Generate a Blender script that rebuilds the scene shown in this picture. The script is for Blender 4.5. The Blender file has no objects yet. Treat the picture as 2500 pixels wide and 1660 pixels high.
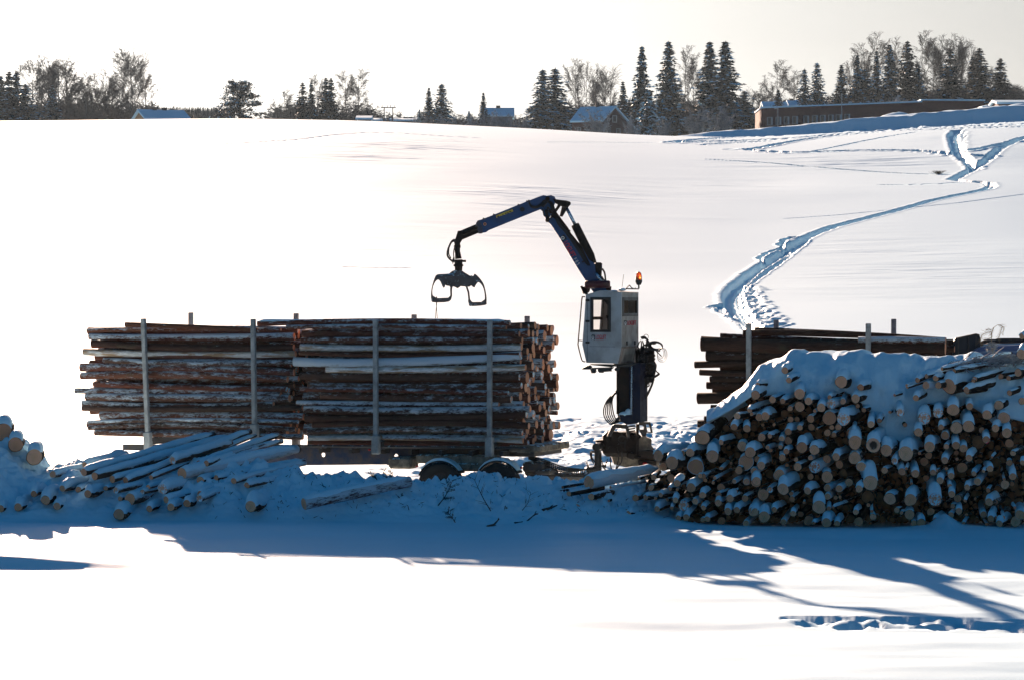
import bpy, bmesh, math, random
import numpy as np
from mathutils import Vector, Matrix
from mathutils.geometry import tessellate_polygon
scn = bpy.context.scene
COL = scn.collection
R = math.radians
# ---------------------------------------------------------------- camera
F, HOR, CAMH = 7700.0, 723.0, 4.67        # focal length in photo pixels, eye level row, eye height
cam_d = bpy.data.cameras.new('camera'); cam = bpy.data.objects.new('camera', cam_d); COL.objects.link(cam)
cam.location = (0, 0, CAMH); cam.rotation_euler = (R(90), 0, 0)
cam_d.sensor_width = 36; cam_d.lens = 36 * F / 2500
cam_d.shift_y = -(830 - HOR) / 2500
cam_d.clip_start = 0.5; cam_d.clip_end = 9000
scn.camera = cam
# ---------------------------------------------------------------- light
SUN_EL, SUN_AZ = R(14.0), R(-14.2)        # azimuth measured from +Y towards +X
wd = bpy.data.worlds.new('World'); scn.world = wd; wd.use_nodes = True
nt = wd.node_tree; bg = nt.nodes['Background']
sky = nt.nodes.new('ShaderNodeTexSky'); sky.sky_type = 'NISHITA'; sky.sun_disc = False
sky.sun_elevation = SUN_EL; sky.sun_rotation = SUN_AZ
sky.air_density = 1.0; sky.dust_density = 1.2; sky.ozone_density = 3.0
hs = nt.nodes.new('ShaderNodeHueSaturation')
tc = nt.nodes.new('ShaderNodeTexCoord'); sx = nt.nodes.new('ShaderNodeSeparateXYZ')
mr = nt.nodes.new('ShaderNodeMapRange')   # deep blue winter sky overhead, pale near the horizon
mr.inputs[1].default_value = 0.09; mr.inputs[2].default_value = 0.24
mr.inputs[3].default_value = 0.28; mr.inputs[4].default_value = 3.0
nt.links.new(tc.outputs['Generated'], sx.inputs[0]); nt.links.new(sx.outputs[2], mr.inputs[0])
nt.links.new(mr.outputs[0], hs.inputs['Saturation'])
hs.inputs['Hue'].default_value = 0.492
mv = nt.nodes.new('ShaderNodeMapRange'); mv.inputs[1].default_value = 0.08; mv.inputs[2].default_value = 0.24; mv.inputs[3].default_value = 0.275; mv.inputs[4].default_value = 0.49
nt.links.new(sx.outputs[2], mv.inputs[0]); nt.links.new(mv.outputs[0], hs.inputs['Value'])
nt.links.new(sky.outputs[0], hs.inputs['Color']); nt.links.new(hs.outputs[0], bg.inputs[0])
bg.inputs[1].default_value = 0.05
sun_d = bpy.data.lights.new('sun', 'SUN'); sun_d.energy = 5.0; sun_d.angle = R(0.5)
sun_d.color = (1.0, 0.71, 0.53)
sun = bpy.data.objects.new('sun', sun_d); COL.objects.link(sun)
to_sun = Vector((math.sin(SUN_AZ) * math.cos(SUN_EL), math.cos(SUN_AZ) * math.cos(SUN_EL), math.sin(SUN_EL)))
sun.rotation_euler = to_sun.to_track_quat('Z', 'Y').to_euler(); sun.location = to_sun * 60
scn.view_settings.view_transform = 'Standard'; scn.view_settings.look = 'None'
scn.view_settings.gamma = 1.0; scn.view_settings.exposure = 1.85
scn.view_settings.use_curve_mapping = False
scn.render.engine = 'CYCLES'; scn.cycles.use_denoising = True
scn.cycles.max_bounces = 6; scn.cycles.diffuse_bounces = 3; scn.cycles.glossy_bounces = 2
scn.cycles.transmission_bounces = 4; scn.cycles.transparent_max_bounces = 8; scn.cycles.volume_bounces = 0
scn.cycles.caustics_reflective = False; scn.cycles.caustics_refractive = False

# ---------------------------------------------------------------- helpers
def P(px, py, d):
    """world point seen at photo pixel (px, py) at distance d"""
    return Vector(((px - 1250) / F * d, d, CAMH - (py - HOR) / F * d))
def gD(py, z=0.0):
    return (CAMH - z) * F / (py - HOR)
def tag(o, label=None, cat=None, group=None, kind=None):
    if label: o['label'] = label
    if cat: o['category'] = cat
    if group: o['group'] = group
    if kind: o['kind'] = kind
    return o
def empty(name, loc=(0, 0, 0), rz=0.0, label=None, cat=None, group=None):
    o = bpy.data.objects.new(name, None); COL.objects.link(o)
    o.location = loc; o.rotation_euler = (0, 0, rz); o.empty_display_size = 0.3
    return tag(o, label, cat, group)
def link_mesh(name, verts, faces, mats, parent=None, midx=None, smooth=False):
    me = bpy.data.meshes.new(name); me.from_pydata([tuple(v) for v in verts], [], faces)
    for m in (mats if isinstance(mats, (list, tuple)) else [mats]): me.materials.append(m)
    if midx is not None: me.polygons.foreach_set('material_index', midx)
    if smooth: me.polygons.foreach_set('use_smooth', [True] * len(me.polygons))
    me.update()
    o = bpy.data.objects.new(name, me); COL.objects.link(o)
    if parent is not None: o.parent = parent
    return o
def lerp(a, b, t): return a + (b - a) * t
def spline(p, n=4, closed=False):
    out = []; k = len(p)
    for i in range(k if closed else k - 1):
        g = (lambda j: p[j % k]) if closed else (lambda j: p[min(max(j, 0), k - 1)])
        a, b, c, d = g(i - 1), g(i), g(i + 1), g(i + 2)
        for q in range(n):
            t = q / n
            out.append(b * 1.0 if q == 0 else (2 * b + (c - a) * t + (2 * a - 5 * b + 4 * c - d) * t * t + (3 * b - a - 3 * c + d) * t ** 3) * .5)
    if not closed: out.append(p[-1] * 1.0)
    return out
def spoly(l, n=3): return [tuple(v) for v in spline([Vector(q) for q in l], n, True)]
class MB:
    """collects shapes and links them as one mesh"""
    def __init__(s): s.v = []; s.f = []; s.m = []
    def add(s, vs, fs, m=0):
        o = len(s.v); s.v += [Vector(v) for v in vs]; s.f += [[i + o for i in f] for f in fs]; s.m += [m] * len(fs)
    def box(s, c, size, rot=None, m=0, bev=0.0):
        hx, hy, hz = size[0] / 2, size[1] / 2, size[2] / 2
        b = min(bev, hx * .9, hy * .9, hz * .9)
        if b > 0:
            vs = []
            for sx_ in (-1, 1):
                for sy_ in (-1, 1):
                    for sz_ in (-1, 1):
                        vs += [(sx_ * hx, sy_ * (hy - b), sz_ * (hz - b)), (sx_ * (hx - b), sy_ * hy, sz_ * (hz - b)), (sx_ * (hx - b), sy_ * (hy - b), sz_ * hz)]
            bm = bmesh.new(); [bm.verts.new(v) for v in vs]
            bmesh.ops.convex_hull(bm, input=bm.verts[:]); bm.verts.index_update()
            bmesh.ops.dissolve_limit(bm, angle_limit=.02, verts=bm.verts[:], edges=bm.edges[:]); bm.verts.index_update()
            vs = [v.co.copy() for v in bm.verts]; fs = [[v.index for v in f.verts] for f in bm.faces]; bm.free()
        else:
            vs = [Vector((x, y, z)) for x in (-hx, hx) for y in (-hy, hy) for z in (-hz, hz)]
            fs = [[0, 1, 3, 2], [4, 6, 7, 5], [0, 4, 5, 1], [2, 3, 7, 6], [0, 2, 6, 4], [1, 5, 7, 3]]
        M = rot if rot is not None else Matrix.Identity(3)
        s.add([M @ Vector(v) + Vector(c) for v in vs], fs, m); return s
    def tube(s, pts, r, n=8, m=0, caps=True, flat=1.0):
        pts = [Vector(p) for p in pts]
        if not isinstance(r, (list, tuple)) and 4 <= len(pts) <= 12: pts = spline(pts, 4)
        k = len(pts)
        rr = r if isinstance(r, (list, tuple)) else [r] * k
        rings = []; up = None
        for i, p in enumerate(pts):
            t = (pts[min(i + 1, k - 1)] - pts[max(i - 1, 0)]).normalized()
            if up is None:
                up = Vector((0, 0, 1)) if abs(t.z) < .9 else Vector((1, 0, 0))
            a = t.cross(up)
            if a.length < 1e-4: a = t.orthogonal()
            a.normalize(); b = a.cross(t).normalized(); up = b
            rings.append([p + (a * math.cos(q) + b * math.sin(q) * flat) * rr[i] for q in [2 * math.pi * j / n for j in range(n)]])
        vs = [v for ring in rings for v in ring]; fs = []
        for i in range(k - 1):
            for j in range(n):
                fs.append([i * n + j, i * n + (j + 1) % n, (i + 1) * n + (j + 1) % n, (i + 1) * n + j])
        if caps: fs.append(list(range(n))[::-1]); fs.append([(k - 1) * n + j for j in range(n)])
        s.add(vs, fs, m); return s
    def cyl(s, a, b, r, r2=None, n=12, m=0):
        return s.tube([a, b], [r, r if r2 is None else r2], n, m)
    def plate(s, outer, holes, fn, t0, t1, m=0):
        """polygon (with holes) in 2-D, placed by fn(u, v, t), thick from t0 to t1"""
        loops = [outer] + list(holes); flat = [p for l in loops for p in l]
        tris = tessellate_polygon([[Vector((p[0], p[1], 0)) for p in l] for l in loops])
        n = len(flat)
        vs = [fn(p[0], p[1], t0) for p in flat] + [fn(p[0], p[1], t1) for p in flat]
        fs = [list(t) for t in tris] + [[i + n for i in t][::-1] for t in tris]
        o = 0
        for l in loops:
            k = len(l)
            for i in range(k):
                a, b = o + i, o + (i + 1) % k
                fs.append([a, b, b + n, a + n])
            o += k
        s.add(vs, fs, m); return s
    def ball(s, c, r, sc=(1, 1, 1), n=10, k=6, m=0):
        vs = []; fs = []
        for i in range(k + 1):
            ph = math.pi * i / k
            for j in range(n):
                th = 2 * math.pi * j / n
                vs.append(Vector(c) + Vector((math.sin(ph) * math.cos(th) * sc[0], math.sin(ph) * math.sin(th) * sc[1], math.cos(ph) * sc[2])) * r)
        for i in range(k):
            for j in range(n):
                fs.append([i * n + j, i * n + (j + 1) % n, (i + 1) * n + (j + 1) % n, (i + 1) * n + j])
        s.add(vs, fs, m); return s
    def build(s, name, mats, parent=None, world=False, smooth=False):
        """world=True: the points are world points, moved into the parent's own frame"""
        v = s.v
        if world and parent is not None:
            M = (Matrix.Translation(parent.location) @ parent.rotation_euler.to_matrix().to_4x4()).inverted()
            if parent.parent is not None:
                q = parent.parent
                M = M @ (Matrix.Translation(q.location) @ q.rotation_euler.to_matrix().to_4x4()).inverted()
            v = [M @ p for p in v]
        o = link_mesh(name, v, s.f, mats, parent, s.m, smooth)
        bm = bmesh.new(); bm.from_mesh(o.data); bmesh.ops.recalc_face_normals(bm, faces=bm.faces[:]); bm.to_mesh(o.data); bm.free()
        return o

# value noise with numpy
def _h(ix, iy, seed):
    n = (ix.astype(np.int64) * 374761393 + iy.astype(np.int64) * 668265263 + seed * 974634777) & 0xffffffff
    n = ((n ^ (n >> 13)) * 1274126177) & 0xffffffff
    return ((n ^ (n >> 16)) & 0xffff) / 65535.0
def vnoise(x, y, seed=0):
    x = np.asarray(x, float); y = np.asarray(y, float)
    ix = np.floor(x); iy = np.floor(y); fx = x - ix; fy = y - iy
    fx = fx * fx * fx * (fx * (fx * 6 - 15) + 10); fy = fy * fy * fy * (fy * (fy * 6 - 15) + 10)
    a = _h(ix, iy, seed); b = _h(ix + 1, iy, seed); c = _h(ix, iy + 1, seed); d = _h(ix + 1, iy + 1, seed)
    return (a * (1 - fx) + b * fx) * (1 - fy) + (c * (1 - fx) + d * fx) * fy
def fbm(x, y, seed=0, oct=4, gain=.5):
    s = 0; a = 1; t = 0
    for i in range(oct):
        c_, s_ = math.cos(.7 + i * 1.1), math.sin(.7 + i * 1.1)
        s = s + a * vnoise((x * c_ - y * s_) * 2 ** i + 17.3 * i, (x * s_ + y * c_) * 2 ** i - 9.1 * i, seed + i * 7); t += a; a *= gain
    return s / t
def sstep(a, b, x):
    t = np.clip((x - a) / (b - a), 0, 1); return t * t * (3 - 2 * t)

# ---------------------------------------------------------------- materials
def newmat(name):
    m = bpy.data.materials.new(name); m.use_nodes = True
    nt = m.node_tree; b = nt.nodes['Principled BSDF']; return m, nt, b
class N:
    """tiny node helper"""
    def __init__(s, nt): s.nt = nt
    def _in(s, n, k, v):
        if v is None: return
        if hasattr(v, 'is_output') : s.nt.links.new(v, n.inputs[k])
        else:
            try: n.inputs[k].default_value = v
            except Exception: n.inputs[k].default_value = (*v, 1)
    def math(s, op, a, b=None, c=None, clamp=False):
        n = s.nt.nodes.new('ShaderNodeMath'); n.operation = op; n.use_clamp = clamp
        s._in(n, 0, a); s._in(n, 1, b); s._in(n, 2, c); return n.outputs[0]
    def vmath(s, op, a, b=None):
        n = s.nt.nodes.new('ShaderNodeVectorMath'); n.operation = op; s._in(n, 0, a); s._in(n, 1, b); return n.outputs[0]
    def noise(s, vec, scale, detail=3, rough=.5, dist=0.0):
        n = s.nt.nodes.new('ShaderNodeTexNoise'); s._in(n, 'Vector', vec); n.inputs['Scale'].default_value = scale
        n.inputs['Detail'].default_value = detail; n.inputs['Roughness'].default_value = rough; n.inputs['Distortion'].default_value = dist
        return n.outputs[0]
    def mapping(s, vec, scale=(1, 1, 1), loc=(0, 0, 0), rot=(0, 0, 0)):
        n = s.nt.nodes.new('ShaderNodeMapping'); s._in(n, 'Vector', vec); n.inputs['Scale'].default_value = scale
        n.inputs['Location'].default_value = loc; n.inputs['Rotation'].default_value = rot; return n.outputs[0]
    def ramp(s, fac, pts):
        n = s.nt.nodes.new('ShaderNodeValToRGB'); s._in(n, 0, fac); e = n.color_ramp.elements
        while len(e) < len(pts): e.new(.5)
        for i, (p, c) in enumerate(pts): e[i].position = p; e[i].color = (*c, 1) if len(c) == 3 else c
        return n.outputs[0]
    def mix(s, f, a, b):
        n = s.nt.nodes.new('ShaderNodeMix'); n.data_type = 'RGBA'
        s._in(n, 0, f); s._in(n, 6, a if hasattr(a, 'is_output') else (*a[:3], 1)); s._in(n, 7, b if hasattr(b, 'is_output') else (*b[:3], 1)); return n.outputs[2]
    def bump(s, h, strength=.3, dist=.05):
        n = s.nt.nodes.new('ShaderNodeBump'); s._in(n, 'Height', h); n.inputs['Strength'].default_value = strength
        n.inputs['Distance'].default_value = dist; return n.outputs[0]
    def coord(s, w='Object'): return s.nt.nodes.new('ShaderNodeTexCoord').outputs[w]
    def rand(s): return s.nt.nodes.new('ShaderNodeObjectInfo').outputs['Random']
    def nz(s):
        g = s.nt.nodes.new('ShaderNodeNewGeometry'); x = s.nt.nodes.new('ShaderNodeSeparateXYZ'); s.nt.links.new(g.outputs['Normal'], x.inputs[0]); return x.outputs[2]
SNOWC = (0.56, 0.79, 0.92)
def mat_snow(name, field=False, rough=.55, lump=.0):
    m, nt, b = newmat(name); n = N(nt); c = n.coord('Object')
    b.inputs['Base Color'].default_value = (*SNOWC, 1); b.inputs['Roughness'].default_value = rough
    b.inputs['Specular IOR Level'].default_value = .25
    fine = n.noise(n.mapping(c, (1, 1, 1)), 22 if field else 30, 4, .6)
    if field:
        # wind-packed ripples, in patches
        rip = n.noise(n.mapping(c, (.13, .30, 1), rot=(0, 0, R(6))), 1.3, 6, .62)
        rip2 = n.noise(n.mapping(c, (.30, .9, 1), rot=(0, 0, R(-5))), 1.5, 4, .55)
        patch = n.noise(n.mapping(c, (.02, .03, 1)), 1.6, 2, .5)
        pm = n.math('MULTIPLY_ADD', patch, 8.0, -4.2, clamp=True)
        h = n.math('ADD', n.math('MULTIPLY', rip, n.math('MULTIPLY_ADD', pm, .5, .25)), n.math('MULTIPLY', rip2, .12))
        h = n.math('ADD', h, n.math('MULTIPLY', fine, .04))
        nt.links.new(n.bump(h, .5, .08), b.inputs['Normal'])
    else:
        h = n.math('ADD', n.math('MULTIPLY', fine, .35), n.math('MULTIPLY', n.noise(c, 7, 4, .6), 1.0 + lump))
        nt.links.new(n.bump(h, .7, .05), b.inputs['Normal'])
    return m
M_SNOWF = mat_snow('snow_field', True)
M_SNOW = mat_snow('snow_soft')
# ---------------------------------------------------------------- terrain (one sheet of snow-covered ground)
D0, DC = 100.0, 450.0
UK = np.array([-3, -.5, -.1623, -.09, -.0455, .0065, .0455, .078, .11, .1623, .5, 3.])
CY = np.array([300, 300, 298, 291, 297, 316, 334, 338, 325, 300, 285, 285.])      # crest row in the photo
BY = np.array([300, 300, 298, 291, 297, 316, 331, 322, 297, 262, 262, 262.])      # top of the snow bank behind
_uu = np.linspace(-3, 3, 12001)
def _smooth(y):
    v = np.interp(_uu, UK, y); k = np.hanning(91); k /= k.sum()
    return np.convolve(np.pad(v, 45, 'edge'), k, 'valid')
CYs = _smooth(CY); BYs = _smooth(BY)
def field_a(u, D):
    """tangent of the line of sight to the smooth ground at distance D along direction u"""
    Dm = np.maximum(D, 1.0)
    ac = np.interp(u, _uu, (HOR - CYs) / F)
    t = (D - D0) / (DC - D0)
    tt = np.clip(t, 0, 1)
    K = ac + CAMH / DC
    g = 1 - (1 - tt ** 1.15) ** 1.9
    return K * g - CAMH / Dm
def base_z(u, D):
    z = np.where(D > D0, CAMH + field_a(u, D) * D, 0.0)
    # beyond the crest the land levels out
    ac = np.interp(u, _uu, (HOR - CYs) / F)
    zc = CAMH + ac * DC
    over = np.maximum(D - DC, 0)
    right = sstep(.035, .07, u)
    z = np.where(D > DC, zc + over * (ac * (1 - .10 * (1 - right)) ) - (1 - right) * 1.2 * sstep(0, 30, over), z)
    ab = np.interp(u, _uu, (HOR - BYs) / F)
    lump = (fbm(u * 460 * .35, D * .35, 301, 3) - .5)
    z = z + right * ((ab - ac) * (DC + 12) + .25) * sstep(9, 12.3, over + lump * 1.6) * (1 + .25 * lump * (1 - sstep(20, 40, over)))
    return np.where(D > 1500, z * 1.0, z)
def u_of(px): return (px - 1250) / F
_Dt = np.linspace(D0, DC, 1500)
def px_to_ground(px, py):
    u = u_of(px); a = (HOR - py) / F
    if py > HOR + 40 and gD(py) < D0 + 3: return u, gD(py)
    aa = field_a(np.full_like(_Dt, u), _Dt)
    return u, float(np.interp(a, aa, _Dt))
# rows
def rows():
    D = [-60, -20, 5, 18, 24, 28]
    D += list(np.arange(30, 60, .16)); D += list(np.arange(60, 72.5, .035)); D += list(np.arange(72.5, 100, .14))
    fa = lambda d: field_a(np.array([.10]), np.array([d]))[0]
    y = HOR - F * fa(100.0); d = 100.0
    while d < DC:
        D.append(d)
        s = (HOR - F * fa(d) - (HOR - F * fa(d + .2))) / .2
        d += min(max(.42 / max(s, .02), .1), 1.2)
    D += list(np.arange(DC, DC + 45, .8)); D += list(np.geomspace(DC + 46, 2600, 40))
    return np.array(D)
Dr = rows()
uc = np.concatenate([-np.geomspace(1.6, .176, 22), np.linspace(-.172, .03, 420), np.linspace(.0304, .172, 400), np.geomspace(.176, 1.6, 22)])
U, DD = np.meshgrid(uc, Dr)
X = U * np.maximum(DD, 24.0)
Z = base_z(U, DD)
# gentle far and near undulation
Z += sstep(105, 180, DD) * (fbm(X * .02, DD * .012, 5, 3) - .5) * 1.0 * (1 - sstep(330, 430, DD))
Z += (fbm(X * .22, DD * .5, 3, 3) - .5) * .13 * (1 - sstep(62, 66, DD))
Z += (fbm(X * .45, DD * 1.1, 31, 3) - .5) * .050 * (1 - sstep(60, 64, DD))
# wind-rippled patches on the open slope
for (cpx, cpy, wx, wy, am) in ((930, 368, 260, 34, .30), (1330, 478, 260, 28, .22), (2260, 655, 300, 70, .18), (2050, 398, 330, 18, .25), (1760, 456, 200, 16, .18), (1250, 560, 260, 26, .12), (820, 620, 200, 20, .12), (2330, 345, 120, 20, .2)):
    ca_ = (HOR - cpy) / F; AA = (Z - CAMH) / np.maximum(DD, 1); q_ = ((U - u_of(cpx)) / (wx / F)) ** 2 + ((AA - ca_) / (wy / F)) ** 2
    mk_ = np.exp(-q_) * (DD > 112) * (DD < 445)
    Z += mk_ * am * (fbm(X * .10 + DD * .02, DD * .36 + X * .05, 351, 4, .62) - .5) * (.4 + 1.2 * vnoise(X * .05, DD * .08, 77))
# left ledge in the foreground
led = sstep(54.1, 54.65, DD + (fbm(X * .3, X * 0, 8, 2) - .5) * .3)
Z += led * (.21 * (1 - sstep(-9.5, -5.2, X)) + .012 * (1 - sstep(-5.5, -1, X))) * (1 - sstep(55, 62, DD))
# shelf just in front of the piles
Z += sstep(60.4, 61.3, DD + (fbm(X * .2, X * 0, 18, 2) - .5) * 1.0 - X * .02) * .08
Z -= sstep(61.8, 63, DD) * (1 - sstep(70, 74, DD)) * sstep(2.8, 4.0, X) * .13
# rough tramped ground beyond the trucks
tr = sstep(72, 76, DD) * (1 - sstep(103, 116, DD)) * (.12 + .88 * sstep(-5, -.5, X))
Z += tr * ((fbm(X * .9, DD * .55, 41, 4, .55) - .5) * .42 + np.maximum(fbm(X * 1.6, DD * .9, 44, 3) - .52, 0) * -.8)
# ---- snow heaps ploughed up under and beside the piles
def heap(pts, sx=1.0):
    """pts: (px, D centre, half depth, height)"""
    xs = np.array([u_of(p[0]) * p[1] for p in pts])
    c = np.interp(X, xs, [p[1] for p in pts]); w = np.interp(X, xs, [p[2] for p in pts]); h = np.interp(X, xs, [p[3] for p in pts])
    q = np.clip(np.abs(DD - c) / w, 0, 1)
    return h * (1 - q * q) ** 1.3
lum = fbm(X * 1.5, DD * 1.5, 61, 5, .58); lum2 = fbm(X * 4.5, DD * 4.5, 71, 3, .6)
hp = heap([(-200, 68.3, 4.0, 2.0), (0, 68.2, 3.9, 1.65), (60, 68, 3.8, 1.3), (110, 67.6, 3.5, .9), (160, 67.5, 3.3, .95), (400, 67.7, 3.4, 1.05), (560, 67.7, 3.4, 1.15), (700, 67.3, 3.1, .85),
           (800, 66.9, 2.8, .72), (1000, 66.6, 2.9, .62), (1150, 66.4, 2.9, .74), (1300, 66.4, 2.9, .72), (1400, 66.6, 2.8, .62), (1560, 66.8, 2.6, .62), (1650, 66.8, 2.2, .5), (1720, 67, 2.0, .1), (1800, 67, 1.5, 0), (2600, 67, 1, 0)])
hm = np.clip(hp / .35, 0, 1)
Z += hp * (.62 + .72 * lum) + hm * (lum2 - .5) * .20 + hm * (fbm(X * 10, DD * 10, 77, 3, .6) - .5) * .10 * np.clip((X + 6.5) / 2.5, .25, 1) + hm * np.maximum(vnoise(X * 6.3, DD * 6.3, 93) - .6, 0) * .20 * np.clip((X + 6.5) / 2.5, .15, 1) + hm * np.maximum(vnoise(X * 3.1, DD * 3.1, 91) - .55, 0) * .22
# drift at the foot of the big pile on the right
hp2 = heap([(1500, 64.3, .1, 0), (1640, 64.2, .9, .10), (1800, 64.1, .5, .04), (2150, 63.9, .5, .02), (2270, 63.9, .9, .10), (2305, 63.9, 1.1, .34), (2350, 63.9, 1.2, .10), (2420, 63.6, .9, .07), (2500, 63.5, .9, .02)])
Z += hp2 * (.8 + .4 * lum)
# ---- tracks
def trench(pts, width, depth, berm=.12, rough=.35, sc=1.0, wob=0.25):
    w = []
    for px, py in pts:
        u, d = px_to_ground(px, py); w.append((u * d, d))
    w = np.array(w)
    lo, hi = w.min(0) - width * 4 - 3, w.max(0) + width * 4 + 3
    msk = (X > lo[0]) & (X < hi[0]) & (DD > lo[1]) & (DD < hi[1])
    if not msk.any(): return
    x, y = X[msk], DD[msk]
    x = x + (fbm(x * .8, y * .8, 101, 3) - .5) * width * wob * 3; y = y + (fbm(x * .8, y * .8, 111, 3) - .5) * width * wob * 3
    best = np.full(x.shape, 1e9)
    for i in range(len(w) - 1):
        a, b = w[i], w[i + 1]; ab = b - a; L = (ab ** 2).sum() + 1e-9
        t = np.clip(((x - a[0]) * ab[0] + (y - a[1]) * ab[1]) / L, 0, 1)
        d = np.hypot(x - a[0] - t * ab[0], y - a[1] - t * ab[1]); best = np.minimum(best, d)
    q = best / (width / 2)
    nz = fbm(x * 4.5, y * 3.0, 121, 4, .65)
    prof = -depth * (1 - sstep(.78, 1.15, q)) * (1 - rough + 2 * rough * nz * .9) + berm * np.exp(-((q - 1.55) / .4) ** 2) * (.5 + 1.2 * nz)
    if width > .9:
        prof += .10 * np.exp(-((q) / .25) ** 2)
    Z[msk] += prof
def z6(l): return [(1700 + x / 2.9525, 380 + y / 2.9525) for x, y in l]
def z3(l): return [(1700 + x / 2.9525, 80 + y / 2.9525) for x, y in l]
trench(z6([(440, 1290), (390, 1250), (310, 1180), (262, 1110), (245, 1020), (290, 950), (400, 860), (520, 785), (640, 710), (740, 640)]), 1.0, .5, .05, .12, wob=.10)
trench(z6([(740, 640), (860, 580), (1000, 530), (1200, 478), (1450, 415), (1700, 345), (1950, 292), (2090, 262), (2135, 240), (2110, 215)]), .95, .5, .03, .2, wob=.10)
trench(z6([(2110, 215), (2020, 200), (1900, 188), (1850, 178), (1950, 112), (2020, 70), (2110, 14)]) + z3([(2200, 830), (2362, 765), (2450, 740)]), 1.15, .5, .03, .15, wob=.10)
trench(z6([(470, 1290), (420, 1230), (350, 1130), (310, 1030), (350, 970), (450, 890), (600, 790), (760, 670), (800, 630)]), .4, .2, .04, .3)
trench(z6([(560, 1290), (500, 1200), (420, 1110), (370, 1030), (400, 960)]), 1.0, .10, .06, .9, wob=.4)
trench(z6([(110, 1130), (200, 1110), (170, 1150), (260, 1200), (360, 1245)]), .5, .2, .06, .6, wob=.4)
trench(z6([(700, 610), (640, 630), (605, 665), (650, 690)]), .5, .3, .06, .4)
trench(z6([(610, 690), (520, 720), (455, 755), (500, 790)]), .45, .28, .06, .4)
trench(z3([(2020, 975), (1960, 920), (1885, 870), (1865, 800), (1850, 745), (1880, 710)]), 1.3, .55, .06, .2, wob=.12)
trench(z3([(2000, 960), (1920, 880), (1900, 800), (1905, 720)]), 1.2, .22, .03, .4, wob=.2)
trench(z3([(-200, 800), (0, 779), (300, 760), (500, 738), (800, 712), (1000, 694), (1200, 684)]), 1.2, .4, .10, .35)
trench(z3([(-150, 800), (0, 795), (400, 784), (700, 768), (1000, 742), (1250, 722), (1500, 712), (1750, 705), (2362, 688)]), 1.6, .5, .12, .35)
trench(z3([(1150, 684), (1500, 690), (1800, 690), (2362, 672), (2500, 660)]), 1.8, .45, .15, .4)
trench(z3([(1600, 676), (2000, 664), (2362, 640), (2500, 634)]), 1.3, .4, .15, .4)
trench(z3([(50, 815), (250, 803), (500, 790)]), .8, .3, .08, .4)
trench(z3([(250, 848), (400, 847), (520, 826), (700, 792), (900, 762), (1100, 742), (1300, 725)]), 1.2, .42, .10, .3)
trench(z3([(350, 850), (480, 862), (680, 873), (900, 865), (1200, 855), (1500, 855), (1700, 864), (1880, 884), (2100, 890)]), 1.5, .45, .10, .3)
trench(z3([(850, 860), (1000, 832), (1200, 790), (1400, 752), (1600, 722)]), .5, .25, .05, .3)
trench(z3([(1960, 858), (2100, 835), (2300, 790), (2362, 768)]), 1.2, .4, .1, .3)
trench(z3([(85, 920), (280, 930), (480, 940), (850, 970), (1000, 982), (1300, 1000), (1500, 1011), (1680, 1017), (1900, 1006)]), .5, .35, .04, .6, wob=.1)
trench(z3([(1325, 1111), (1500, 1110), (1700, 1103), (1900, 1094)]), .45, .35, .04, .6, wob=.1)
trench([(310, 364), (420, 363), (590, 355), (720, 345), (820, 332), (900, 326), (980, 328), (1100, 336), (1170, 340)], .35, .18, .03, .9, wob=.1)
trench([(1340, 350), (1480, 350), (1600, 351), (1712, 355)], .3, .16, .03, .9, wob=.1)
trench([(-10, 444), (80, 459), (180, 472), (330, 497)], .25, .14, .02, .9, wob=.1)
trench([(840, 662), (900, 664), (1000, 664)], .2, .14, .0, .9, wob=.1)
trench(z6([(640, 476), (1000, 450), (1400, 412), (1900, 362), (2362, 300)]), .3, .06, .02, .6)
# foot prints across the bright foreground on the right
fr = random.Random(5)
def dent(cx, cy, rx, ry, dep, rot=0.0, rim=.3):
    msk = (np.abs(X - cx) < rx * 3 + .1) & (np.abs(DD - cy) < max(rx, ry) * 3 + .2)
    x = X[msk] - cx; y = DD[msk] - cy; c, s = math.cos(rot), math.sin(rot)
    q = np.hypot((x * c + y * s) / rx, (-x * s + y * c) / ry)
    Z[msk] += -dep * (1 - sstep(.6, 1.1, q)) + dep * rim * np.exp(-((q - 1.35) / .3) ** 2)
trench([(1925, 1511), (2050, 1509), (2200, 1512), (2350, 1508), (2520, 1512)], .28, .07, .0, .5, wob=.3)
for i in range(34):
    px = 1985 + i * 16 + fr.uniform(-8, 8); d = gD(1517 + fr.uniform(-6, 12) + (8 if i > 30 else 0))
    dent(u_of(px) * d, d, .16 + fr.uniform(0, .12), .14 + fr.uniform(0, .3), fr.uniform(.025, .06), fr.uniform(-.9, .9), .05)
for i in range(0):
    px = 1935 + i * 40; d = gD(1510 + fr.uniform(-3, 3)); dent(u_of(px) * d, d, .34, .14, .08, 0, .15)
nr, nc = X.shape
co = np.stack([X, DD, Z], -1).reshape(-1, 3).astype(np.float32)
i0 = (np.arange(nr - 1)[:, None] * nc + np.arange(nc - 1)[None]).reshape(-1)
quads = np.stack([i0, i0 + 1, i0 + 1 + nc, i0 + nc], -1).astype(np.int32)
me = bpy.data.meshes.new('ground')
me.vertices.add(len(co)); me.vertices.foreach_set('co', co.ravel())
me.loops.add(quads.size); me.loops.foreach_set('vertex_index', quads.ravel())
me.polygons.add(len(quads)); me.polygons.foreach_set('loop_start', np.arange(0, quads.size, 4, dtype=np.int32))
me.polygons.foreach_set('loop_total', np.full(len(quads), 4, np.int32)); me.polygons.foreach_set('use_smooth', np.ones(len(quads), bool))
me.materials.append(M_SNOWF); me.update(); me.validate()
ground = bpy.data.objects.new('ground', me); COL.objects.link(ground); tag(ground, kind='structure')
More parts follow.
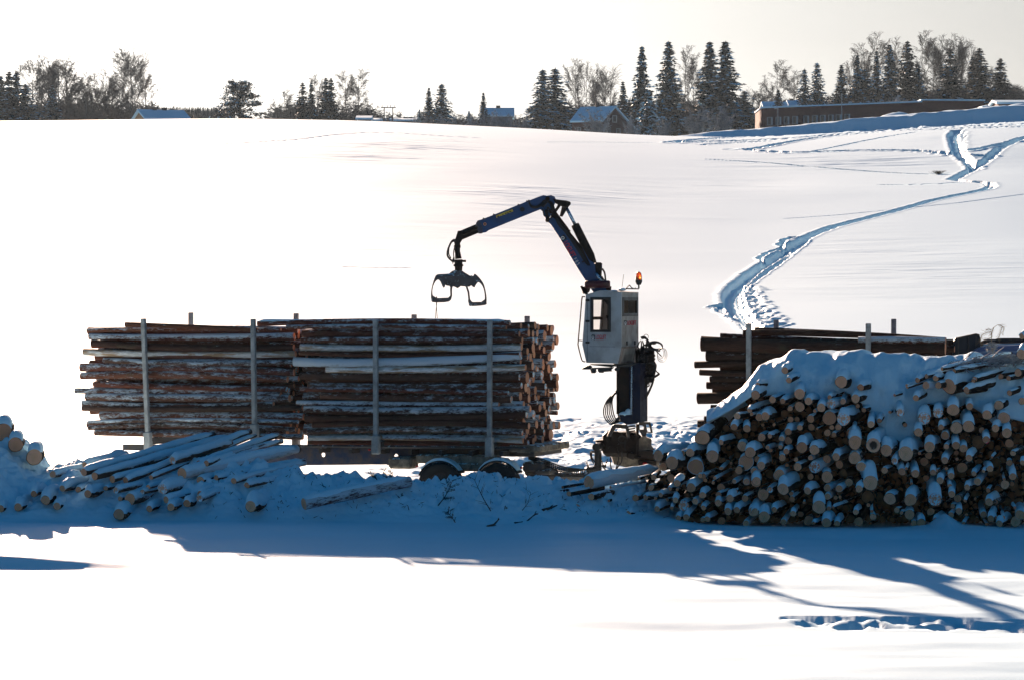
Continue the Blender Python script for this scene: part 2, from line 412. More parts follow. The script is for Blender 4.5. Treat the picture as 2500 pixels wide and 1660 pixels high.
def gz(x, d, nr=nr, nc=nc, Dr=Dr, uc=uc, Z=Z):
    """ground height at world (x, d)"""
    i = int(np.clip(np.searchsorted(Dr, d) - 1, 0, nr - 2)); u = x / max(d, 24.0)
    j = int(np.clip(np.searchsorted(uc, u) - 1, 0, nc - 2)); return float(Z[i, j])
# ---------------------------------------------------------------- log materials
def lattr(nt, name, out):
    a = nt.nodes.new('ShaderNodeAttribute'); a.attribute_name = name; return a.outputs[out]
def set_attr(o, rv, co=None):
    me_ = o.data; k = len(me_.vertices)
    a = me_.attributes.new('lc', 'FLOAT_VECTOR', 'POINT')
    if co is None:
        co = np.empty(k * 3, np.float32); me_.vertices.foreach_get('co', co)
    a.data.foreach_set('vector', co)
    b = me_.attributes.new('lr', 'FLOAT', 'POINT'); b.data.foreach_set('value', np.full(k, rv, np.float32) if np.isscalar(rv) else rv)
def merge_logs(objs, name, label):
    """many small logs joined into one object, each keeping its own bark and cut pattern"""
    V_ = []; F_ = []; LC = []; LR = []; MI = []; mats = []; sm = []; off = 0
    bpy.context.view_layer.update()
    for o in objs:
        for q in [o] + list(o.children):
            me_ = q.data; k = len(me_.vertices); co = np.empty(k * 3, np.float32); me_.vertices.foreach_get('co', co); co = co.reshape(-1, 3)
            Mw = np.array(o.matrix_basis); W = co @ Mw[:3, :3].T + Mw[:3, 3]
            V_.append(W); LC.append(co); 
            lr = np.zeros(k, np.float32)
            if 'lr' in me_.attributes: me_.attributes['lr'].data.foreach_get('value', lr)
            LR.append(lr)
            mt = me_.materials[0]
            if mt not in mats: mats.append(mt)
            for p_ in me_.polygons: F_.append([i + off for i in p_.vertices]); MI.append(mats.index(mt)); sm.append(p_.use_smooth)
            off += k
    for o in objs:
        for q in list(o.children) + [o]:
            d_ = q.data; bpy.data.objects.remove(q); bpy.data.meshes.remove(d_)
    o = link_mesh(name, np.concatenate(V_).tolist(), F_, mats, None, MI)
    o.data.polygons.foreach_set('use_smooth', sm)
    set_attr(o, np.concatenate(LR), np.concatenate(LC).astype(np.float32).ravel())
    return tag(o, label, 'logs', kind='stuff')
def mat_bark(name, cols, snow=.5, nzk=.35, streak=.25, green=0.0):
    m, nt, b = newmat(name); n = N(nt); r = lattr(nt, 'lr', 2)
    off = nt.nodes.new('ShaderNodeCombineXYZ'); nt.links.new(n.math('MULTIPLY', r, 91.0), off.inputs[0]); nt.links.new(n.math('MULTIPLY', r, 37.0), off.inputs[1])
    c = n.vmath('ADD', lattr(nt, 'lc', 1), off.outputs[0])
    base = n.ramp(n.math('FRACT', n.math('MULTIPLY', r, 13.7)), [(i / max(len(cols) - 1, 1), k) for i, k in enumerate(cols)])
    plates = n.noise(n.mapping(c, (2.6, 16, 16)), 2.2, 5, .65)
    dark = n.math('MULTIPLY_ADD', plates, 1.7, -.1, clamp=True)
    col = n.mix(dark, (.010, .007, .006), base)
    st = n.noise(n.mapping(c, (.7, 5.5, 5.5), (5, 3, 1)), 1.6, 4, .55)          # torn bark showing wood
    stm = n.math('MULTIPLY_ADD', st, 14.0, -14.0 * (.82 - streak * .55), clamp=True)
    col = n.mix(stm, col, (.34, .23, .15))
    moss = n.math('MULTIPLY_ADD', n.noise(n.mapping(c, (1.2, 2, 2), (9, 9, 1)), 2.0, 4, .6), 5.0, -5 * .56, clamp=True)
    col = n.mix(n.math('MULTIPLY', moss, .5), col, (.075, .07, .045))
    s1 = n.noise(n.mapping(c, (1.6, 6.0, 6.0), (1, 7, 2)), 1.5, 6, .72)
    s2 = n.noise(n.mapping(c, (6, 22, 22), (1, 7, 2)), 2.0, 4, .7)
    s = n.math('ADD', n.math('MULTIPLY', s1, .58), n.math('MULTIPLY', s2, .42))
    s = n.math('ADD', s, n.math('MULTIPLY', n.nz(), nzk * .22))
    s = n.math('ADD', s, n.math('MULTIPLY_ADD', n.math('FRACT', n.math('MULTIPLY', r, 7.3)), .26, -.13))
    sm = n.math('MULTIPLY_ADD', s, 10.0, -10.0 * (.65 - .25 * snow), clamp=True)
    sm = n.math('MULTIPLY', sm, .93)
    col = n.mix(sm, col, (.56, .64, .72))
    nt.links.new(col, b.inputs['Base Color']); b.inputs['Roughness'].default_value = .85; b.inputs['Specular IOR Level'].default_value = .15
    h = n.math('ADD', n.math('MULTIPLY', plates, 1.0), n.math('MULTIPLY', sm, .5))
    nt.links.new(n.bump(h, .8, .03), b.inputs['Normal'])
    return m
BARKC = [(.060, .028, .021), (.155, .045, .028), (.095, .055, .042), (.170, .060, .034), (.085, .038, .028)]
M_BARKL = mat_bark('bark_snow_dusted', BARKC, .50, .35, .25)
M_BARKP = mat_bark('bark_of_pile', [(.014, .010, .008), (.024, .014, .010), (.018, .014, .012)], .0, .45, .0)  # bark darkened to put the black shade of the gaps into it
M_BARKW = mat_bark('bark_white_with_snow', [(.10, .075, .06)], 1.15, .9, .0)
M_BARKF = mat_bark('bark_frost_plastered', [(.06, .045, .038), (.08, .05, .038)], .62, 1.3, .0)
M_BARKT = mat_bark('bark_torn', [(.10, .06, .04)], .25, .3, .62)
M_BARKD = mat_bark('bark_dark_red', [(.075, .035, .024), (.055, .030, .022)], .12, .3, .12)
def mat_cut(name, cols, snow=0.0, red=False, hollow=False):
    m, nt, b = newmat(name); n = N(nt); r = lattr(nt, 'lr', 2); c = lattr(nt, 'lc', 1)
    x = nt.nodes.new('ShaderNodeSeparateXYZ'); nt.links.new(n.vmath('ADD', c, n.vmath('MULTIPLY', n.vmath('ADD', nt_noise_color(nt, c), (-.5, -.5, -.5)), (.0, .06, .06))), x.inputs[0])
    rad = n.math('SQRT', n.math('ADD', n.math('POWER', x.outputs[1], 2.0), n.math('POWER', x.outputs[2], 2.0)))
    ring = n.math('MULTIPLY_ADD', n.math('SINE', n.math('MULTIPLY', rad, 190.0)), .5, .5)
    base = n.ramp(n.math('FRACT', n.math('MULTIPLY', r, 23.1)), [(i / max(len(cols) - 1, 1), k) for i, k in enumerate(cols)])
    heart = n.math('MULTIPLY_ADD', rad, -14.0, 1.15, clamp=True)
    col = n.mix(n.math('MULTIPLY', heart, .30), base, (.60, .25, .09))
    col = n.mix(n.math('MULTIPLY', ring, .32), col, (.34, .17, .08))
    blot = n.noise(c, 16, 4, .6); col = n.mix(n.math('MULTIPLY_ADD', blot, 3.0, -1.7, clamp=True), col, (.34, .20, .12))
    if hollow:
        col = n.mix(n.math('MULTIPLY_ADD', rad, -30.0, 3.0, clamp=True), col, (.03, .02, .015))
    if snow:
        sn = n.noise(n.vmath('ADD', c, (3, 1, 2)), 13, 5, .65)
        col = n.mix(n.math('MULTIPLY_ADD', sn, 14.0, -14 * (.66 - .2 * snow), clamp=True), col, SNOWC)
    if red:
        rn = n.math('ADD', n.noise(n.vmath('ADD', c, (7, 1, 2)), 6, 2), n.math('MULTIPLY', x.outputs[2], -2.5))
        col = n.mix(n.math('MULTIPLY_ADD', rn, 20.0, -11.5, clamp=True), col, (.75, .05, .08))
    nt.links.new(col, b.inputs['Base Color']); b.inputs['Roughness'].default_value = .8; b.inputs['Specular IOR Level'].default_value = .2
    nt.links.new(n.bump(n.noise(c, 60, 3, .6), .3, .01), b.inputs['Normal'])
    return m
def nt_noise_color(nt, c):
    n = nt.nodes.new('ShaderNodeTexNoise'); nt.links.new(c, n.inputs['Vector']); n.inputs['Scale'].default_value = 9; n.inputs['Detail'].default_value = 2
    return n.outputs[1]
CUTC = [(.92, .44, .26), (.82, .37, .21), (.93, .50, .31), (.64, .27, .15), (.88, .44, .28), (.54, .23, .13)]
M_CUT = mat_cut('fresh_cut_wood', CUTC)
M_CUTS = mat_cut('cut_wood_snow_dusted', CUTC, .9)
M_CUTR = mat_cut('cut_wood_red_marked', CUTC, .2, red=True)
M_CUTH = mat_cut('cut_wood_hollow', CUTC, .15, hollow=True)
M_CUTD = mat_cut('cut_wood_shaded', [(.20, .085, .04), (.26, .12, .06), (.12, .05, .028)])  # darker copy of the cut wood: shade between logs put into its colour
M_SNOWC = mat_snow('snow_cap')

def frame_of(ax):
    X_ = ax.normalized(); up = Vector((0, 0, 1))
    Y_ = up.cross(X_)
    if Y_.length < .05: Y_ = Vector((0, 1, 0))
    Y_.normalize(); Z_ = X_.cross(Y_).normalized()
    return Matrix((X_, Y_, Z_)).transposed()
def log_geom(L, r0, r1, rnd, nseg=None, nside=14, bend=None, rough=.03, split=0.0):
    nseg = nseg or max(3, int(L / .45)); bend = rnd.uniform(-.02, .02) * L if bend is None else bend
    bz = rnd.uniform(-.016, .016) * L; w1, w2 = rnd.uniform(0, 6), rnd.uniform(2, 5); p1, p2, a1, a2 = rnd.uniform(0, 6.28), rnd.uniform(0, 6.28), rnd.uniform(.01, .06) + split, rnd.uniform(.01, .045) + split * .5
    rings = []
    for i in range(nseg + 1):
        t = i / nseg; x = t * L; cy = bend * 4 * t * (1 - t); cz = bz * 4 * t * (1 - t); rr = lerp(r0, r1, t) * (1 + .045 * math.sin(w1 + w2 * t * 3) + rnd.uniform(-.02, .02))
        ring = []
        for j in range(nside):
            th = 2 * math.pi * j / nside
            q = rr * (1 + a1 * math.cos(2 * th + p1) + a2 * math.cos(3 * th + p2) + rnd.uniform(-rough, rough))
            ring.append(Vector((x, cy + q * math.cos(th), cz + q * math.sin(th))))
        rings.append(ring)
    return rings
def ring_mesh(rings, cap0=True, cap1=True):
    n = len(rings[0]); vs = [v for r in rings for v in r]; fs = []
    for i in range(len(rings) - 1):
        for j in range(n): fs.append([i * n + j, i * n + (j + 1) % n, (i + 1) * n + (j + 1) % n, (i + 1) * n + j])
    if cap0: fs.append(list(range(n))[::-1])
    if cap1: fs.append([(len(rings) - 1) * n + j for j in range(n)])
    return vs, fs
def snow_cap_geom(x0, x1, r0, r1, L, H, rnd, wid=72, bendfn=None, nth=9):
    """a loaf of snow lying on a log from x0 to x1 (log frame, Z up)"""
    step = .075 if (x1 - x0) < 1.2 else .15
    nx = max(4, int((x1 - x0) / step)); vs = []; fs = []; sd = rnd.randint(0, 999)
    w0 = R(wid)
    outer = []; inner = []
    for i in range(nx + 1):
        t = i / nx; x = lerp(x0, x1, t); tr = min(max(x / L, 0), 1); rr = lerp(r0, r1, tr)
        cy, cz = bendfn(tr) if bendfn else (0, 0)
        e = min(1, math.sqrt(max(0, 1 - (1 - min(t * (x1 - x0) / .10, 1)) ** 2)) + .04) * min(1, math.sqrt(max(0.0, 1 - (1 - min((1 - t) * (x1 - x0) / .30, 1)) ** 2)) + .02)
        nzz = float(vnoise(x * 3.1 + sd, sd * .37, 5)); nw = float(vnoise(x * 6.3 + sd, 3.3, 9))
        ww = w0 * (.82 + .36 * nw); o = []; n_ = []
        for j in range(nth + 1):
            s = j / nth * 2 - 1; th = ww * s
            prof = max(0, 1 - abs(s) ** 2.4) ** .62
            hh = H * e * prof * (.72 + .55 * nzz + .22 * (float(vnoise(x * 9 + sd, s * 2.5, 7)) - .5))
            bulge = 1 + .10 * prof * e
            y = math.sin(th) * rr * bulge; z = math.cos(th) * rr * 1.0
            o.append(Vector((x, cy + y, cz + z + hh))); n_.append(Vector((x, cy + math.sin(th) * rr * .93, cz + math.cos(th) * rr * .93)))
        outer.append(o); inner.append(n_)
    rings = [outer[i] + inner[i][::-1] for i in range(nx + 1)]
    return ring_mesh(rings)
ALL = []
def make_log(p0, p1, r0, r1, bark, cut=None, far_cut=False, cap=0.0, cap_to=None, rnd=None, name='cut_log', nside=14, split=0, nseg=None, cut2=None, bend=None, capw=72):
    rnd = rnd or random.Random(1); ax = Vector(p1) - Vector(p0); L = ax.length
    b_ = rnd.uniform(-.015, .015) * L if bend is None else bend
    rings = log_geom(L, r0, r1, rnd, nside=nside, split=split, nseg=nseg, bend=b_)
    vs, fs = ring_mesh(rings); o = link_mesh(name, vs, fs, bark, smooth=False); rv = rnd.random(); set_attr(o, rv)
    o.data.polygons.foreach_set('use_smooth', [len(p.vertices) == 4 for p in o.data.polygons])
    M3 = frame_of(ax); o.matrix_world = Matrix.Translation(Vector(p0)) @ M3.to_4x4()
    def disc(ring, sgn, cm):
        c = sum(ring, Vector()) / len(ring); pr = .006 * sgn
        a = [c + (v - c) * 1.0 for v in ring]; 
        rim = [c + (v - c) * .93 + Vector((pr, 0, 0)) for v in ring]; rim0 = [c + (v - c) * .93 - Vector((pr, 0, 0)) for v in ring]
        v2, f2 = ring_mesh([rim0, rim] if sgn > 0 else [rim, rim0], True, True)
        d = link_mesh('cut_end', v2, f2, cm, o); set_attr(d, rv); return d
    if cut: disc(rings[0], -1, cut)
    if far_cut: disc(rings[-1], 1, cut2 or M_CUT)
    if cap > 0:
        v2, f2 = snow_cap_geom(-.03 * (cap > .05), cap_to or min(L * .95, 1.0), r0, r1, L, cap, rnd, wid=capw, bendfn=lambda t: (b_ * 4 * t * (1 - t), 0))
        link_mesh('snow_cap', v2, f2, M_SNOWC, o, smooth=True)
    return o
ORD = ['first', 'second', 'third', 'fourth', 'fifth', 'sixth', 'seventh', 'eighth', 'ninth', 'tenth', 'eleventh', 'twelfth', 'thirteenth', 'fourteenth', 'fifteenth', 'sixteenth', 'seventeenth', 'eighteenth', 'nineteenth', 'twentieth']
TENS = {20: 'twenty', 30: 'thirty', 40: 'forty', 50: 'fifty'}
def ordw(i):
    if i < 20: return ORD[i]
    k = i + 1; t, u = k // 10 * 10, k % 10
    return {20: 'twentieth', 30: 'thirtieth', 40: 'fortieth', 50: 'fiftieth'}[t] if u == 0 else TENS[t] + '-' + ORD[u - 1]

# ---------------------------------------------------------------- the big pile on the right
T1 = [(300,385,92,2),(506,490,98,2),(375,553,60,0),(970,112,118,1),(670,350,42,1),(785,340,68,2),(1125,395,100,2),(870,555,115,1),(1260,180,42,2),(1290,450,35,0),(1580,240,75,1),(1705,335,85,2),(1640,490,112,1),(1410,500,22,0),(1405,555,20,0),(1260,580,28,1),(1530,610,60,1),(1480,690,48,0),(1810,440,50,1),(1860,530,55,1),(1760,620,52,1,'r'),(940,695,38,1),(985,700,45,1),(1015,760,30,0),(1163,725,25,1),(1135,798,25,1),(585,805,55,2),(800,870,72,2),(460,660,40,0),(490,730,62,0),(390,740,35,0),(185,875,45,1),(105,1022,45,2),(252,1040,25,1),(480,890,35,2),(335,985,38,2),(585,905,25,0),(685,865,38,0),(560,1065,45,2),(735,985,28,0),(813,985,20,0),(437,1060,28,1),(505,1185,28,2),(455,1140,38,0),(280,1200,48,2),(685,1150,78,1,'s'),(860,1085,50,1),(945,1125,45,0),(990,1185,42,2),(605,1340,45,2),(727,1330,55,2),(1048,1355,45,2),(975,1370,40,1),(1215,1110,55,2),(1395,1040,62,2),(1335,1085,22,0),(1365,1235,58,2),(1375,1335,40,0),(1500,1215,50,2),(1625,1040,52,1),(1255,870,58,0),(1460,780,35,1),(1485,932,30,1),(1355,918,25,0),(1645,785,50,1,'r'),(1675,870,25,0),(1800,775,70,2),(1860,980,50,0),(1755,1245,78,2),(1640,1430,48,1),(1265,1385,60,0),(110,1370,48,1),(975,990,52,2),(1220,985,45,1)]
T2 = [(70,330,33,2),(30,510,80,2),(320,590,60,1),(495,615,50,2),(780,490,90,2),(600,260,50,2),(530,95,60,2),(930,615,65,2),(780,710,90,0),(620,740,45,1),(200,870,75,2),(95,890,65,1),(1485,290,108,2),(1815,380,58,2),(1730,570,75,2),(1765,700,40,0),(1870,765,42,1),(1145,725,75,2),(1310,665,75,1,'s'),(1290,550,40,2),(1515,620,50,1),(1285,905,118,1),(1525,920,110,2,'s'),(1435,1055,55,1),(1325,1060,42,0),(1250,1150,62,0),(1360,1185,42,1),(965,915,65,1),(980,1055,58,0),(1080,1085,20,1),(735,920,45,0),(625,925,55,0),(595,1010,30,0),(1035,780,28,1),(785,1065,48,1),(345,1012,28,0),(155,1018,28,0),(585,1135,62,2),(585,1285,68,0),(475,1250,48,1),(135,1230,65,1),(275,1205,40,2),(455,1390,38,1),(555,1465,50,2),(235,1400,38,1),(150,1365,42,0),(285,1450,35,0),(820,1400,98,2),(1030,1440,90,2),(1630,1145,55,1),(1705,1115,42,2),(1990,1005,60,2),(2135,945,42,2),(1720,1310,118,2),(2030,1360,125,2,'h'),(2150,1230,50,0),(2250,1450,105,2),(2310,800,28,1),(180,1080,35,0)]
T3 = [(485,185,60,1),(65,205,48,1),(130,315,70,2),(565,310,32,0),(870,160,25,0),(720,215,38,0),(965,185,40,1),(1245,205,65,0),(1400,170,70,2),(1715,190,105,1),(1455,300,72,0),(1825,335,80,1),(745,340,68,1),(1035,345,95,1,'s'),(1525,440,70,0),(435,475,95,1),(790,495,55,0),(965,505,55,0),(1070,520,50,0),(1245,510,95,1),(1980,610,130,3),(1790,710,65,2),(2220,400,55,1),(2220,508,20,0),(40,600,85,2),(500,715,102,2),(1615,605,68,0),(1250,695,58,1),(1450,705,58,1),(915,745,65,2),(160,810,95,0),(275,730,55,1,'s'),(305,845,38,0),(635,790,38,1),(650,885,50,1),(555,850,48,0),(1135,785,55,0),(1255,840,55,1),(1465,850,28,0),(1390,860,38,0),(1480,900,25,0),(1935,850,105,0),(2310,880,105,1),(855,945,25,1),(1110,1015,112,2),(1275,1045,40,2),(1350,1025,22,2),(1365,1090,50,0),(670,1130,50,2),(800,1140,55,0),(30,1105,75,2),(180,1185,98,2),(350,1065,50,2),(505,1270,50,1),(1085,1190,32,0),(1020,1290,30,2),(1235,1310,82,2),(1735,1105,48,2),(2005,1090,25,2),(2025,1185,55,1),(1780,1290,75,0),(1975,1320,28,0),(930,1260,80,0),(160,1310,40,0),(1945,985,35,0),(1415,1335,55,2)]
T4 = [(175,97,22,1),(530,145,55,2),(1400,25,60,1),(265,390,72,2,'s'),(88,388,28,0),(670,490,112,2,'s'),(905,400,85,2,'s'),(1160,345,102,2),(1440,285,60,2),(1015,490,25,0),(570,725,72,2),(345,600,35,0),(955,640,52,2),(1025,780,70,1),(1215,650,105,1),(1420,625,105,2),(1320,825,65,0),(1735,430,85,2),(1935,270,85,1),(2020,480,100,1),(1880,660,70,2),(1645,690,55,0),(2070,735,82,2),(1720,850,65,2,'r'),(1590,890,115,0),(2115,60,50,1),(2330,200,60,1),(760,970,92,2),(355,1080,125,2),(50,1045,85,0,'s'),(170,1215,60,2,'s'),(590,1080,30,1),(745,1120,62,0),(1045,970,50,1),(1065,1060,48,0),(1210,950,70,2),(1335,1000,68,2),(1100,890,38,0),(1215,1075,45,0),(1310,1090,50,0),(1225,1180,30,0),(1020,1200,62,2),(670,1225,78,0),(745,1222,22,0),(765,1290,28,0),(1430,1160,60,2),(2175,1085,50,1),(2115,915,75,0),(1310,1325,88,0),(290,1390,65,2),(368,1340,25,2),(520,1425,70,2),(820,1410,55,2),(885,1375,25,1),(1045,1340,30,0),(1125,1465,58,2),(1050,1415,28,0),(1785,1345,58,2),(1515,1425,45,2),(1675,1385,28,2),(345,1490,30,0),(700,1500,52,0),(440,1510,30,0),(2115,1245,55,1),(2170,1475,62,3),(1960,1440,25,0),(2335,1240,45,2),(1820,1150,22,2)]
T5 = [(940,430,62,2),(1100,520,40,2),(455,480,22,1),(435,755,102,2),(850,750,115,3,'s'),(1135,660,60,2),(1575,450,60,1),(1400,545,52,2),(1755,600,42,1),(1235,735,65,0),(1365,775,28,2),(1535,740,25,0),(2160,490,40,0),(2025,410,25,1),(1770,795,68,2),(1890,800,40,0),(205,935,48,1),(285,982,30,2),(420,1010,88,1),(780,960,70,0),(1155,865,45,1),(1030,830,35,0),(1258,950,58,2),(1125,1020,55,1),(875,1115,62,2),(495,1190,55,1),(620,1195,75,2),(1675,1005,55,1),(1800,1075,60,2),(1870,1060,32,2),(2010,1060,32,2),(1915,1135,28,0),(2205,890,25,2),(2300,1015,88,1),(2220,1190,85,0),(1945,1255,62,2),(1340,1160,30,2),(1730,1180,32,1),(155,1115,20,0),(1390,1010,25,0),(2040,500,80,0)]
T6 = [(815,855,40,2),(1070,830,42,2),(660,930,22,1),(935,930,55,1),(1110,930,52,1),(1265,940,110,2),(1605,865,32,1),(1510,995,52,2),(2105,828,35,1),(2240,750,55,1),(1995,805,40,0),(2290,490,75,2),(2295,240,45,2)]
T7 = [(580,1365,45,1),(755,1285,35,2),(785,1335,25,1),(535,1520,50,2),(715,1540,55,2)]
T0 = [(750,742,14,1),(290,742,14,0),(265,795,22,0),(350,805,26,1),(288,868,22,0),(565,835,33,1),(575,890,38,0),(613,870,13,0),(733,872,12,0),(1020,660,15,1),(1095,655,16,0),(1165,645,28,1),(430,935,32,1),(228,985,18,1),(108,965,18,0),(768,985,30,0),(925,998,32,2),(860,945,18,0),(990,845,32,1)]
pile = []
for T, ox, oy, k in ((T1, 1560, 1050, 6.273), (T2, 1840, 890, 6.947), (T3, 1840, 1090, 6.947), (T4, 2160, 950, 6.947), (T5, 2160, 1110, 6.947), (T6, 2100, 780, 5.8075), (T7, 1700, 780, 5.8075), (T0, 1300, 1000, 3.937)):
    for e in T: pile.append([ox + e[0] / k, oy + e[1] / k, e[2] / k, e[3], e[4] if len(e) > 4 else ''])
rp = random.Random(77)
def pile_front(px, py):
    z0 = (1290 - py) / 120.0
    return 64.15 + .28 * max(z0, 0) + (0.4 if px < 1640 else 0)
NB = []
for e in pile:
    px, py, r, cap, fl = e
    back = .0
    if cap == 0: back = rp.uniform(.15, .55) if r > 6 else rp.uniform(.1, .7)
    d = pile_front(px, py) + back + rp.uniform(-.12, .12) + (.0 if cap < 2 else -.15)
    rm = r * 1.04 / F * d
    p0 = P(px, py, d)
    if p0.z - rm < .0 and px > 1640: p0.z = max(p0.z, rm * .8)
    ax = Vector((.20 + rp.uniform(-.13, .20), 1, .05 + rp.uniform(-.06, .06)))
    top = py < 1010 + max(0, 1850 - px) * .5
    if T6[0] and px > 2190 and py < 965: ax = Vector((.75 + rp.uniform(-.15, .2), 1, .10 + rp.uniform(-.03, .06)))     # loose logs thrown across the top
    if px < 1640: ax = Vector((.40 + rp.uniform(-.3, .5), 1, .02 + rp.uniform(-.04, .05)))
    L = 2.7 + rp.uniform(-.2, .3) if px > 1640 else rp.uniform(1.1, 1.6)
    p1 = p0 + ax.normalized() * L
    capH = [0, .25, .75, 1.25][cap] * rm * rp.uniform(.8, 1.25) + (.02 if cap > 1 else 0)
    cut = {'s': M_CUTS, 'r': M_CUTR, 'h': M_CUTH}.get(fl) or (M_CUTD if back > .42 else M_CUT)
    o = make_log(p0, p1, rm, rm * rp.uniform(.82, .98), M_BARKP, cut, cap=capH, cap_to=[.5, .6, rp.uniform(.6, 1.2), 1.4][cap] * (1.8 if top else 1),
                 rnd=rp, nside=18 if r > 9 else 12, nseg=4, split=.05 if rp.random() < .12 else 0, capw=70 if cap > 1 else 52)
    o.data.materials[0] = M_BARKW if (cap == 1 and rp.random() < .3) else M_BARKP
    NB.append((o, e))
small = [q for q in NB if q[1][2] <= 7.2 and q[1][4] == '']; NB = [q for q in NB if not (q[1][2] <= 7.2 and q[1][4] == '')]
print('PILE', len(NB), len(small))
merge_logs([q[0] for q in small], 'small_logs', 'slim log ends wedged everywhere between the stout ones of the big snowy pile')
def size_word(r): return 'very thick' if r > 14.5 else 'thick' if r > 10.5 else 'medium' if r > 7 else 'thin' if r > 4.6 else 'very thin'
cls = {}
for o, e in NB:
    px, py, r, cap, fl = e
    if px < 1600: band = 'in the low heap left of big pile'
    else:
        band = ['along the foot', 'in the lower part', 'across the middle', 'in the upper part', 'near the crest'][0 if py > 1235 else 1 if py > 1165 else 2 if py > 1090 else 3 if py > 1000 else 4] + ' of big pile'
    sn = {0: 'bare', 1: 'snow-dusted', 2: 'snow-capped', 3: 'tall-capped'}[cap]
    cls.setdefault((band, size_word(r), sn), []).append((px, o, fl))
for (band, sz, sn), l in cls.items():
    l.sort(key=lambda q: q[0])
    for i, (px, o, fl) in enumerate(l):
        ex = ' red-marked' if fl == 'r' else ' hollow' if fl == 'h' else ''
        where = (ordw(i) + ' from left ') if len(l) > 1 else 'only one '
        tag(o, f'{sz} {sn}{ex} log end, {where}{band}', 'log', 'logs stacked in the big snowy pile')
# small dim logs deep between the others: far too many to part
deep = MB(); dr = random.Random(9); DLC = []; DLR = []
def pile_top(px):   # silhouette of the pile in the photo
    return float(np.interp(px, [1600, 1640, 1700, 1740, 1790, 1840, 1880, 1960, 2030, 2120, 2250, 2330, 2400, 2470, 2600, 2800], [1150, 1120, 1065, 1035, 990, 930, 905, 885, 885, 885, 890, 895, 885, 860, 850, 850]))
def deep_log(px, py, r, back, L):
    d = pile_front(px, py) + back; rm = r / F * d; p0 = P(px, py, d)
    if p0.z < rm: p0.z = rm
    ax = Vector((.18 + dr.uniform(-.12, .14), 1, .05 + dr.uniform(-.04, .05))).normalized()
    n = 9; a = ax.cross(Vector((0, 0, 1))).normalized(); b = a.cross(ax)
    vs = [p0 + (a * math.cos(q) + b * math.sin(q)) * rm for q in [6.2832 * j / n for j in range(n)]]
    vs += [v + ax * L for v in vs]
    fs = [[j, (j + 1) % n, n + (j + 1) % n, n + j] for j in range(n)]
    rv_ = dr.random(); f3 = frame_of(ax).transposed()
    for vv, ff, mi in ((vs, fs, 0), (vs[:n], [list(range(n))], 1), (vs[n:], [list(range(n))], 1)):
        deep.add(vv, ff, mi); DLC.extend([tuple(f3 @ (v - p0)) for v in vv]); DLR.extend([rv_] * len(vv))
for row in range(0, 28):
    py = 1286 - row * 16
    for k in range(0, 92):
        px = 1590 + k * 14.5 + (row % 2) * 7 + dr.uniform(-5, 5)
        if py < pile_top(px) + 34: continue
        deep_log(px, py + dr.uniform(-5, 5), dr.uniform(5, 11.5), dr.uniform(.75, 1.6), 1.9)
for row in range(0, 15):
    for k in range(0, 60):
        px = 1620 + k * 24 + dr.uniform(-6, 6); py = 1280 - row * 27
        if py < pile_top(px) + 30: continue
        deep_log(px, py, 15, dr.uniform(1.7, 2.0), 1.0)
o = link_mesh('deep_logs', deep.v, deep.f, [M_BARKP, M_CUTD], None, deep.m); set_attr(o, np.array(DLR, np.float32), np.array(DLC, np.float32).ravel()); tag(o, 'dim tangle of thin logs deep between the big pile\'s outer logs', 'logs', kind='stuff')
# ---------------------------------------------------------------- thick snow draped over the crest of the big pile
bx = np.linspace(1725, 2760, 420)
xt = np.array([1725, 1760, 1790, 1830, 1855, 1880, 1920, 1960, 2030, 2060, 2120, 2180, 2250, 2330, 2400, 2470, 2760.])
yt = np.array([1012, 990, 968, 930, 903, 886, 876, 866, 861, 862, 866, 865, 867, 872, 872, 872, 872.])
yb_x = np.array([1725, 1760, 1800, 1840, 1860, 1895, 1915, 1945, 1965, 1985, 2010, 2035, 2060, 2080, 2110, 2130, 2150, 2165, 2178, 2200, 2225, 2240, 2262, 2290, 2330, 2360, 2400, 2430, 2460, 2500, 2760])
yb_y = np.array([1030, 1015, 992, 965, 968, 962, 985, 965, 975, 960, 985, 968, 955, 965, 995, 1010, 1050, 1085, 1098, 1100, 1100, 1055, 985, 990, 1000, 985, 1010, 1040, 1020, 1030, 1040.])
top_y = np.interp(bx, xt, yt); bot_y = np.interp(bx, yb_x, yb_y)
ns = 46; vs = []; fs = []
for j in range(ns):
    t = j / (ns - 1)
    for i, px in enumerate(bx):
        x_n = px * .012
        # t 0..0.12 underside lip, ..0.55 front drape, ..1 roof going back
        front = 64.9 + .28 * (1290 - bot_y[i]) / 120 - .25
        back = 67.6
        zt = CAMH - (top_y[i] - HOR) / F * 66.3; zb = CAMH - (bot_y[i] - HOR) / F * front
        if t < .1:
            q = t / .1; d = front + .35 * (1 - q); z = zb + .02 * (1 - q)
        elif t < .6:
            q = (t - .1) / .5; d = front + (66.2 - front) * q ** 1.6; z = zb + (zt - zb) * (1 - (1 - q) ** 1.75)
        elif t < .93:
            q = (t - .6) / .33; d = 66.2 + (back - 66.2) * q; z = zt - .10 * q * q
        else:
            q = (t - .93) / .07; d = back + .1 * q; z = zt - .10 - .5 * q
        vs.append([px, d, z, t])
V = np.array(vs); PX = V[:, 0]; D_ = V[:, 1]; Zc = V[:, 2]; Tt = V[:, 3]
xw = (PX - 1250) / F * D_
w = sstep(.08, .3, Tt) * (1 - sstep(.9, .95, Tt))
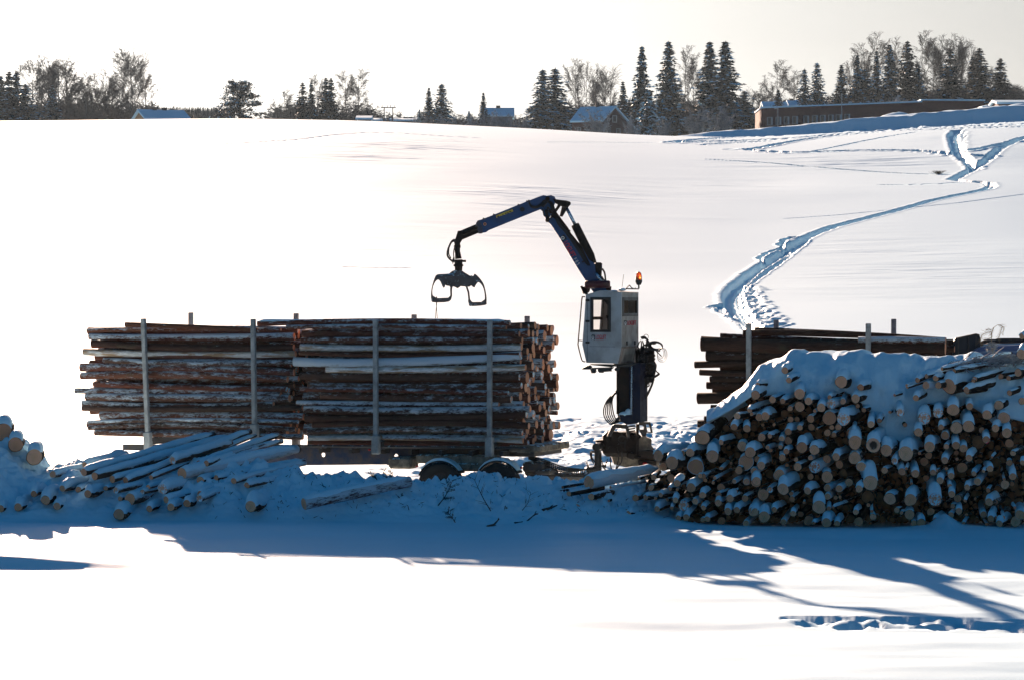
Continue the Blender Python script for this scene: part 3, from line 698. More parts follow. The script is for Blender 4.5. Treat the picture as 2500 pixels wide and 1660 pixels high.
# folds running back over the logs beneath, along their direction
fold = fbm((xw - .30 * D_) * 1.9, D_ * .28, 201, 3, .5) - .5
Zc = Zc + w * (fold * .42 * (1 - sstep(.6, .85, Tt) * .55) + (fbm(xw * 1.2, D_ * 1.2, 211, 3) - .5) * .12 + (fbm(xw * 5, D_ * 5, 213, 3) - .5) * .05 * (1 - sstep(.5, .7, Tt)))
D_ = D_ - w * (1 - sstep(.4, .6, Tt)) * (fbm(xw * 2.4, Zc * 2.2, 221, 3) - .45) * .5
xw = (PX - 1250) / F * D_
m = len(bx)
faces = [[j * m + i, j * m + i + 1, (j + 1) * m + i + 1, (j + 1) * m + i] for j in range(ns - 1) for i in range(m - 1)]
o = link_mesh('snow_blanket', np.stack([xw, D_, Zc], -1).tolist(), faces, M_SNOW, smooth=True)
tag(o, 'thick smooth snow blanket draped over the crest of the big log pile', 'snow', kind='stuff')
# ---------------------------------------------------------------- snowy logs fanned out on the left
rl = random.Random(31)
def K(x, y): return x / 3.374, 1000 + y / 3.374
# front x,y, radius | back x,y | front D, back D | cap, label
LL = [
 (435,530,29, 760,470, 66.0,67.6, .6, 'short snowy log poking out at the far left of the fan, upper row'),
 (690,512,32, 1762,200, 65.8,69.2, .55, 'long straight snow-topped log, uppermost and leftmost tip of the fan'),
 (700,452,28, 1040,362, 66.6,68.2, .9, 'stubby half-buried log with sunlit snow on top, left of the fan'),
 (780,545,34, 1900,220, 65.7,69.2, .5, 'long snowy log just below the uppermost one of the fan'),
 (960,500,15, 1400,400, 66.2,68.0, .6, 'thin snowy pole lying between two long logs of the fan'),
 (925,570,30, 1500,430, 65.6,67.5, .5, 'snowy log whose cut end sits fourth from left in the upper row'),
 (1035,582,30, 2062,175, 65.5,69.0, .5, 'long snowy log whose tip rises highest of the whole fan'),
 (1255,487,18, 1480,420, 66.3,67.3, .6, 'thin short pole under the log with the speckled cut end'),
 (1425,412,36, 1900,270, 66.2,68.2, .7, 'snow-loaded log with a speckled cut end in the middle of the fan'),
 (1245,555,20, 2105,208, 65.6,69.0, .6, 'narrow snowy log ending just right of the highest tip'),
 (1640,440,26, 2290,205, 66.2,69.0, .5, 'bark-flecked log whose tip lies third from the right of the fan'),
 (1700,440,24, 2322,258, 66.0,68.9, .6, 'snowy log whose tip hangs just under the bark-flecked one'),
 (1500,522,50, 2440,320, 65.6,68.4, .3, 'thickest snow-plastered log of the fan with a big yellow cut end'),
 (1780,560,26, 2500,420, 65.8,68.2, .6, 'snowy log lying right below the thickest plastered one'),
 (1925,585,28, 2510,440, 65.4,68.0, .6, 'snowy log with round brown cut end right of centre, ending rightmost'),
 (2035,618,26, 2420,545, 65.3,67.2, .7, 'small snowy log with a neat round end, rightmost of the fan'),
 (515,645,28, 750,590, 65.2,66.6, 1.3, 'stump-like log under a tall rounded snow cap, far left of the fan'),
 (870,645,20, 1000,612, 65.3,66.3, .6, 'small round pole end under the upper row, left of centre'),
 (955,662,27, 1420,560, 65.0,66.9, .6, 'log with frost-rimmed cut end in the second row of the fan'),
 (1220,635,21, 1480,560, 65.2,66.8, .5, 'thin dark-barked log under the narrow snowy one'),
 (1172,675,20, 1400,630, 65.0,66.3, .5, 'thin twin pole end left of the frosted broken log'),
 (1340,650,46, 1660,580, 64.9,66.5, .7, 'broken frosted log with ragged end in the lower middle of the fan'),
 (1070,735,50, 1320,680, 64.7,66.2, .3, 'large yellow cut end of a bare-topped log in the lower fan'),
 (1370,738,32, 1910,625, 64.7,66.8, .6, 'snow-topped log with dark bark stretching right from the lower middle'),
 (1650,690,28, 1900,600, 65.0,66.6, .9, 'log almost hidden by snow behind the pale round one'),
 (1645,728,30, 1915,630, 64.6,66.2, .6, 'short log with pale bluish round end in the lower right of the fan'),
 (645,655,26, 760,620, 65.4,66.4, .5, 'reddish log end tucked under the stump-like capped log'),
 (725,690,34, 860,660, 64.8,65.9, 1.2, 'orange half-buried log end under a steep snow slope'),
 (990,730,20, 1080,700, 65.0,65.9, .8, 'small dark log end left of the large yellow one'),
 (1650,580,34, 1800,540, 65.6,66.6, .4, 'reddish round log end below the thickest plastered log'),
 (375,742,42, 480,700, 64.7,65.9, 1.2, 'ragged split log end above a dark hollow at the left'),
 (470,790,32, 560,760, 64.6,65.7, 1.0, 'half-covered pale log end beside the split one'),
 (150,800,36, 280,770, 64.6,65.8, 1.4, 'half-buried orange log end in the smooth drift at far left'),
 (8,810,30, 120,790, 64.6,65.8, 1.2, 'dark log end cut off by the left edge of the picture'),
 (280,690,28, 380,660, 65.0,66.0, 1.6, 'dark wedge of a log buried in the left drift'),
 (980,860,50, 1120,830, 64.2,65.5, 1.0, 'lowest half-buried log end on the left, at the drift\'s foot'),
 (1230,812,28, 1330,780, 64.4,65.4, 1.0, 'small half-buried log end right of the lowest one'),
 (1408,800,34, 1500,770, 64.4,65.5, .9, 'orange log end standing upright-looking in the lower fan'),
 (1540,768,32, 1640,740, 64.5,65.6, 1.0, 'shaded oval log end peeking from snow in the lower right'),
 (2065,792,48, 2240,760, 64.2,65.9, 1.3, 'round yellow log end with a snow patch over a dark hollow'),
]
GL = 'snowy logs fanned out on the left'
for (x0, y0, r, x1, y1, d0, d1, cap, lab) in LL:
    a = K(x0, y0); b = K(x1, y1); p0 = P(a[0], a[1], d0); p1 = P(b[0], b[1], d1); rm = r / 3.374 / F * d0
    L = (p1 - p0).length
    big = x1 - x0 > 350
    o = make_log(p0, p1, rm, rm * (.8 if big else .95), M_BARKW if (r > 45 and big) else M_BARKF if (x1 - x0 > 200) else M_BARKP, M_CUTS if 'frost' in lab or 'bluish' in lab or 'speckled' in lab else M_CUT,
                 cap=cap * rm * 1.1, cap_to=L * .97, rnd=rl, nside=16, bend=rl.uniform(-.006, .006) * L, capw=84)
    tag(o, lab, 'log', GL)
def lone(x0, y0, r, x1, y1, d0, d1, cap, lab, mat=M_BARKL, g=None, cut=M_CUT):
    p0 = P(x0, y0, d0); p1 = P(x1, y1, d1); rm = r / F * d0
    o = make_log(p0, p1, rm, rm * .95, mat, cut, far_cut=True, cap=cap * rm, cap_to=(p1 - p0).length * .97, rnd=rl, nside=18, bend=.01, cut2=M_CUTD, capw=60)
    tag(o, lab, 'log', g); return o
lone(742, 1229, 15.5, 1000, 1174, 64.3, 65.4, .30, 'thick log lying alone in ploughed snow in front of the trailer wheels', M_BARKL)
lone(1438, 1176, 17, 1600, 1152, 65.3, 66.8, .4, 'thick pale log lying across the snow bank left of the big pile', M_BARKW)
lone(8, 1054, 23, 14, 1046, 67.3, 69.0, .8, 'highest snow-loaded log end at the picture\'s left edge', M_BARKP, 'snow-loaded logs at the left edge')
lone(38, 1084, 19, 44, 1078, 66.9, 68.4, .7, 'middle snow-loaded log end at the left edge', M_BARKP, 'snow-loaded logs at the left edge')
lone(84, 1114, 20, 92, 1108, 66.6, 68.0, .9, 'lowest snow-loaded log end at the left edge, right of two others', M_BARKP, 'snow-loaded logs at the left edge')
lone(705, 1195, 8, 805, 1180, 66.3, 67.2, .5, 'dark stub half sunk in the snow right of the left fan', M_BARKP)
# ---------------------------------------------------------------- simple materials
def mat_plain(name, col, rough=.5, metal=0.0, dirt=.35, dcol=(.09, .07, .055), snow=0.0, spec=.4, sc=6):
    m, nt, b = newmat(name); n = N(nt); c = n.coord('Object')
    d = n.math('MULTIPLY_ADD', n.noise(c, sc, 5, .65), 3.2, -1.6 + dirt * .9, clamp=True)
    out = n.mix(n.math('MULTIPLY', d, min(1, dirt * 1.8)), col, dcol)
    if snow:
        s = n.math('ADD', n.noise(c, 9, 5, .7), n.math('MULTIPLY', n.nz(), .22))
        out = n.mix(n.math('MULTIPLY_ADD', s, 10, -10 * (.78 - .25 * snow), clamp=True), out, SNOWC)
    nt.links.new(out, b.inputs['Base Color']); b.inputs['Roughness'].default_value = rough
    nt.links.new(n.math('MULTIPLY_ADD', d, .3, rough, clamp=True), b.inputs['Roughness'])
    b.inputs['Metallic'].default_value = metal; b.inputs['Specular IOR Level'].default_value = spec
    nt.links.new(n.bump(n.noise(c, 40, 3, .6), .25, .005), b.inputs['Normal'])
    return m
M_ALU = mat_plain('aluminium_post', (.40, .40, .40), .55, .2, .4, (.16, .15, .14), .15)
M_STEEL = mat_plain('dark_frame_steel', (.045, .045, .055), .5, .2, .5, (.10, .075, .055), .35)
M_STEELN = mat_plain('navy_frame_paint', (.02, .035, .09), .45, 0, .45, (.12, .09, .07), .3)
M_GRIME = mat_plain('salty_grime', (.30, .24, .18), .8, 0, .5, (.07, .055, .045), .45)
M_RUBBER = mat_plain('tyre_rubber', (.012, .012, .014), .8, 0, .15, (.05, .05, .05), .08)
M_RIM = mat_plain('wheel_rim', (.08, .07, .065), .6, .4, .6)
M_BLACK = mat_plain('black_plastic', (.012, .012, .013), .4, 0, .2, (.05, .045, .04))
M_HOSE = mat_plain('hydraulic_hose', (.010, .010, .011), .45, 0, .15, (.04, .035, .03))
M_RED = mat_plain('red_lens', (.45, .01, .01), .25, 0, .1)
# ---------------------------------------------------------------- trailer frame: s along (to the right and nearer), t across (away), z up
TH = math.atan2(2.8, 7.9)
EX = Vector((math.cos(TH), -math.sin(TH), 0)); EY = Vector((math.sin(TH), math.cos(TH), 0))
TO = P(350, 800, 71.8); TO.z = 0
def S_of(px, t=0.0):
    """s along the trailer side for a photo column px on the plane at t"""
    k = (px - 1250) / F; q = TO + EY * t
    return (k * q.y - q.x) / (EX.x - k * EX.y)
def TW(s, t, z): return TO + EX * s + EY * t + Vector((0, 0, z))
def TZ(px, py, t=0.0):
    s = S_of(px, t); d = TW(s, t, 0).y
    return s, CAMH - (py - HOR) / F * d
def TL(px, py, t=0.0):      # local (s,t,z)
    s, z = TZ(px, py, t); return Vector((s, t, z))
trailer = empty('log_trailer', TO, -TH, 'long log trailer with grey posts, loaded with two bundles, its wheels behind the snow bank', 'trailer')
b = MB()
# main beam: tapering plate girders
for t in (.72, 1.55):
    pts = [TZ(560, 1088, t), TZ(1000, 1090, t), TZ(1020, 1105, t), TZ(1020, 1112, t), TZ(950, 1133, t), TZ(600, 1136, t)]
    b.plate(pts, [(lambda c: [(c[0] + .06 * math.cos(a), c[1] + .06 * math.sin(a)) for a in [6.283 * i / 10 for i in range(10)]])(TZ(966, 1113, t)),
                  (lambda c: [(c[0] + .06 * math.cos(a), c[1] + .06 * math.sin(a)) for a in [6.283 * i / 10 for i in range(10)]])(TZ(788, 1109, t))], lambda u, v, w, t=t: (u, t + w, v), 0, .08, 1)
    p0, p1 = TL(1010, 1103, t), TL(1300, 1103, t)
    b.box(((p0.x + p1.x) / 2, t + .04, (p0.z + p1.z) / 2), (p1.x - p0.x, .12, .16), m=0)
    p0, p1 = TL(300, 1093, t), TL(570, 1093, t)
    b.box(((p0.x + p1.x) / 2, t + .04, (p0.z + p1.z) / 2), (p1.x - p0.x, .1, .14), m=0)
s0 = S_of(700); s1 = S_of(1290)
for k in range(9):
    s = lerp(s0, s1, k / 8); b.box((s, 1.2, 1.22), (.08, 1.9, .10), m=0)
for q in (.15, 2.25):    # side rails
    p0, p1 = TL(640, 1087, q), TL(1290, 1093, q); b.tube([(p0.x, q, p0.z), (p1.x, q, p1.z)], .035, 6, 0)
b.build('frame', [M_STEEL, M_STEELN], trailer)
b = MB()     # grimy box and tanks hanging below the frame
p = TL(985, 1128, .5); b.box(p, (.55, .5, .26), bev=.05)
p = TL(945, 1126, .6); b.box(p + Vector((0, .3, 0)), (.22, .3, .18), bev=.04)
p = TL(1120, 1120, .5); b.box(p, (1.9, .35, .20), bev=.03)
p = TL(1150, 1137, .45); b.box(p, (.75, .3, .22), bev=.06)
b.build('under_box', M_GRIME, trailer)
# bolsters and posts
near = [(350, 778, 362, 1089), (618, 779, 622, 1070), (917, 782, 918, 1098), (1196, 782, 1195, 1103)]
far = [(466, 763), (723, 765), (1011, 768), (1287, 772)]
for i, ((x0, y0, x1, y1), (fx, fy)) in enumerate(zip(near, far)):
    a = TL(x0, y0, 0); c = TL(x1, y1, 0)
    m = MB(); d = (a - c); L = d.length; ang = math.atan2(d.x, d.z)
    rot = Matrix.Rotation(ang, 3, 'Y')
    m.box((a + c) / 2, (.10, .11, L), rot, bev=.012)
    q = c + d.normalized() * .12; m.box(q, (.17, .16, .42), rot, bev=.02)
    for hz in (.35, .62): m.box(c + d.normalized() * (L * hz), (.112, .122, .02), rot)
    m.build('post', M_ALU, trailer)
    s_f, z_f = TZ(fx, fy, 2.42); m = MB(); m.box((s_f, 2.42, (z_f + 1.15) / 2), (.10, .11, z_f - 1.15), bev=.012)
    m.box((s_f, 2.42, 1.33), (.17, .16, .42), bev=.02)
    m.build('post', M_ALU, trailer)
    m = MB(); zc = c.z + .10; m.box((c.x, 1.2, zc + .02), (.16, 2.34, .16), bev=.015); m.build('bolster', M_STEEL, trailer)
# wheels
def wheel(px, py, t, r=.505):
    c = TL(px, py, t); w = .30
    prof = [(.27, -.10), (.30, -.13), (.40, -.15), (.46, -.15), (.490, -.13), (.505, -.09), (.505, .09), (.490, .13), (.46, .15), (.40, .15), (.30, .13), (.27, .10)]
    n = 44; vs = []; fs = []
    for j in range(n):
        a = 6.28318 * j / n
        for q, (rr, yy) in enumerate(prof):
            k = rr - (.012 if (q in (5, 6) and j % 2) else 0)
            vs.append(c + Vector((k * math.cos(a), yy + t * 0, k * math.sin(a))))
    P_ = len(prof)
    for j in range(n):
        for q in range(P_ - 1): fs.append([j * P_ + q, j * P_ + q + 1, ((j + 1) % n) * P_ + q + 1, ((j + 1) % n) * P_ + q])
    m = MB(); m.add(vs, fs); tyre_v = m
    root = m.build('wheel', M_RUBBER, trailer, smooth=True)
    m = MB(); m.cyl(c + Vector((0, -.06, 0)), c + Vector((0, .10, 0)), .275, n=28); m.cyl(c + Vector((0, -.13, 0)), c + Vector((0, -.05, 0)), .11, n=16)
    for k in range(10):
        a = 6.283 * k / 10; m.cyl(c + Vector((.17 * math.cos(a), -.085, .17 * math.sin(a))), c + Vector((.17 * math.cos(a), -.05, .17 * math.sin(a))), .018, n=6)
    m.build('rim', M_RIM, root)
for t in (.16, 2.25):
    wheel(1077, 1183, t); wheel(1218, 1185, t)
m = MB()
for px in (1077, 1218):
    c = TL(px, 1188, .16); m.cyl((c.x, .2, c.z), (c.x, 2.2, c.z), .07)
m.box((TL(1147, 1175, .6).x, 1.2, .62), (1.5, .9, .12)); m.build('axle', M_STEEL, trailer)
for px in (1077, 1218):   # snow-loaded mudguards
    c = TL(px, 1185, .16); m = MB(); vs = []; n = 16
    for r_ in (.525, .56):
        for k in range(n + 1):
            a = R(32) + R(124) * k / n
            for yy in (-.08, .24): vs.append(c + Vector((r_ * math.cos(a), yy, r_ * math.sin(a))))
    q = 2 * (n + 1); fs = []
    for k in range(n):
        fs += [[2 * k, 2 * k + 1, 2 * k + 3, 2 * k + 2], [q + 2 * k, q + 2 * k + 1, q + 2 * k + 3, q + 2 * k + 2], [2 * k, 2 * k + 2, q + 2 * k + 2, q + 2 * k], [2 * k + 1, 2 * k + 3, q + 2 * k + 3, q + 2 * k + 1]]
    fs += [[0, 1, q + 1, q], [2 * n, 2 * n + 1, q + 2 * n + 1, q + 2 * n]]
    m.add(vs, fs); gd = m.build('mudguard', M_BLACK, trailer)
    m = MB(); vs = []
    for r_, f_ in ((.562, 0), (.562, 1)):
        for k in range(n + 1):
            a = R(38) + R(104) * k / n; rr = r_ + f_ * (.01 + .045 * math.sin(math.pi * k / n) * (.7 + .6 * rl.random()))
            for yy in (-.09, .23): vs.append(c + Vector((rr * math.cos(a), yy, rr * math.sin(a))))
    m.add(vs, fs); m.build('snow', M_SNOWC, gd)
for px, py in ((1018, 1137), (1273, 1141), (902, 1097)):
    c = TL(px, py, -.02); m = MB(); m.box(c, (.06, .05, .05), bev=.015); m.build('marker_light', M_RED, trailer)
m = MB()   # drawbar to the truck
m.tube([TL(1285, 1150, 1.0), TL(1330, 1162, 1.05), TL(1480, 1165, 1.1)], .09, 8)
m.tube([TL(1285, 1150, 1.5), TL(1350, 1162, 1.3), TL(1480, 1165, 1.15)], .07, 8)
m.box(TL(1310, 1138, .9), (.5, .5, .22), bev=.04); m.box(TL(1335, 1150, .9), (.35, .6, .12), bev=.03)
m.build('drawbar', M_STEEL, trailer)
m = MB()
def helix(a, b, turns, r, n=10, sag=.15):
    pts = []; k = int(turns * n)
    for i in range(k + 1):
        t = i / k; p = a.lerp(b, t) - Vector((0, 0, sag * 4 * t * (1 - t)))
        q = 6.283 * turns * t; pts.append(p + Vector((0, math.cos(q) * r, math.sin(q) * r)))
    return pts
m.tube(helix(TL(1330, 1128, .9), TL(1462, 1138, .9), 26, .05), .010, 5)
m.tube(helix(TL(1330, 1140, 1.1), TL(1465, 1150, 1.1), 22, .045), .010, 5)
for k in range(4): m.tube([TL(1290, 1110 + 3 * k, .9), TL(1330, 1122 + 4 * k, .85), TL(1380, 1140 + 4 * k, .8), TL(1460, 1148 - 3 * k, .9)], .016, 5)
m.build('coiled_hose', M_HOSE, trailer)
# heavy timber skid at the right end
m = MB(); m.box(TL(1288, 1093, .5) + Vector((0, .8, 0)), (.75, 2.0, .16), bev=.03)
m.plate([TZ(1262, 1088, .3), TZ(1306, 1086, .3), TZ(1296, 1106, .3), TZ(1262, 1104, .3)], [], lambda u, v, w: (u, .3 + w, v), 0, .35); m.build('end_skid', M_GRIME, trailer)
# ---------------------------------------------------------------- load on the trailer
rt = random.Random(404)
def tlog(px0, py0, px1, py1, r, t, lab, mat=None, grp=None, farcut=True, nearcut=True, t1=None, cap=0.0):
    t1 = t if t1 is None else t1
    a = TL(px0, py0, t); c = TL(px1, py1, t1)
    a, c = TW(*a), TW(*c); rm = r / F * 70.5
    o = make_log(a, c, rm, rm * rt.uniform(.86, 1.0), mat or (M_BARKT if rt.random() < .12 else M_BARKL), M_CUTS if rt.random() < .3 else M_CUT, far_cut=farcut, rnd=rt, nside=14, nseg=8,
                 cap=cap, cap_to=(c - a).length * .98, cut2=M_CUTS if rt.random() < .3 else M_CUT, bend=rt.uniform(-.12, .12), capw=45)
    return tag(o, lab, 'log', grp)
def Q6(x, y): return 150 + x / 2.8, 740 + y / 2.8
def Q7(x, y): return 700 + x / 2.8, 740 + y / 2.8
GA = 'logs in the left bundle on the trailer'; GB = 'logs in the right bundle on the trailer'
A = [(440,148,1345,186,19),(176,188,1500,180,13),(192,230,1590,222,22),(208,272,1588,300,22),(155,332,1600,345,25),(290,388,1600,400,20),(133,437,1590,472,28),(136,495,1545,520,27),(232,550,1540,588,22),(97,597,1500,622,22),(170,638,1560,650,28),(146,682,1450,690,24),(146,716,1650,712,22),(268,765,1655,775,27),(185,812,1620,812,15),(186,850,1600,862,17),(232,882,1650,912,22)]
for i, (x0, y0, x1, y1, r) in enumerate(A):
    a = Q6(x0, y0); c = Q6(x1, y1)
    mt = M_BARKT if i in (4,) else M_BARKW if i in () else M_BARKL
    tlog(*a, *c, r / 2.8, .14 + r / 2.8 / 110, f'side log of the trailer\'s left bundle, {ordw(i)} from the top', mt, GA)
for col in range(1, 9):
    t = .14 + col * .262
    sh = 11.5 * col * .96   # the far side shows further right in the photo
    y = 800 - 0; i = 0; inner = globals().setdefault('innerA', [])
    while y < 1058:
        r = rt.uniform(6, 10.5)
        y += r * .95
        l = 205 + rt.uniform(-8, 55) + sh; rr_ = 712 + rt.uniform(-25, 22) + sh
        if col < 4 or y < 820: 
            inner.append(tlog(l, y, rr_, y + rt.uniform(-3, 3), r, t, f'log of the trailer\'s left bundle, row {["two","three","four","five","six","seven","eight","nine"][col-1]} from the near side, {ordw(i)} down', M_BARKL, GA))
        i += 1; y += r * .95
merge_logs(innerA, 'inner_logs', 'uneven left tips and tops of the logs behind the side row, trailer\'s left bundle')
m = MB()
for col in range(4, 9):
    t = .14 + col * .262
    for k in range(14): m.tube([TL(235 + 11.5 * col + rt.uniform(0, 40), 826 + k * 17, t), TL(705 + 11 * col, 826 + k * 17, t)], .085, 8)
o = m.build('bundle_core', M_BARKD, None); set_attr(o, .5); o.location = TO; o.rotation_euler = (0, 0, -TH)
tag(o, 'hidden heart of the trailer\'s left log bundle, seen only through gaps', 'logs', kind='stuff')
B = [(-196,140,1526,136,20),(0,166,1500,168,15),(110,208,1590,212,23),(100,252,1610,250,18),(98,300,1605,300,24),(90,340,1590,348,14),(52,400,1600,356,32),(272,452,1632,438,22),(95,496,1590,504,26),(150,562,1605,562,22),(98,585,1515,612,18),(240,628,1535,655,26),(70,680,1450,690,18),(122,722,1665,722,24),(130,785,1640,760,26),(180,828,1655,836,22),(145,880,1610,886,20),(150,918,1615,938,20)]
BB = M_BARKW
for i, (x0, y0, x1, y1, r) in enumerate(B):
    a = Q7(x0, y0); c = Q7(x1, y1)
    mt = M_BARKW if i == 6 else M_BARKT if i in (7, 4) else M_BARKL
    if i == 17 : mt = M_BARKT
    tlog(*a, *c, r / 2.8, .14 + r / 2.8 / 110, f'side log of the trailer\'s right bundle, {ordw(i)} from the top', mt, GB, cap=.03 if i == 0 else 0)
innerB = []
W9 = ['two', 'three', 'four', 'five', 'six', 'seven', 'eight', 'nine', 'ten']
for col in range(1, 10):
    t = .14 + col * .25; sh = 11 * col
    y = (788 if col < 6 else 796) + rt.uniform(-3, 3); i = 0
    while y < 1072:
        r = rt.uniform(5.5, 12.5) if rt.random() < .8 else rt.uniform(10, 15); y += r * .93
        rr_ = 1270 + rt.uniform(-18, 14) + sh * .88; l = 745 + rt.uniform(-15, 25) + sh * .8
        lg = tlog(l, y + rt.uniform(-3, 3), rr_, y, r, t, f'log of the trailer\'s right bundle, row {W9[col-1]} from the near side, {ordw(i)} down', M_BARKL, GB, nearcut=False)
        if col > 3: innerB.append(lg)
        i += 1; y += r * .93
merge_logs(innerB, 'inner_logs', 'crowd of round cut ends at the back right of the trailer\'s right bundle')
# ---------------------------------------------------------------- logging truck with crane
M_CABG = mat_plain('grey_cab_paint', (.40, .42, .44), .45, 0, .35, (.20, .18, .16), .0, sc=3)
M_CABD = mat_plain('grey_cab_side_lit', (.36, .34, .31), .5, 0, .4, (.18, .15, .12), .0, sc=4)  # same grey paint, with the browner light on this side put into the colour
M_BLUE = mat_plain('blue_crane_paint', (.010, .055, .17), .4, 0, .25, (.03, .03, .035), .05, sc=4)
M_BLUET = mat_plain('blue_truck_paint', (.02, .09, .28), .3, 0, .2, (.06, .06, .07), .1, sc=4)
M_CHROME = mat_plain('cylinder_rod', (.35, .50, .65), .2, .8, .05)
M_DARKM = mat_plain('greasy_dark_metal', (.018, .014, .013), .5, .2, .4, (.05, .034, .026), .05, spec=.12)
M_MAROON = mat_plain('dark_red_cylinder', (.10, .015, .018), .45, 0, .3)
M_FROST = mat_plain('frosted_grapple_steel', (.10, .10, .105), .55, .2, .3, (.10, .075, .06), .75)
M_PAPER = mat_plain('yellow_sticker', (.62, .42, .05), .6, 0, .2)
M_ORST = mat_plain('orange_sticker', (.65, .25, .10), .6, 0, .1)
M_REDL = mat_plain('red_lettering', (.50, .03, .05), .6, 0, .25, (.3, .2, .2))
M_WHT = mat_plain('white_lettering', (.62, .62, .62), .6, 0, .15, (.4, .4, .4))
M_BLK = mat_plain('black_lettering', (.02, .02, .02), .6, 0, 0)
m, nt_, b_ = newmat('window_glass'); M_GLASS = m
b_.inputs['Base Color'].default_value = (.9, .85, .8, 1); b_.inputs['Roughness'].default_value = .05; b_.inputs['Transmission Weight'].default_value = 1; b_.inputs['IOR'].default_value = 1.02
m, nt_, b_ = newmat('amber_lens'); M_AMBER = m
b_.inputs['Base Color'].default_value = (.95, .12, .02, 1); b_.inputs['Roughness'].default_value = .15; b_.inputs['Transmission Weight'].default_value = .75
m, nt_, b_ = newmat('rear_tarp'); M_DARKP = m; b_.inputs['Base Color'].default_value = (.012, .016, .03, 1); b_.inputs['Roughness'].default_value = .6
TT = R(14)
KO = P(1545, 900, 70.6); KO.z = 0
truck = empty('log_truck', KO, -TT, 'blue timber truck with a loading crane and a raised grey crane cab at its rear', 'truck')
TX = Vector((math.cos(TT), -math.sin(TT), 0)); TY = Vector((math.sin(TT), math.cos(TT), 0))
def KS(px, t=0.0):
    k = (px - 1250) / F; q = KO + TY * t; return (k * q.y - q.x) / (TX.x - k * TX.y)
def KL(px, py, t=0.0):
    s = KS(px, t); d = (KO + TX * s + TY * t).y; return Vector((s, t, CAMH - (py - HOR) / F * d))
def KZ(px, py, t=0.0): p = KL(px, py, t); return (p.x, p.z)
def imgpts(pts): return [(p[0], p[1]) for p in pts]
def wplate(mb, outer, holes, d, th, m=0):
    """outline in photo pixels on a plane parallel to the picture at distance d, th thick"""
    mb.plate([tuple(P(x, y, d)[k] for k in (0, 2)) for x, y in outer], [[tuple(P(x, y, d)[k] for k in (0, 2)) for x, y in h] for h in holes], lambda u, v, w: (u, d + w, v), 0, th, m)
ZC = lambda x, y: (1400 + x / 6.03, 670 + y / 6.03)
ZB = lambda x, y: (1300 + x / 6.818, 470 + y / 6.818)
ZG = lambda x, y: (1000 + x / 3.374, 440 + y / 3.374)
ZJ = lambda x, y: (1100 + x / 9.085, 470 + y / 9.085)
ZR = lambda x, y: (1430 + x / 8.71, 1000 + y / 8.71)
# ---- chassis and rear frame
m = MB(); s0 = KS(1600); s1 = KS(2480)
for t in (.75, 1.55): m.box(((s0 + s1) / 2, t, 1.0), (s1 - s0, .09, .28))
for k in range(7): m.box((lerp(s0, s1, k / 6), 1.15, 1.0), (.1, .9, .2))
m.build('chassis', M_STEEL, truck)
m = MB()     # grimy rear guards and boxes round the crane foot
wplate(m, [ZR(530, 900), ZR(760, 800), ZR(1100, 830), ZR(1430, 860), ZR(1560, 1100), ZR(1600, 1290), ZR(1250, 1310), ZR(900, 1230), ZR(600, 1150)], [], 70.9, .9, 0)
wplate(m, [ZR(1090, 860), ZR(1110, 640), ZR(1230, 530), ZR(1300, 580), ZR(1400, 620), ZR(1400, 760), ZR(1470, 850)], [], 70.6, .5, 0)
m.build('rear_guard', M_GRIME, truck, world=True)
m = MB()
wplate(m, [ZR(1050, 1040), ZR(1440, 1030), ZR(1440, 870), ZR(1120, 860), ZR(1120, 880), ZR(1180, 990), ZR(1060, 1010)], [], 70.45, .5)
wplate(m, [ZR(1120, 1080), ZR(1500, 1080), ZR(1500, 1180), ZR(1400, 1170), ZR(1300, 1210), ZR(1130, 1200)], [], 70.5, .5)
wplate(m, [ZR(210, 650), ZR(500, 630), ZR(500, 860), ZR(330, 870), ZR(320, 700), ZR(215, 690)], [], 70.7, .35)
wplate(m, [ZR(1070, 300), ZR(1130, 300), ZR(1130, 1040), ZR(1080, 1040)], [], 70.5, .12)
for (x, y, r_) in ((600, 720, .10), (720, 600, .09), (860, 720, .13), (640, 560, .12), (960, 700, .11), (1010, 600, .08), (780, 800, .12), (560, 840, .09)):
    p = P(*ZR(x, y), 70.6); m.cyl(p, p + Vector((rp.uniform(-.1, .1), .5, rp.uniform(-.05, .05))), r_, n=10)
m.box(P(*ZR(760, 720), 71.0), (.85, .7, .55), bev=.08); m.box(P(*ZR(1010, 800), 71.0), (.5, .6, .3), bev=.05)
p = P(*ZR(960, 970), 70.5); m.box(p, (.18, .2, .14), Matrix.Rotation(.3, 3, 'Y'), bev=.02)
m.build('crane_base', M_DARKM, truck, world=True)
m = MB()     # stabiliser leg frames beside the column foot
wplate(m, [ZR(455, 560), ZR(560, 330), ZR(620, 300), ZR(880, 315), ZR(920, 400), ZR(945, 600), ZR(880, 580), ZR(850, 400), ZR(640, 385), ZR(560, 520), ZR(520, 570)], [], 70.3, .12)
m.build('step_frame', M_STEEL, truck, world=True); m = MB()
wplate(m, [ZR(1130, 250), ZR(1370, 255), ZR(1385, 290), ZR(1430, 490), ZR(1370, 490), ZR(1300, 480), ZR(1280, 560), ZR(1200, 560), ZR(1130, 420)],
       [[ZR(1145, 325), ZR(1200, 325), ZR(1235, 360), ZR(1230, 415), ZR(1150, 415)], [ZR(1280, 305), ZR(1340, 310), ZR(1360, 370), ZR(1295, 375)], [ZR(1300, 390), ZR(1365, 385), ZR(1380, 470), ZR(1315, 460)]], 70.6, .10)
m.build('step_frame', M_STEEL, truck, world=True)
for k in range(3): m = MB(); p = P(*ZR(970, 345 + k * 52), 70.25); m.box(p, (.17, .2, .03), Matrix.Rotation(-.15, 3, 'Y')); m.build('step', M_STEEL, truck, world=True)
m = MB()     # stabiliser leg with cylinder
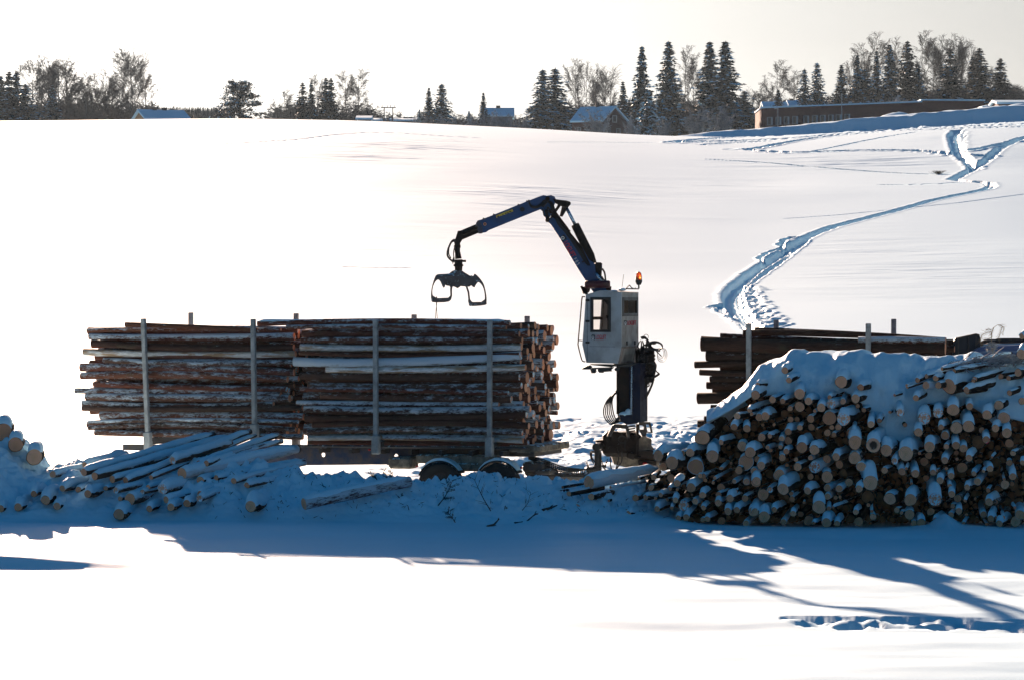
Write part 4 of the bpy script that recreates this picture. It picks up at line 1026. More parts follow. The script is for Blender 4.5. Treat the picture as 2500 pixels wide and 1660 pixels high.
p = P(*ZR(215, 790), 70.2); q = P(*ZR(290, 760), 70.6); m.cyl(p, q + Vector((.05, .2, 0)), .085, n=18)
p = P(*ZR(255, 850), 70.3); q = P(*ZR(250, 1370), 70.3); m.cyl(p, Vector((p.x, p.y, q.z)), .075, n=14)
m.cyl(Vector((p.x, p.y, q.z + .02)), Vector((p.x, p.y, 0.1)), .055, n=12)
p = P(*ZR(320, 900), 70.4); m.cyl(p, p - Vector((0, 0, .5)), .02, n=8)
stab = m.build('stabiliser_leg', M_BLACK, truck, world=True, smooth=False)
m = MB(); p = P(*ZR(1260, 1145), 70.44); m.box(p, (.10, .06, .07), bev=.02); m.build('tail_light', M_RED, truck, world=True)
m = MB(); hr = random.Random(12)
m.tube(helix(P(*ZR(20, 1140), 70.4), P(*ZR(210, 1160), 70.3), 7, .06), .011, 5)
m.tube(helix(P(*ZR(20, 1260), 70.4), P(*ZR(210, 1230), 70.3), 7, .06), .011, 5)
m.tube(helix(P(*ZR(340, 1100), 70.4), P(*ZR(460, 1040), 70.4), 4, .05), .010, 5)
for pts in ([(190, 880), (110, 890), (105, 1000), (170, 1140)], [(190, 900), (130, 910), (130, 1010), (200, 1110)], [(700, 880), (690, 1050), (640, 1250), (540, 1340), (400, 1280)], [(770, 880), (765, 1080), (690, 1200), (600, 1320), (440, 1330)],
            [(530, 1000), (520, 1150), (560, 1300)], [(340, 1180), (420, 1270), (520, 1350)], [(690, 620), (720, 570), (800, 560), (900, 620)], [(690, 640), (740, 700), (860, 690)], [(840, 640), (830, 800), (850, 860)]):
    ps = [P(*ZR(x, y), 70.3) for x, y in pts]; m.tube(ps, .016, 6)
m.build('hose', M_HOSE, truck, world=True)
# ---- crane column (aligned with the trailer axis)
def CQ(px, py, t):  # point on the cab's near plane shifted by t across
    return None
CO = P(1517, 845, 69.75); CX, CYv = EX, EY
def CP(px, py, t=0.0):
    """photo pixel on the near cab plane -> (s, z)"""
    k = (px - 1250) / F; q = CO + CYv * t; s = (k * q.y - q.x) / (CX.x - k * CX.y); d = (q + CX * s).y
    return (s, CAMH - (py - HOR) / F * d)
def CW(s, t, z): return Vector((CO.x, CO.y, 0)) + CX * s + CYv * t + Vector((0, 0, z))
m = MB(); zt = CP(1530, 885)[1]; zb = CP(1530, 1034)[1]
def cbox(mb, px0, px1, y0, y1, t0, t1, mi=0):
    s0, z1 = CP(px0, y0, t0); s1, z0 = CP(px1, y1, t0)
    vs = [CW(s, t, z) for s in (s0, s1) for t in (t0, t1) for z in (z0, z1)]
    mb.add(vs, [[0, 1, 3, 2], [4, 6, 7, 5], [0, 4, 5, 1], [2, 3, 7, 6], [0, 2, 6, 4], [1, 5, 7, 3]], mi)
M_COLN = mat_plain('dark_navy_column', (.008, .014, .035), .5, 0, .25, (.03, .025, .02), spec=.1)
cbox(m, 1508, 1540, 893, 1030, .45, .80, 1); cbox(m, 1545, 1563, 886, 1030, .30, .85, 0)
wplate(m, [(1513, 1012), (1562, 1012), (1563, 1022), (1556, 1033), (1530, 1036), (1510, 1024)], [], 70.0, .5, 0)
cbox(m, 1505, 1508.5, 893, 1010, .40, .80, 1); cbox(m, 1536, 1539, 893, 1010, .36, .8, 0)
m.build('crane_column', [M_COLN, M_DARKM], truck, world=True)
m = MB(); a = CW(*[CP(1543, 888, .35)[0], .35, CP(1543, 888, .35)[1]]); c = CW(CP(1541, 1012, .35)[0], .35, CP(1541, 1012, .35)[1]); m.cyl(a, c, .022, n=12); m.build('lift_rod', M_CHROME, truck, world=True, smooth=False)
m = MB(); p = CW(CP(1524, 1011, .3)[0], .33, CP(1524, 1011, .3)[1]); m.ball(p, .13, (1, .6, .5), 12, 8); m.ball(p + Vector((.08, 0, .05)), .09, (.8, .6, .9), 12, 8); m.build('snow', M_SNOWC, truck, world=True, smooth=True)
# ---- operator's cab
NEARP = [ZC(182, 300), ZC(390, 240), ZC(705, 265), ZC(705, 1055), ZC(650, 1310), ZC(190, 1295), ZC(130, 1030), ZC(160, 640), ZC(180, 340)]
NP = [CP(*p) for p in NEARP]
cabw = 1.28
win = [CP(*p) for p in (ZC(262, 352), ZC(540, 352), ZC(540, 838), ZC(262, 838))]
s1c = NP[3][0]
op = empty('operator_cab', (0, 0, 0)); 
def to_local(parent_chain_pt): return None
# the cab is a child part of the truck; its mesh is the shell, the rest are its sub-parts
m = MB(); fnC = lambda u, v, w: CW(u, w, v)
m.plate(NP, [win], fnC, 0, .04, 0)
winf = [(u, v) for u, v in [(win[0][0] - .0, win[0][1] - .05), (win[1][0], win[1][1] - .05), (win[2][0], win[2][1] + .05), (win[3][0], win[3][1] + .05)]]
m.plate(NP, [winf], fnC, cabw - .04, cabw, 0)
def wall(i, j, hole=None, mi=0, th=.035):
    a = NP[i]; c = NP[j]; d = Vector((c[0] - a[0], c[1] - a[1])); L = d.length; d.normalize(); nrm = Vector((-d.y, d.x))
    outer = [(.04, 0), (cabw - .04, 0), (cabw - .04, L), (.04, L)]
    m.plate(outer, [hole] if hole else [], lambda u, v, w: CW(a[0] + d.x * v + nrm.x * w, u, a[1] + d.y * v + nrm.y * w), -th, 0, mi)
wall(0, 1); wall(1, 2); wall(5, 6)
yh0 = (355 - 265) / 6.03 / F * 69.8; yh1 = (608 - 265) / 6.03 / F * 69.8
sw = lambda px: (px - 1517) / 45.0 * (cabw)
hole = [(.10, yh0), (cabw - .10, yh0), (cabw - .10, yh1), (.10, yh1)]
wall(2, 3, hole, 1); wall(3, 4, None, 1); wall(4, 5)
wall(6, 7, [(.12, .15), (cabw - .12, .15), (cabw - .12, (Vector(NP[6]) - Vector(NP[7])).length - .05), (.12, (Vector(NP[6]) - Vector(NP[7])).length - .05)])
wall(7, 8, [(.12, .02), (cabw - .12, .02), (cabw - .12, (Vector(NP[7]) - Vector(NP[8])).length - .06), (.12, (Vector(NP[7]) - Vector(NP[8])).length - .06)])
bpy.data.objects.remove(op)
cab = m.build('operator_cab', [M_CABG, M_CABD], truck, world=True)
def sub(mb, name, mat, smooth=False):
    o = mb.build(name, mat, truck, world=True, smooth=smooth); o.parent = cab; return o
m = MB(); g = .012
def frame(mb, loop, fn, wdt, t0, t1):
    cx = sum(p[0] for p in loop) / len(loop); cy = sum(p[1] for p in loop) / len(loop)
    inn = [(p[0] + (wdt if p[0] < cx else -wdt), p[1] + (wdt if p[1] < cy else -wdt)) for p in loop]
    out = [(p[0] - (.02 if p[0] < cx else -.02), p[1] - (.02 if p[1] < cy else -.02)) for p in loop]
    mb.plate(out, [inn], fn, t0, t1); return inn
inn = frame(m, win, fnC, .035, -.012, .06)
inn2 = frame(m, winf, fnC, .035, cabw - .06, cabw + .012)
a = NP[2]; c = NP[3]
fnS = lambda u, v, w: CW(a[0] + w, u, a[1] - v)
inn3 = frame(m, hole, fnS, .05, -.03, .015)
sub(m, 'window_frame', M_BLACK)
m = MB(); m.plate(inn, [], fnC, .01, .016); m.plate(inn2, [], fnC, cabw - .016, cabw - .01); m.plate(inn3, [], fnS, -.02, -.014); sub(m, 'window_glass', M_GLASS)
# dark mullion and door handle, sun visor triangle, seat
m = MB(); s_m = CP(*ZC(410, 500))[0]
m.plate([(s_m - .012, win[0][1]), (s_m + .012, win[0][1]), (s_m + .012, win[2][1]), (s_m - .012, win[2][1])], [], fnC, .5, .53)
m.plate([CP(*ZC(385, 605)), CP(*ZC(410, 605)), CP(*ZC(410, 655)), CP(*ZC(385, 655))], [], fnC, .45, .5)
m.plate([CP(*ZC(345, 355)), CP(*ZC(540, 355)), CP(*ZC(540, 485)), CP(*ZC(410, 445))], [], fnC, .40, .43)
sub(m, 'inner_trim', M_BLACK)
m = MB(); s_s, z_s = CP(*ZC(520, 800)); m.box(CW(s_s, .6, z_s), (.25, .45, .5), Matrix.Rotation(-TH, 3, 'Z'), bev=.08); m.box(CW(s_s - .25, .6, z_s - .2), (.5, .45, .12), Matrix.Rotation(-TH, 3, 'Z'), bev=.05); m.cyl(CW(s_s - .2, .6, z_s - .2), CW(s_s - .2, .6, z_s - .55), .05); sub(m, 'seat', M_BLACK)
m = MB(); s0, z0 = CP(*ZC(410, 700)); m.plate([(s0, win[3][1] - .05), (win[1][0] + .1, win[3][1] - .05), (win[1][0] + .1, win[0][1]), (s0, win[0][1])], [], fnC, 1.0, 1.02); sub(m, 'tinted_panel', mat_plain('tinted_inner_panel', (.22, .19, .14), .6, 0, .2))
m = MB()     # recessed panel with louvres on the slanted lower side
a = NP[3]; c = NP[4]; d = Vector((c[0] - a[0], c[1] - a[1])); L = d.length; d.normalize(); nr = Vector((d.y, -d.x))
if nr.x < 0: nr = -nr
fnL = lambda u, v, w: CW(a[0] + d.x * v + nr.x * w, u, a[1] + d.y * v + nr.y * w)
m.plate([(.03, .01), (cabw - .03, .01), (cabw - .03, L - .01), (.03, L - .01)], [[(.18, .05), (cabw - .18, .05), (cabw - .18, L - .05), (.18, L - .05)]], fnL, .0, .02)
for k in range(5): m.plate([(.35, L * .5 + k * .03), (cabw - .35, L * .5 + k * .03), (cabw - .35, L * .5 + .012 + k * .03), (.35, L * .5 + .012 + k * .03)], [], fnL, .0, .012)
sub(m, 'vent_panel', mat_plain('brownish_vent_panel', (.30, .25, .22), .6, 0, .4))
m = MB()
for y in (385, 690, 1000): s0, z0 = CP(*ZC(210, y)); m.box(CW(s0, -.012, z0), (.10, .03, .05), Matrix.Rotation(-TH, 3, 'Z'), bev=.012)
for u in (.38, .98): m.box(CW(NP[2][0] + .015, u, CP(*ZC(705, 1015))[1]), (.03, .05, .09), Matrix.Rotation(-TH, 3, 'Z'))
sub(m, 'hinge', M_BLACK)
m = MB(); s0, _ = CP(*ZC(205, 500)); s2, z2 = CP(*ZC(205, 350)); s3, z3_ = CP(*ZC(240, 1290))
m.plate([(s0 - .006, z2), (s0 + .004, z2), (s0 + .004, z3_), (s0 - .006, z3_)], [], fnC, -.006, .0)
s4, z4 = CP(*ZC(235, 1055)); s5, z5 = CP(*ZC(610, 1060)); m.plate([(s4, z4), (s5, z5), (s5, z5 - .008), (s4, z4 - .008)], [], fnC, -.005, 0)
sub(m, 'panel_seam', mat_plain('seam_shadow_gap', (.10, .11, .12), .7))
m = MB(); hp_ = [ZC(180, 335), ZC(150, 335), ZC(136, 360), ZC(112, 640), ZC(82, 980), ZC(82, 1050), ZC(130, 1240), ZC(155, 1275), ZC(185, 1280)]
m.tube([CW(CP(*p)[0], -.05, CP(*p)[1]) for p in hp_], .014, 7); m.tube([CW(CP(*ZC(88, 970))[0], -.05, CP(*ZC(88, 970))[1]), CW(CP(*ZC(135, 975))[0], -.02, CP(*ZC(135, 975))[1])], .012, 6)
sub(m, 'grab_rail', mat_plain('rusty_rail', (.12, .05, .02), .6))
m = MB(); b0 = CW(CP(*ZC(962, 205), .6)[0], .6, CP(*ZC(962, 205), .6)[1]); b0 = P(*ZC(962, 215), 70.2)
m.cyl(b0, b0 + Vector((0, 0, .09)), .018); m.cyl(b0 + Vector((0, 0, .085)), b0 + Vector((0, 0, .15)), .045, .075, n=16); m.cyl(b0 + Vector((0, 0, .15)), b0 + Vector((0, 0, .20)), .075, n=16)
sub(m, 'beacon_base', M_BLACK)
m = MB(); pr = [(0, .070), (.08, .068), (.14, .055), (.17, .035), (.18, .01)]
m.tube([b0 + Vector((0, 0, .201 + h)) for h, _ in pr], [r_ for _, r_ in pr], 16); sub(m, 'beacon_lens', M_AMBER, True)
m = MB(); a_ = P(*ZC(715, 190), 70.3); m.tube([a_, P(*ZC(740, 5), 70.3)], .005, 5); m.tube([P(*ZC(770, 215), 70.2), P(*ZC(960, 218), 70.3)], .015, 6)
m.tube([P(*ZC(775, 212), 70.25), P(*ZC(820, 165), 70.25), P(*ZC(830, 168), 70.25), P(*ZC(865, 212), 70.25)], .013, 6)
for x in (875, 910): m.tube([P(*ZC(x, 218), 70.25), P(*ZC(x, 198), 70.25)], .010, 5)
sub(m, 'antenna', M_BLACK)
m = MB()
for (x, y, w_, h_) in ((710, 215, 66, 26), (600, 235, 50, 14), (460, 238, 60, 8), (330, 262, 40, 8)):
    m.ball(P(*ZC(x, y + 10), 70.3), 1, (w_ / 6.03 / 110, .35, h_ / 6.03 / 110), 14, 8)
sub(m, 'roof_snow', M_SNOWC, True)
m = MB()    # lamps and bracket under the cab
wplate(m, [ZC(250, 1320), ZC(640, 1330), ZC(940, 1300), ZC(930, 1320), ZC(800, 1365), ZC(600, 1350), ZC(560, 1360), ZC(270, 1330)], [], 69.95, .9)
wplate(m, [ZC(130, 1375), ZC(195, 1345), ZC(250, 1330), ZC(280, 1355), ZC(250, 1395), ZC(130, 1395)], [], 69.8, .3)
wplate(m, [ZC(245, 1385), ZC(335, 1385), ZC(340, 1430), ZC(320, 1448), ZC(265, 1450)], [], 69.8, .2)
wplate(m, [ZC(270, 1372), ZC(600, 1362), ZC(560, 1400), ZC(575, 1420), ZC(450, 1430), ZC(440, 1443), ZC(385, 1443), ZC(360, 1420), ZC(360, 1390), ZC(270, 1388)], [], 69.85, .25)
wplate(m, [ZC(605, 1395), ZC(625, 1365), ZC(690, 1375), ZC(670, 1420), ZC(615, 1415)], [], 69.8, .15)
sub(m, 'work_lamps', M_BLACK)
# lettering: emblem and words on both visible faces
def letters(txt, name, mat, M4, size, sx_=1.0, thick=.004, parent=None, bold=.0):
    cu = bpy.data.curves.new(name, 'FONT'); cu.body = txt; cu.size = size; cu.extrude = thick; cu.offset = bold
    ob = bpy.data.objects.new(name, cu); COL.objects.link(ob); dg = bpy.context.evaluated_depsgraph_get(); dg.update()
    me_ = bpy.data.meshes.new_from_object(ob.evaluated_get(dg)); bpy.data.objects.remove(ob)
    MB_ = MB(); MB_.add([M4 @ Vector((v.co.x * sx_, v.co.y, v.co.z)) for v in me_.vertices], [list(p.vertices) for p in me_.polygons])
    o = MB_.build(name, mat, truck, world=True); o.parent = parent; return o
def face_frame(org, ex, ez):
    nrm = ex.cross(ez); M_ = Matrix((ex, ez, nrm)).transposed().to_4x4(); return Matrix.Translation(org) @ M_
def emblem(org, ex, ez, s, parent, sy=None):
    """small square badge: black square, pale disc with a hooked stroke, black corner"""
    Mx = face_frame(org, ex, ez)
    def put(polys, mat, d, nm):
        mb = MB()
        for outer, holes in polys: mb.plate(outer, holes, lambda u, v, w: Mx @ Vector((u * s, v * (sy or s), w)), d, d + .003)
        o = mb.build(nm, mat, truck, world=True); o.parent = parent
    put([([(0, 0), (1, 0), (1, 1), (0, 1)], [])], M_BLK, .001, 'emblem_field')
    circ = lambda cx, cy, r_, n=16: [(cx + r_ * math.cos(6.283 * i / n), cy + r_ * math.sin(6.283 * i / n)) for i in range(n)]
    put([(circ(.45, .42, .36), [circ(.45, .48, .17)]), ([(.10, .02), (.62, .02), (.55, .30), (.30, .12)], [])], M_WHT, .0045, 'emblem')
ez = Vector((0, 0, 1))
def on_near(px, py): s0, z0 = CP(px, py); return CW(s0, -.004, z0)
emblem(on_near(*ZC(268, 962)), CX, ez, .075, cab, .11)
letters('LOGLIFT', 'lettering', M_REDL, face_frame(on_near(*ZC(326, 958)), CX, ez), .145, .44, .003, cab, .002)
xr = NP[2][0] + .006
def on_side(u, py): return CW(xr, u, CP(1517, py)[1])
exs = CYv
emblem(on_side(.17, 670 + 755 / 6.03), exs, ez, .20, cab, .11)
letters('LOGLIFT', 'lettering', M_REDL, face_frame(on_side(.43, 670 + 752 / 6.03), exs, ez), .14, 1.22, .003, cab, .002)
# ---- slewing head behind the cab
m = MB(); wplate(m, [ZC(260, 200), ZC(560, 180), ZC(555, 240), ZC(900, 500), ZC(900, 1350), ZC(600, 1350), ZC(560, 260), ZC(300, 250)], [], 71.3, .5); wplate(m, [ZC(125, 185), ZC(260, 185), ZC(235, 260), ZC(200, 290), ZC(140, 290)], [], 70.6, .5)
m.tube([P(*ZC(115, 175), 70.5), P(*ZC(150, 250), 70.5), P(*ZC(235, 330), 70.3)], .03, 6)
m.build('slewing_head', M_DARKM, truck, world=True)
m = MB(); a = P(*ZC(165, 155), 70.45); c = P(*ZC(540, 148), 70.45); m.tube([a, a.lerp(c, .03), a.lerp(c, .97), c], [.05, .085, .085, .06], 16); m.build('slewing_cylinder', M_MAROON, truck, world=True, smooth=True)
# ---- main boom
DB = 70.75
m = MB(); wplate(m, [ZB(905, 1500), ZB(780, 1310), ZB(600, 1010), ZB(440, 740), ZB(300, 530), ZB(225, 470), ZB(300, 420), ZB(400, 330), ZB(480, 440), ZB(600, 600), ZB(640, 680), ZB(820, 900), ZB(940, 1120), ZB(1040, 1190), ZB(1160, 1190), ZB(1160, 1250), ZB(1150, 1400), ZB(1200, 1520), ZB(1250, 1700), ZB(1050, 1720)], [], DB, .26)
boom = m.build('main_boom', M_BLUE, truck, world=True)
def bsub(mb, name, mat, smooth=False, par=None):
    o = mb.build(name, mat, truck, world=True, smooth=smooth); o.parent = par or boom; return o
m = MB(); wplate(m, [ZB(400, 330), ZB(480, 440), ZB(600, 600), ZB(640, 680), ZB(820, 900), ZB(960, 1200), ZB(920, 1215), ZB(700, 900), ZB(560, 690), ZB(420, 480), ZB(340, 420)], [], DB - .02, .06)
wplate(m, [ZB(1040, 1190), ZB(1060, 1165), ZB(1140, 1168), ZB(1165, 1195), ZB(1150, 1215), ZB(1150, 1400), ZB(1060, 1370), ZB(1045, 1250)], [], DB - .03, .34)
wplate(m, [ZB(520, 620), ZB(625, 625), ZB(635, 645), ZB(520, 640)], [], DB - .05, .1); wplate(m, [ZB(820, 1160), ZB(880, 1120), ZB(890, 1130), ZB(830, 1175)], [], DB - .04, .06)
bsub(m, 'pipe_guard', M_DARKM)
m = MB()
for k in range(4):
    off = k * 12; m.tube([P(*ZB(x + off, y), DB - .06) for x, y in ((380, 430), (430, 540), (520, 640), (640, 800), (760, 980), (860, 1140), (925, 1220))], .014, 6)
m.tube([P(*ZB(x, y), DB - .05) for x, y in ((1160, 1270), (1200, 1340), (1215, 1450), (1222, 1540))], .022, 6)
m.tube([P(*ZB(x, y), DB - .05) for x, y in ((1150, 1400), (1190, 1460), (1225, 1480))], .018, 6)
m.tube([P(*ZB(x, y), DB - .07) for x, y in ((170, 280), (200, 400), (260, 330), (250, 240), (330, 330), (300, 200))], .016, 6)
bsub(m, 'hose', M_HOSE)
m = MB(); a = P(*ZB(705, 535), DB + .12); c = P(*ZB(960, 1050), DB + .12); e = P(*ZB(1010, 1190), DB + .12)
m.tube([a, a.lerp(c, .04), c, e], [.085, .095, .10, .085], 14); bsub(m, 'lift_cylinder', M_DARKM, True)
m = MB(); m.cyl(P(*ZB(552, 240), DB + .12), a + (c - a) * .02, .038, n=12); bsub(m, 'piston_rod', M_CHROME, True)
m = MB(); m.cyl(P(*ZB(1060, 1350), DB - .05), P(*ZB(1160, 1500), DB - .05), .035, n=10); bsub(m, 'piston_rod', M_CHROME, True)
# linkage at the elbow
m = MB()
wplate(m, [ZB(340, 110), ZB(470, 130), ZB(560, 140), ZB(630, 160), ZB(625, 210), ZB(590, 260), ZB(500, 240), ZB(380, 180)], [], DB + .02, .22)
wplate(m, [ZB(440, 170), ZB(490, 200), ZB(400, 330), ZB(340, 420), ZB(290, 440), ZB(330, 330), ZB(400, 250)], [], DB - .06, .05)
wplate(m, [ZB(490, 240), ZB(560, 260), ZB(560, 310), ZB(500, 410), ZB(450, 400)], [], DB - .02, .06)
for x, y in ((450, 180), (600, 190), (250, 460), (250, 110), (310, 320)): q = P(*ZB(x, y), DB); m.cyl(q - Vector((0, .08, 0)), q + Vector((0, .34, 0)), .05, n=12)
bsub(m, 'elbow_linkage', M_DARKM)
Mb = P(*ZB(520, 820), DB - .006); dirb = (P(*ZB(905, 1400), DB) - P(*ZB(520, 760), DB)).normalized(); upb = Vector((dirb.z * -1, 0, dirb.x)); 
if upb.z < 0: upb = -upb
emblem(P(*ZB(452, 748), DB - .005), dirb, upb, .115, boom)
letters('LOGLIFT', 'lettering', M_REDL, face_frame(P(*ZB(505, 842), DB - .006), dirb, upb), .165, .62, .002, boom, .004)
letters('F 8 S', 'lettering', M_WHT, face_frame(P(*ZB(678, 1110), DB - .006), dirb, upb), .115, .75, .002, boom)
# ---- outer boom, telescope
m = MB(); wplate(m, [ZJ(560, 690), ZJ(600, 628), ZJ(690, 605), ZJ(960, 500), ZJ(1500, 280), ZJ(1930, 110), ZJ(2060, 65), ZJ(2140, 80), ZJ(2230, 65), ZJ(2310, 100), ZJ(2340, 170), ZJ(2300, 290), ZJ(2270, 450), ZJ(2200, 560), ZJ(2120, 620), ZJ(2050, 430), ZJ(1990, 380), ZJ(850, 840), ZJ(780, 890), ZJ(620, 912), ZJ(585, 800)], [], DB + .03, .2)
jib = m.build('outer_boom', M_BLUE, truck, world=True)
m = MB(); wplate(m, [ZJ(560, 690), ZJ(600, 628), ZJ(645, 640), ZJ(700, 740), ZJ(715, 860), ZJ(700, 912), ZJ(620, 915), ZJ(585, 800)], [], DB + .0, .26); 
for x, y in ((740, 585), (965, 495), (1510, 278), (1700, 200)): m.box(P(*ZJ(x, y + 4), DB + .1), (.05, .22, .03), Matrix.Rotation(.39, 3, 'Y'))
bsub(m, 'collar', M_STEELN, par=jib)
m = MB(); 
for k in range(3): m.tube([P(*ZJ(x, y + k * 22), DB - .01) for x, y in ((1740, 195), (1790, 290), (1900, 310), (2000, 260), (2060, 190), (2150, 170), (2230, 250), (2240, 380))], .013, 6)
for k in range(3): m.tube([P(*ZB(x + k * 14, y + k * 4), DB - .04) for x, y in ((150, 240), (230, 150), (300, 170), (340, 280), (330, 320), (210, 300), (250, 430))], .015, 6)
q = P(*ZJ(1590, 380), DB + .02); m.cyl(q - Vector((0, .04, 0)), q + Vector((0, .05, 0)), .055, n=12)
bsub(m, 'hose', M_HOSE, par=jib)
m = MB(); m.tube([P(*ZJ(x, y), DB + .1) for x, y in ((1715, 200), (1735, 178), (1755, 190), (1745, 215))], .012, 5); bsub(m, 'hook_ring', M_BLACK, par=jib)
m = MB(); wplate(m, [ZJ(1005, 520), ZJ(1375, 375), ZJ(1390, 430), ZJ(1200, 500), ZJ(1060, 545), ZJ(1020, 575)], [], DB + .022, .006); st_ = bsub(m, 'sticker', M_PAPER, par=jib)
dj = (P(*ZJ(1375, 400), DB) - P(*ZJ(1005, 545), DB)).normalized(); uj = Vector((-dj.z, 0, dj.x))
m = MB()
for (x0, x1, y) in ((1150, 1170, 505), (1210, 1235, 480), (1240, 1290, 466), (1300, 1345, 440)): 
    a_ = P(*ZJ(x0, y), DB + .018); e_ = P(*ZJ(x1, y - 8), DB + .018); m.tube([a_, e_], .010, 4)
wplate(m, [ZJ(1030, 560), ZJ(1050, 505), ZJ(1075, 545)], [], DB + .016, .004)
bsub(m, 'sticker_print', M_BLK, par=jib)
q = P(*ZJ(762, 708), DB + .02); m = MB(); m.cyl(q - Vector((0, .003, 0)), q + Vector((0, .005, 0)), .036, n=18); bsub(m, 'round_sticker', M_ORST, par=jib)
m = MB(); m.cyl(q - Vector((0, .006, 0)), q - Vector((0, .002, 0)), .020, n=10); bsub(m, 'sticker_print', M_BLK, par=jib)
m = MB(); wplate(m, [ZJ(160, 860), ZJ(230, 848), ZJ(560, 710), ZJ(620, 900), ZJ(260, 1050), ZJ(210, 1130), ZJ(215, 1200), ZJ(95, 1200), ZJ(75, 1090), ZJ(110, 1020)], [], DB + .06, .14)
m.tube([P(*ZJ(270, 910), DB + .04), P(*ZJ(600, 780), DB + .04)], .05, 8)
tele = m.build('telescope', M_DARKM, truck, world=True)
# ---- link, rotator, grapple (hangs from the boom tip, moves with the truck's crane)
m = MB(); DG = DB + .12
m.cyl(P(*ZG(395, 490), DG), P(*ZG(393, 600), DG), .062, .062, 12); m.cyl(P(*ZG(396, 595), DG), P(*ZG(402, 650), DG), .06, .075, 12)
m.tube([P(*ZG(x, 668), DG) for x in (345, 465)], .025, 8); m.cyl(P(*ZG(402, 655), DG), P(*ZG(404, 745), DG), .095, .085, 14)
m.cyl(P(*ZG(402, 695), DG), P(*ZG(402, 712), DG), .112, n=14); m.cyl(P(*ZG(365, 548), DG), P(*ZG(420, 548), DG), .03, n=8)
rot_ = m.build('rotator', M_DARKM, truck, world=True)
m = MB(); m.tube([P(*ZG(x, y), DG - .05) for x, y in ((372, 490), (345, 510), (318, 570), (312, 620), (330, 650), (355, 665), (365, 640))], .022, 7)
m.tube([P(*ZG(x, y), DG - .08) for x, y in ((372, 550), (362, 600), (365, 650), (355, 690))], .014, 6)
m.tube([P(*ZG(x, y), DG - .08) for x, y in ((380, 500), (335, 525), (322, 600), (340, 645))], .014, 6)
bsub(m, 'hose', M_HOSE, par=rot_)
m = MB(); wplate(m, [ZG(325, 770), ZG(350, 750), ZG(380, 740), ZG(420, 738), ZG(450, 760), ZG(500, 790), ZG(525, 790), ZG(520, 860), ZG(490, 880), ZG(420, 875), ZG(395, 893), ZG(370, 880), ZG(300, 870), ZG(240, 780)], [], DG - .04, .22); m.tube([P(*ZG(235, 795), DG - .08), P(*ZG(360, 790), DG - .08)], .055, 10)
grb = m.build('grapple_frame', M_FROST, truck, world=True)
m = MB(); wplate(m, [ZG(355, 800), ZG(400, 765), ZG(440, 770), ZG(500, 815), ZG(500, 870), ZG(460, 880), ZG(430, 850), ZG(410, 815), ZG(385, 815), ZG(360, 850), ZG(350, 900), ZG(330, 880)], [], DG - .12, .06); bsub(m, 'side_plate', M_FROST, par=grb)
LCL = spoly([ZG(330, 780), ZG(265, 775), ZG(225, 780), ZG(205, 810), ZG(180, 900), ZG(178, 985), ZG(200, 1008), ZG(320, 1003), ZG(347, 965), ZG(347, 930), ZG(330, 960), ZG(318, 972), ZG(225, 975), ZG(200, 965), ZG(188, 940), ZG(190, 890), ZG(210, 840), ZG(235, 820), ZG(255, 840), ZG(275, 885), ZG(290, 880), ZG(300, 840), ZG(345, 830)])
m = MB(); wplate(m, LCL, [], DG - .12, .09); wplate(m, LCL, [], DG + .14, .09)
wplate(m, [ZG(180, 960), ZG(200, 1006), ZG(320, 1003), ZG(347, 960), ZG(340, 948), ZG(318, 970), ZG(225, 974), ZG(195, 955)], [], DG - .03, .17)
wplate(m, [ZG(348, 960), ZG(336, 962), ZG(333, 900), ZG(340, 850), ZG(358, 812), ZG(368, 820), ZG(352, 860), ZG(348, 900)], [], DG - .1, .3)
m.build('grapple_claw', M_FROST, truck, world=True)
m = MB(); RCL = spoly([ZG(500, 790), ZG(525, 790), ZG(535, 773), ZG(560, 790), ZG(590, 825), ZG(615, 870), ZG(632, 950), ZG(634, 1005), ZG(622, 1030), ZG(505, 1040), ZG(487, 1020), ZG(482, 985), ZG(497, 980), ZG(515, 1005), ZG(590, 1005), ZG(615, 990), ZG(620, 960), ZG(610, 900), ZG(590, 860), ZG(565, 842), ZG(545, 865), ZG(535, 885), ZG(520, 880), ZG(505, 860)])
wplate(m, RCL, [], DG - .12, .09); wplate(m, RCL, [], DG + .14, .09)
wplate(m, [ZG(633, 985), ZG(622, 1030), ZG(505, 1040), ZG(487, 1020), ZG(482, 985), ZG(497, 983), ZG(515, 1006), ZG(590, 1005), ZG(618, 985)], [], DG - .03, .17)
wplate(m, [ZG(484, 990), ZG(478, 930), ZG(462, 880), ZG(440, 850), ZG(450, 840), ZG(475, 875), ZG(490, 920), ZG(498, 985)], [], DG - .1, .3)
m.build('grapple_claw', M_FROST, truck, world=True)
m = MB(); m.tube([P(*ZG(223, 962), DG), P(*ZG(222, 1035), DG)], .012, 5)
for x1_ in (212, 228):
    for k in range(11):
        p = P(*ZG(lerp(221, x1_, k / 10), lerp(1035, 1145, k / 10)), DG); m.ball(p, .012, (.7, .7, 1.5), 6, 4)
m.build('chain', M_DARKM, truck, world=True)
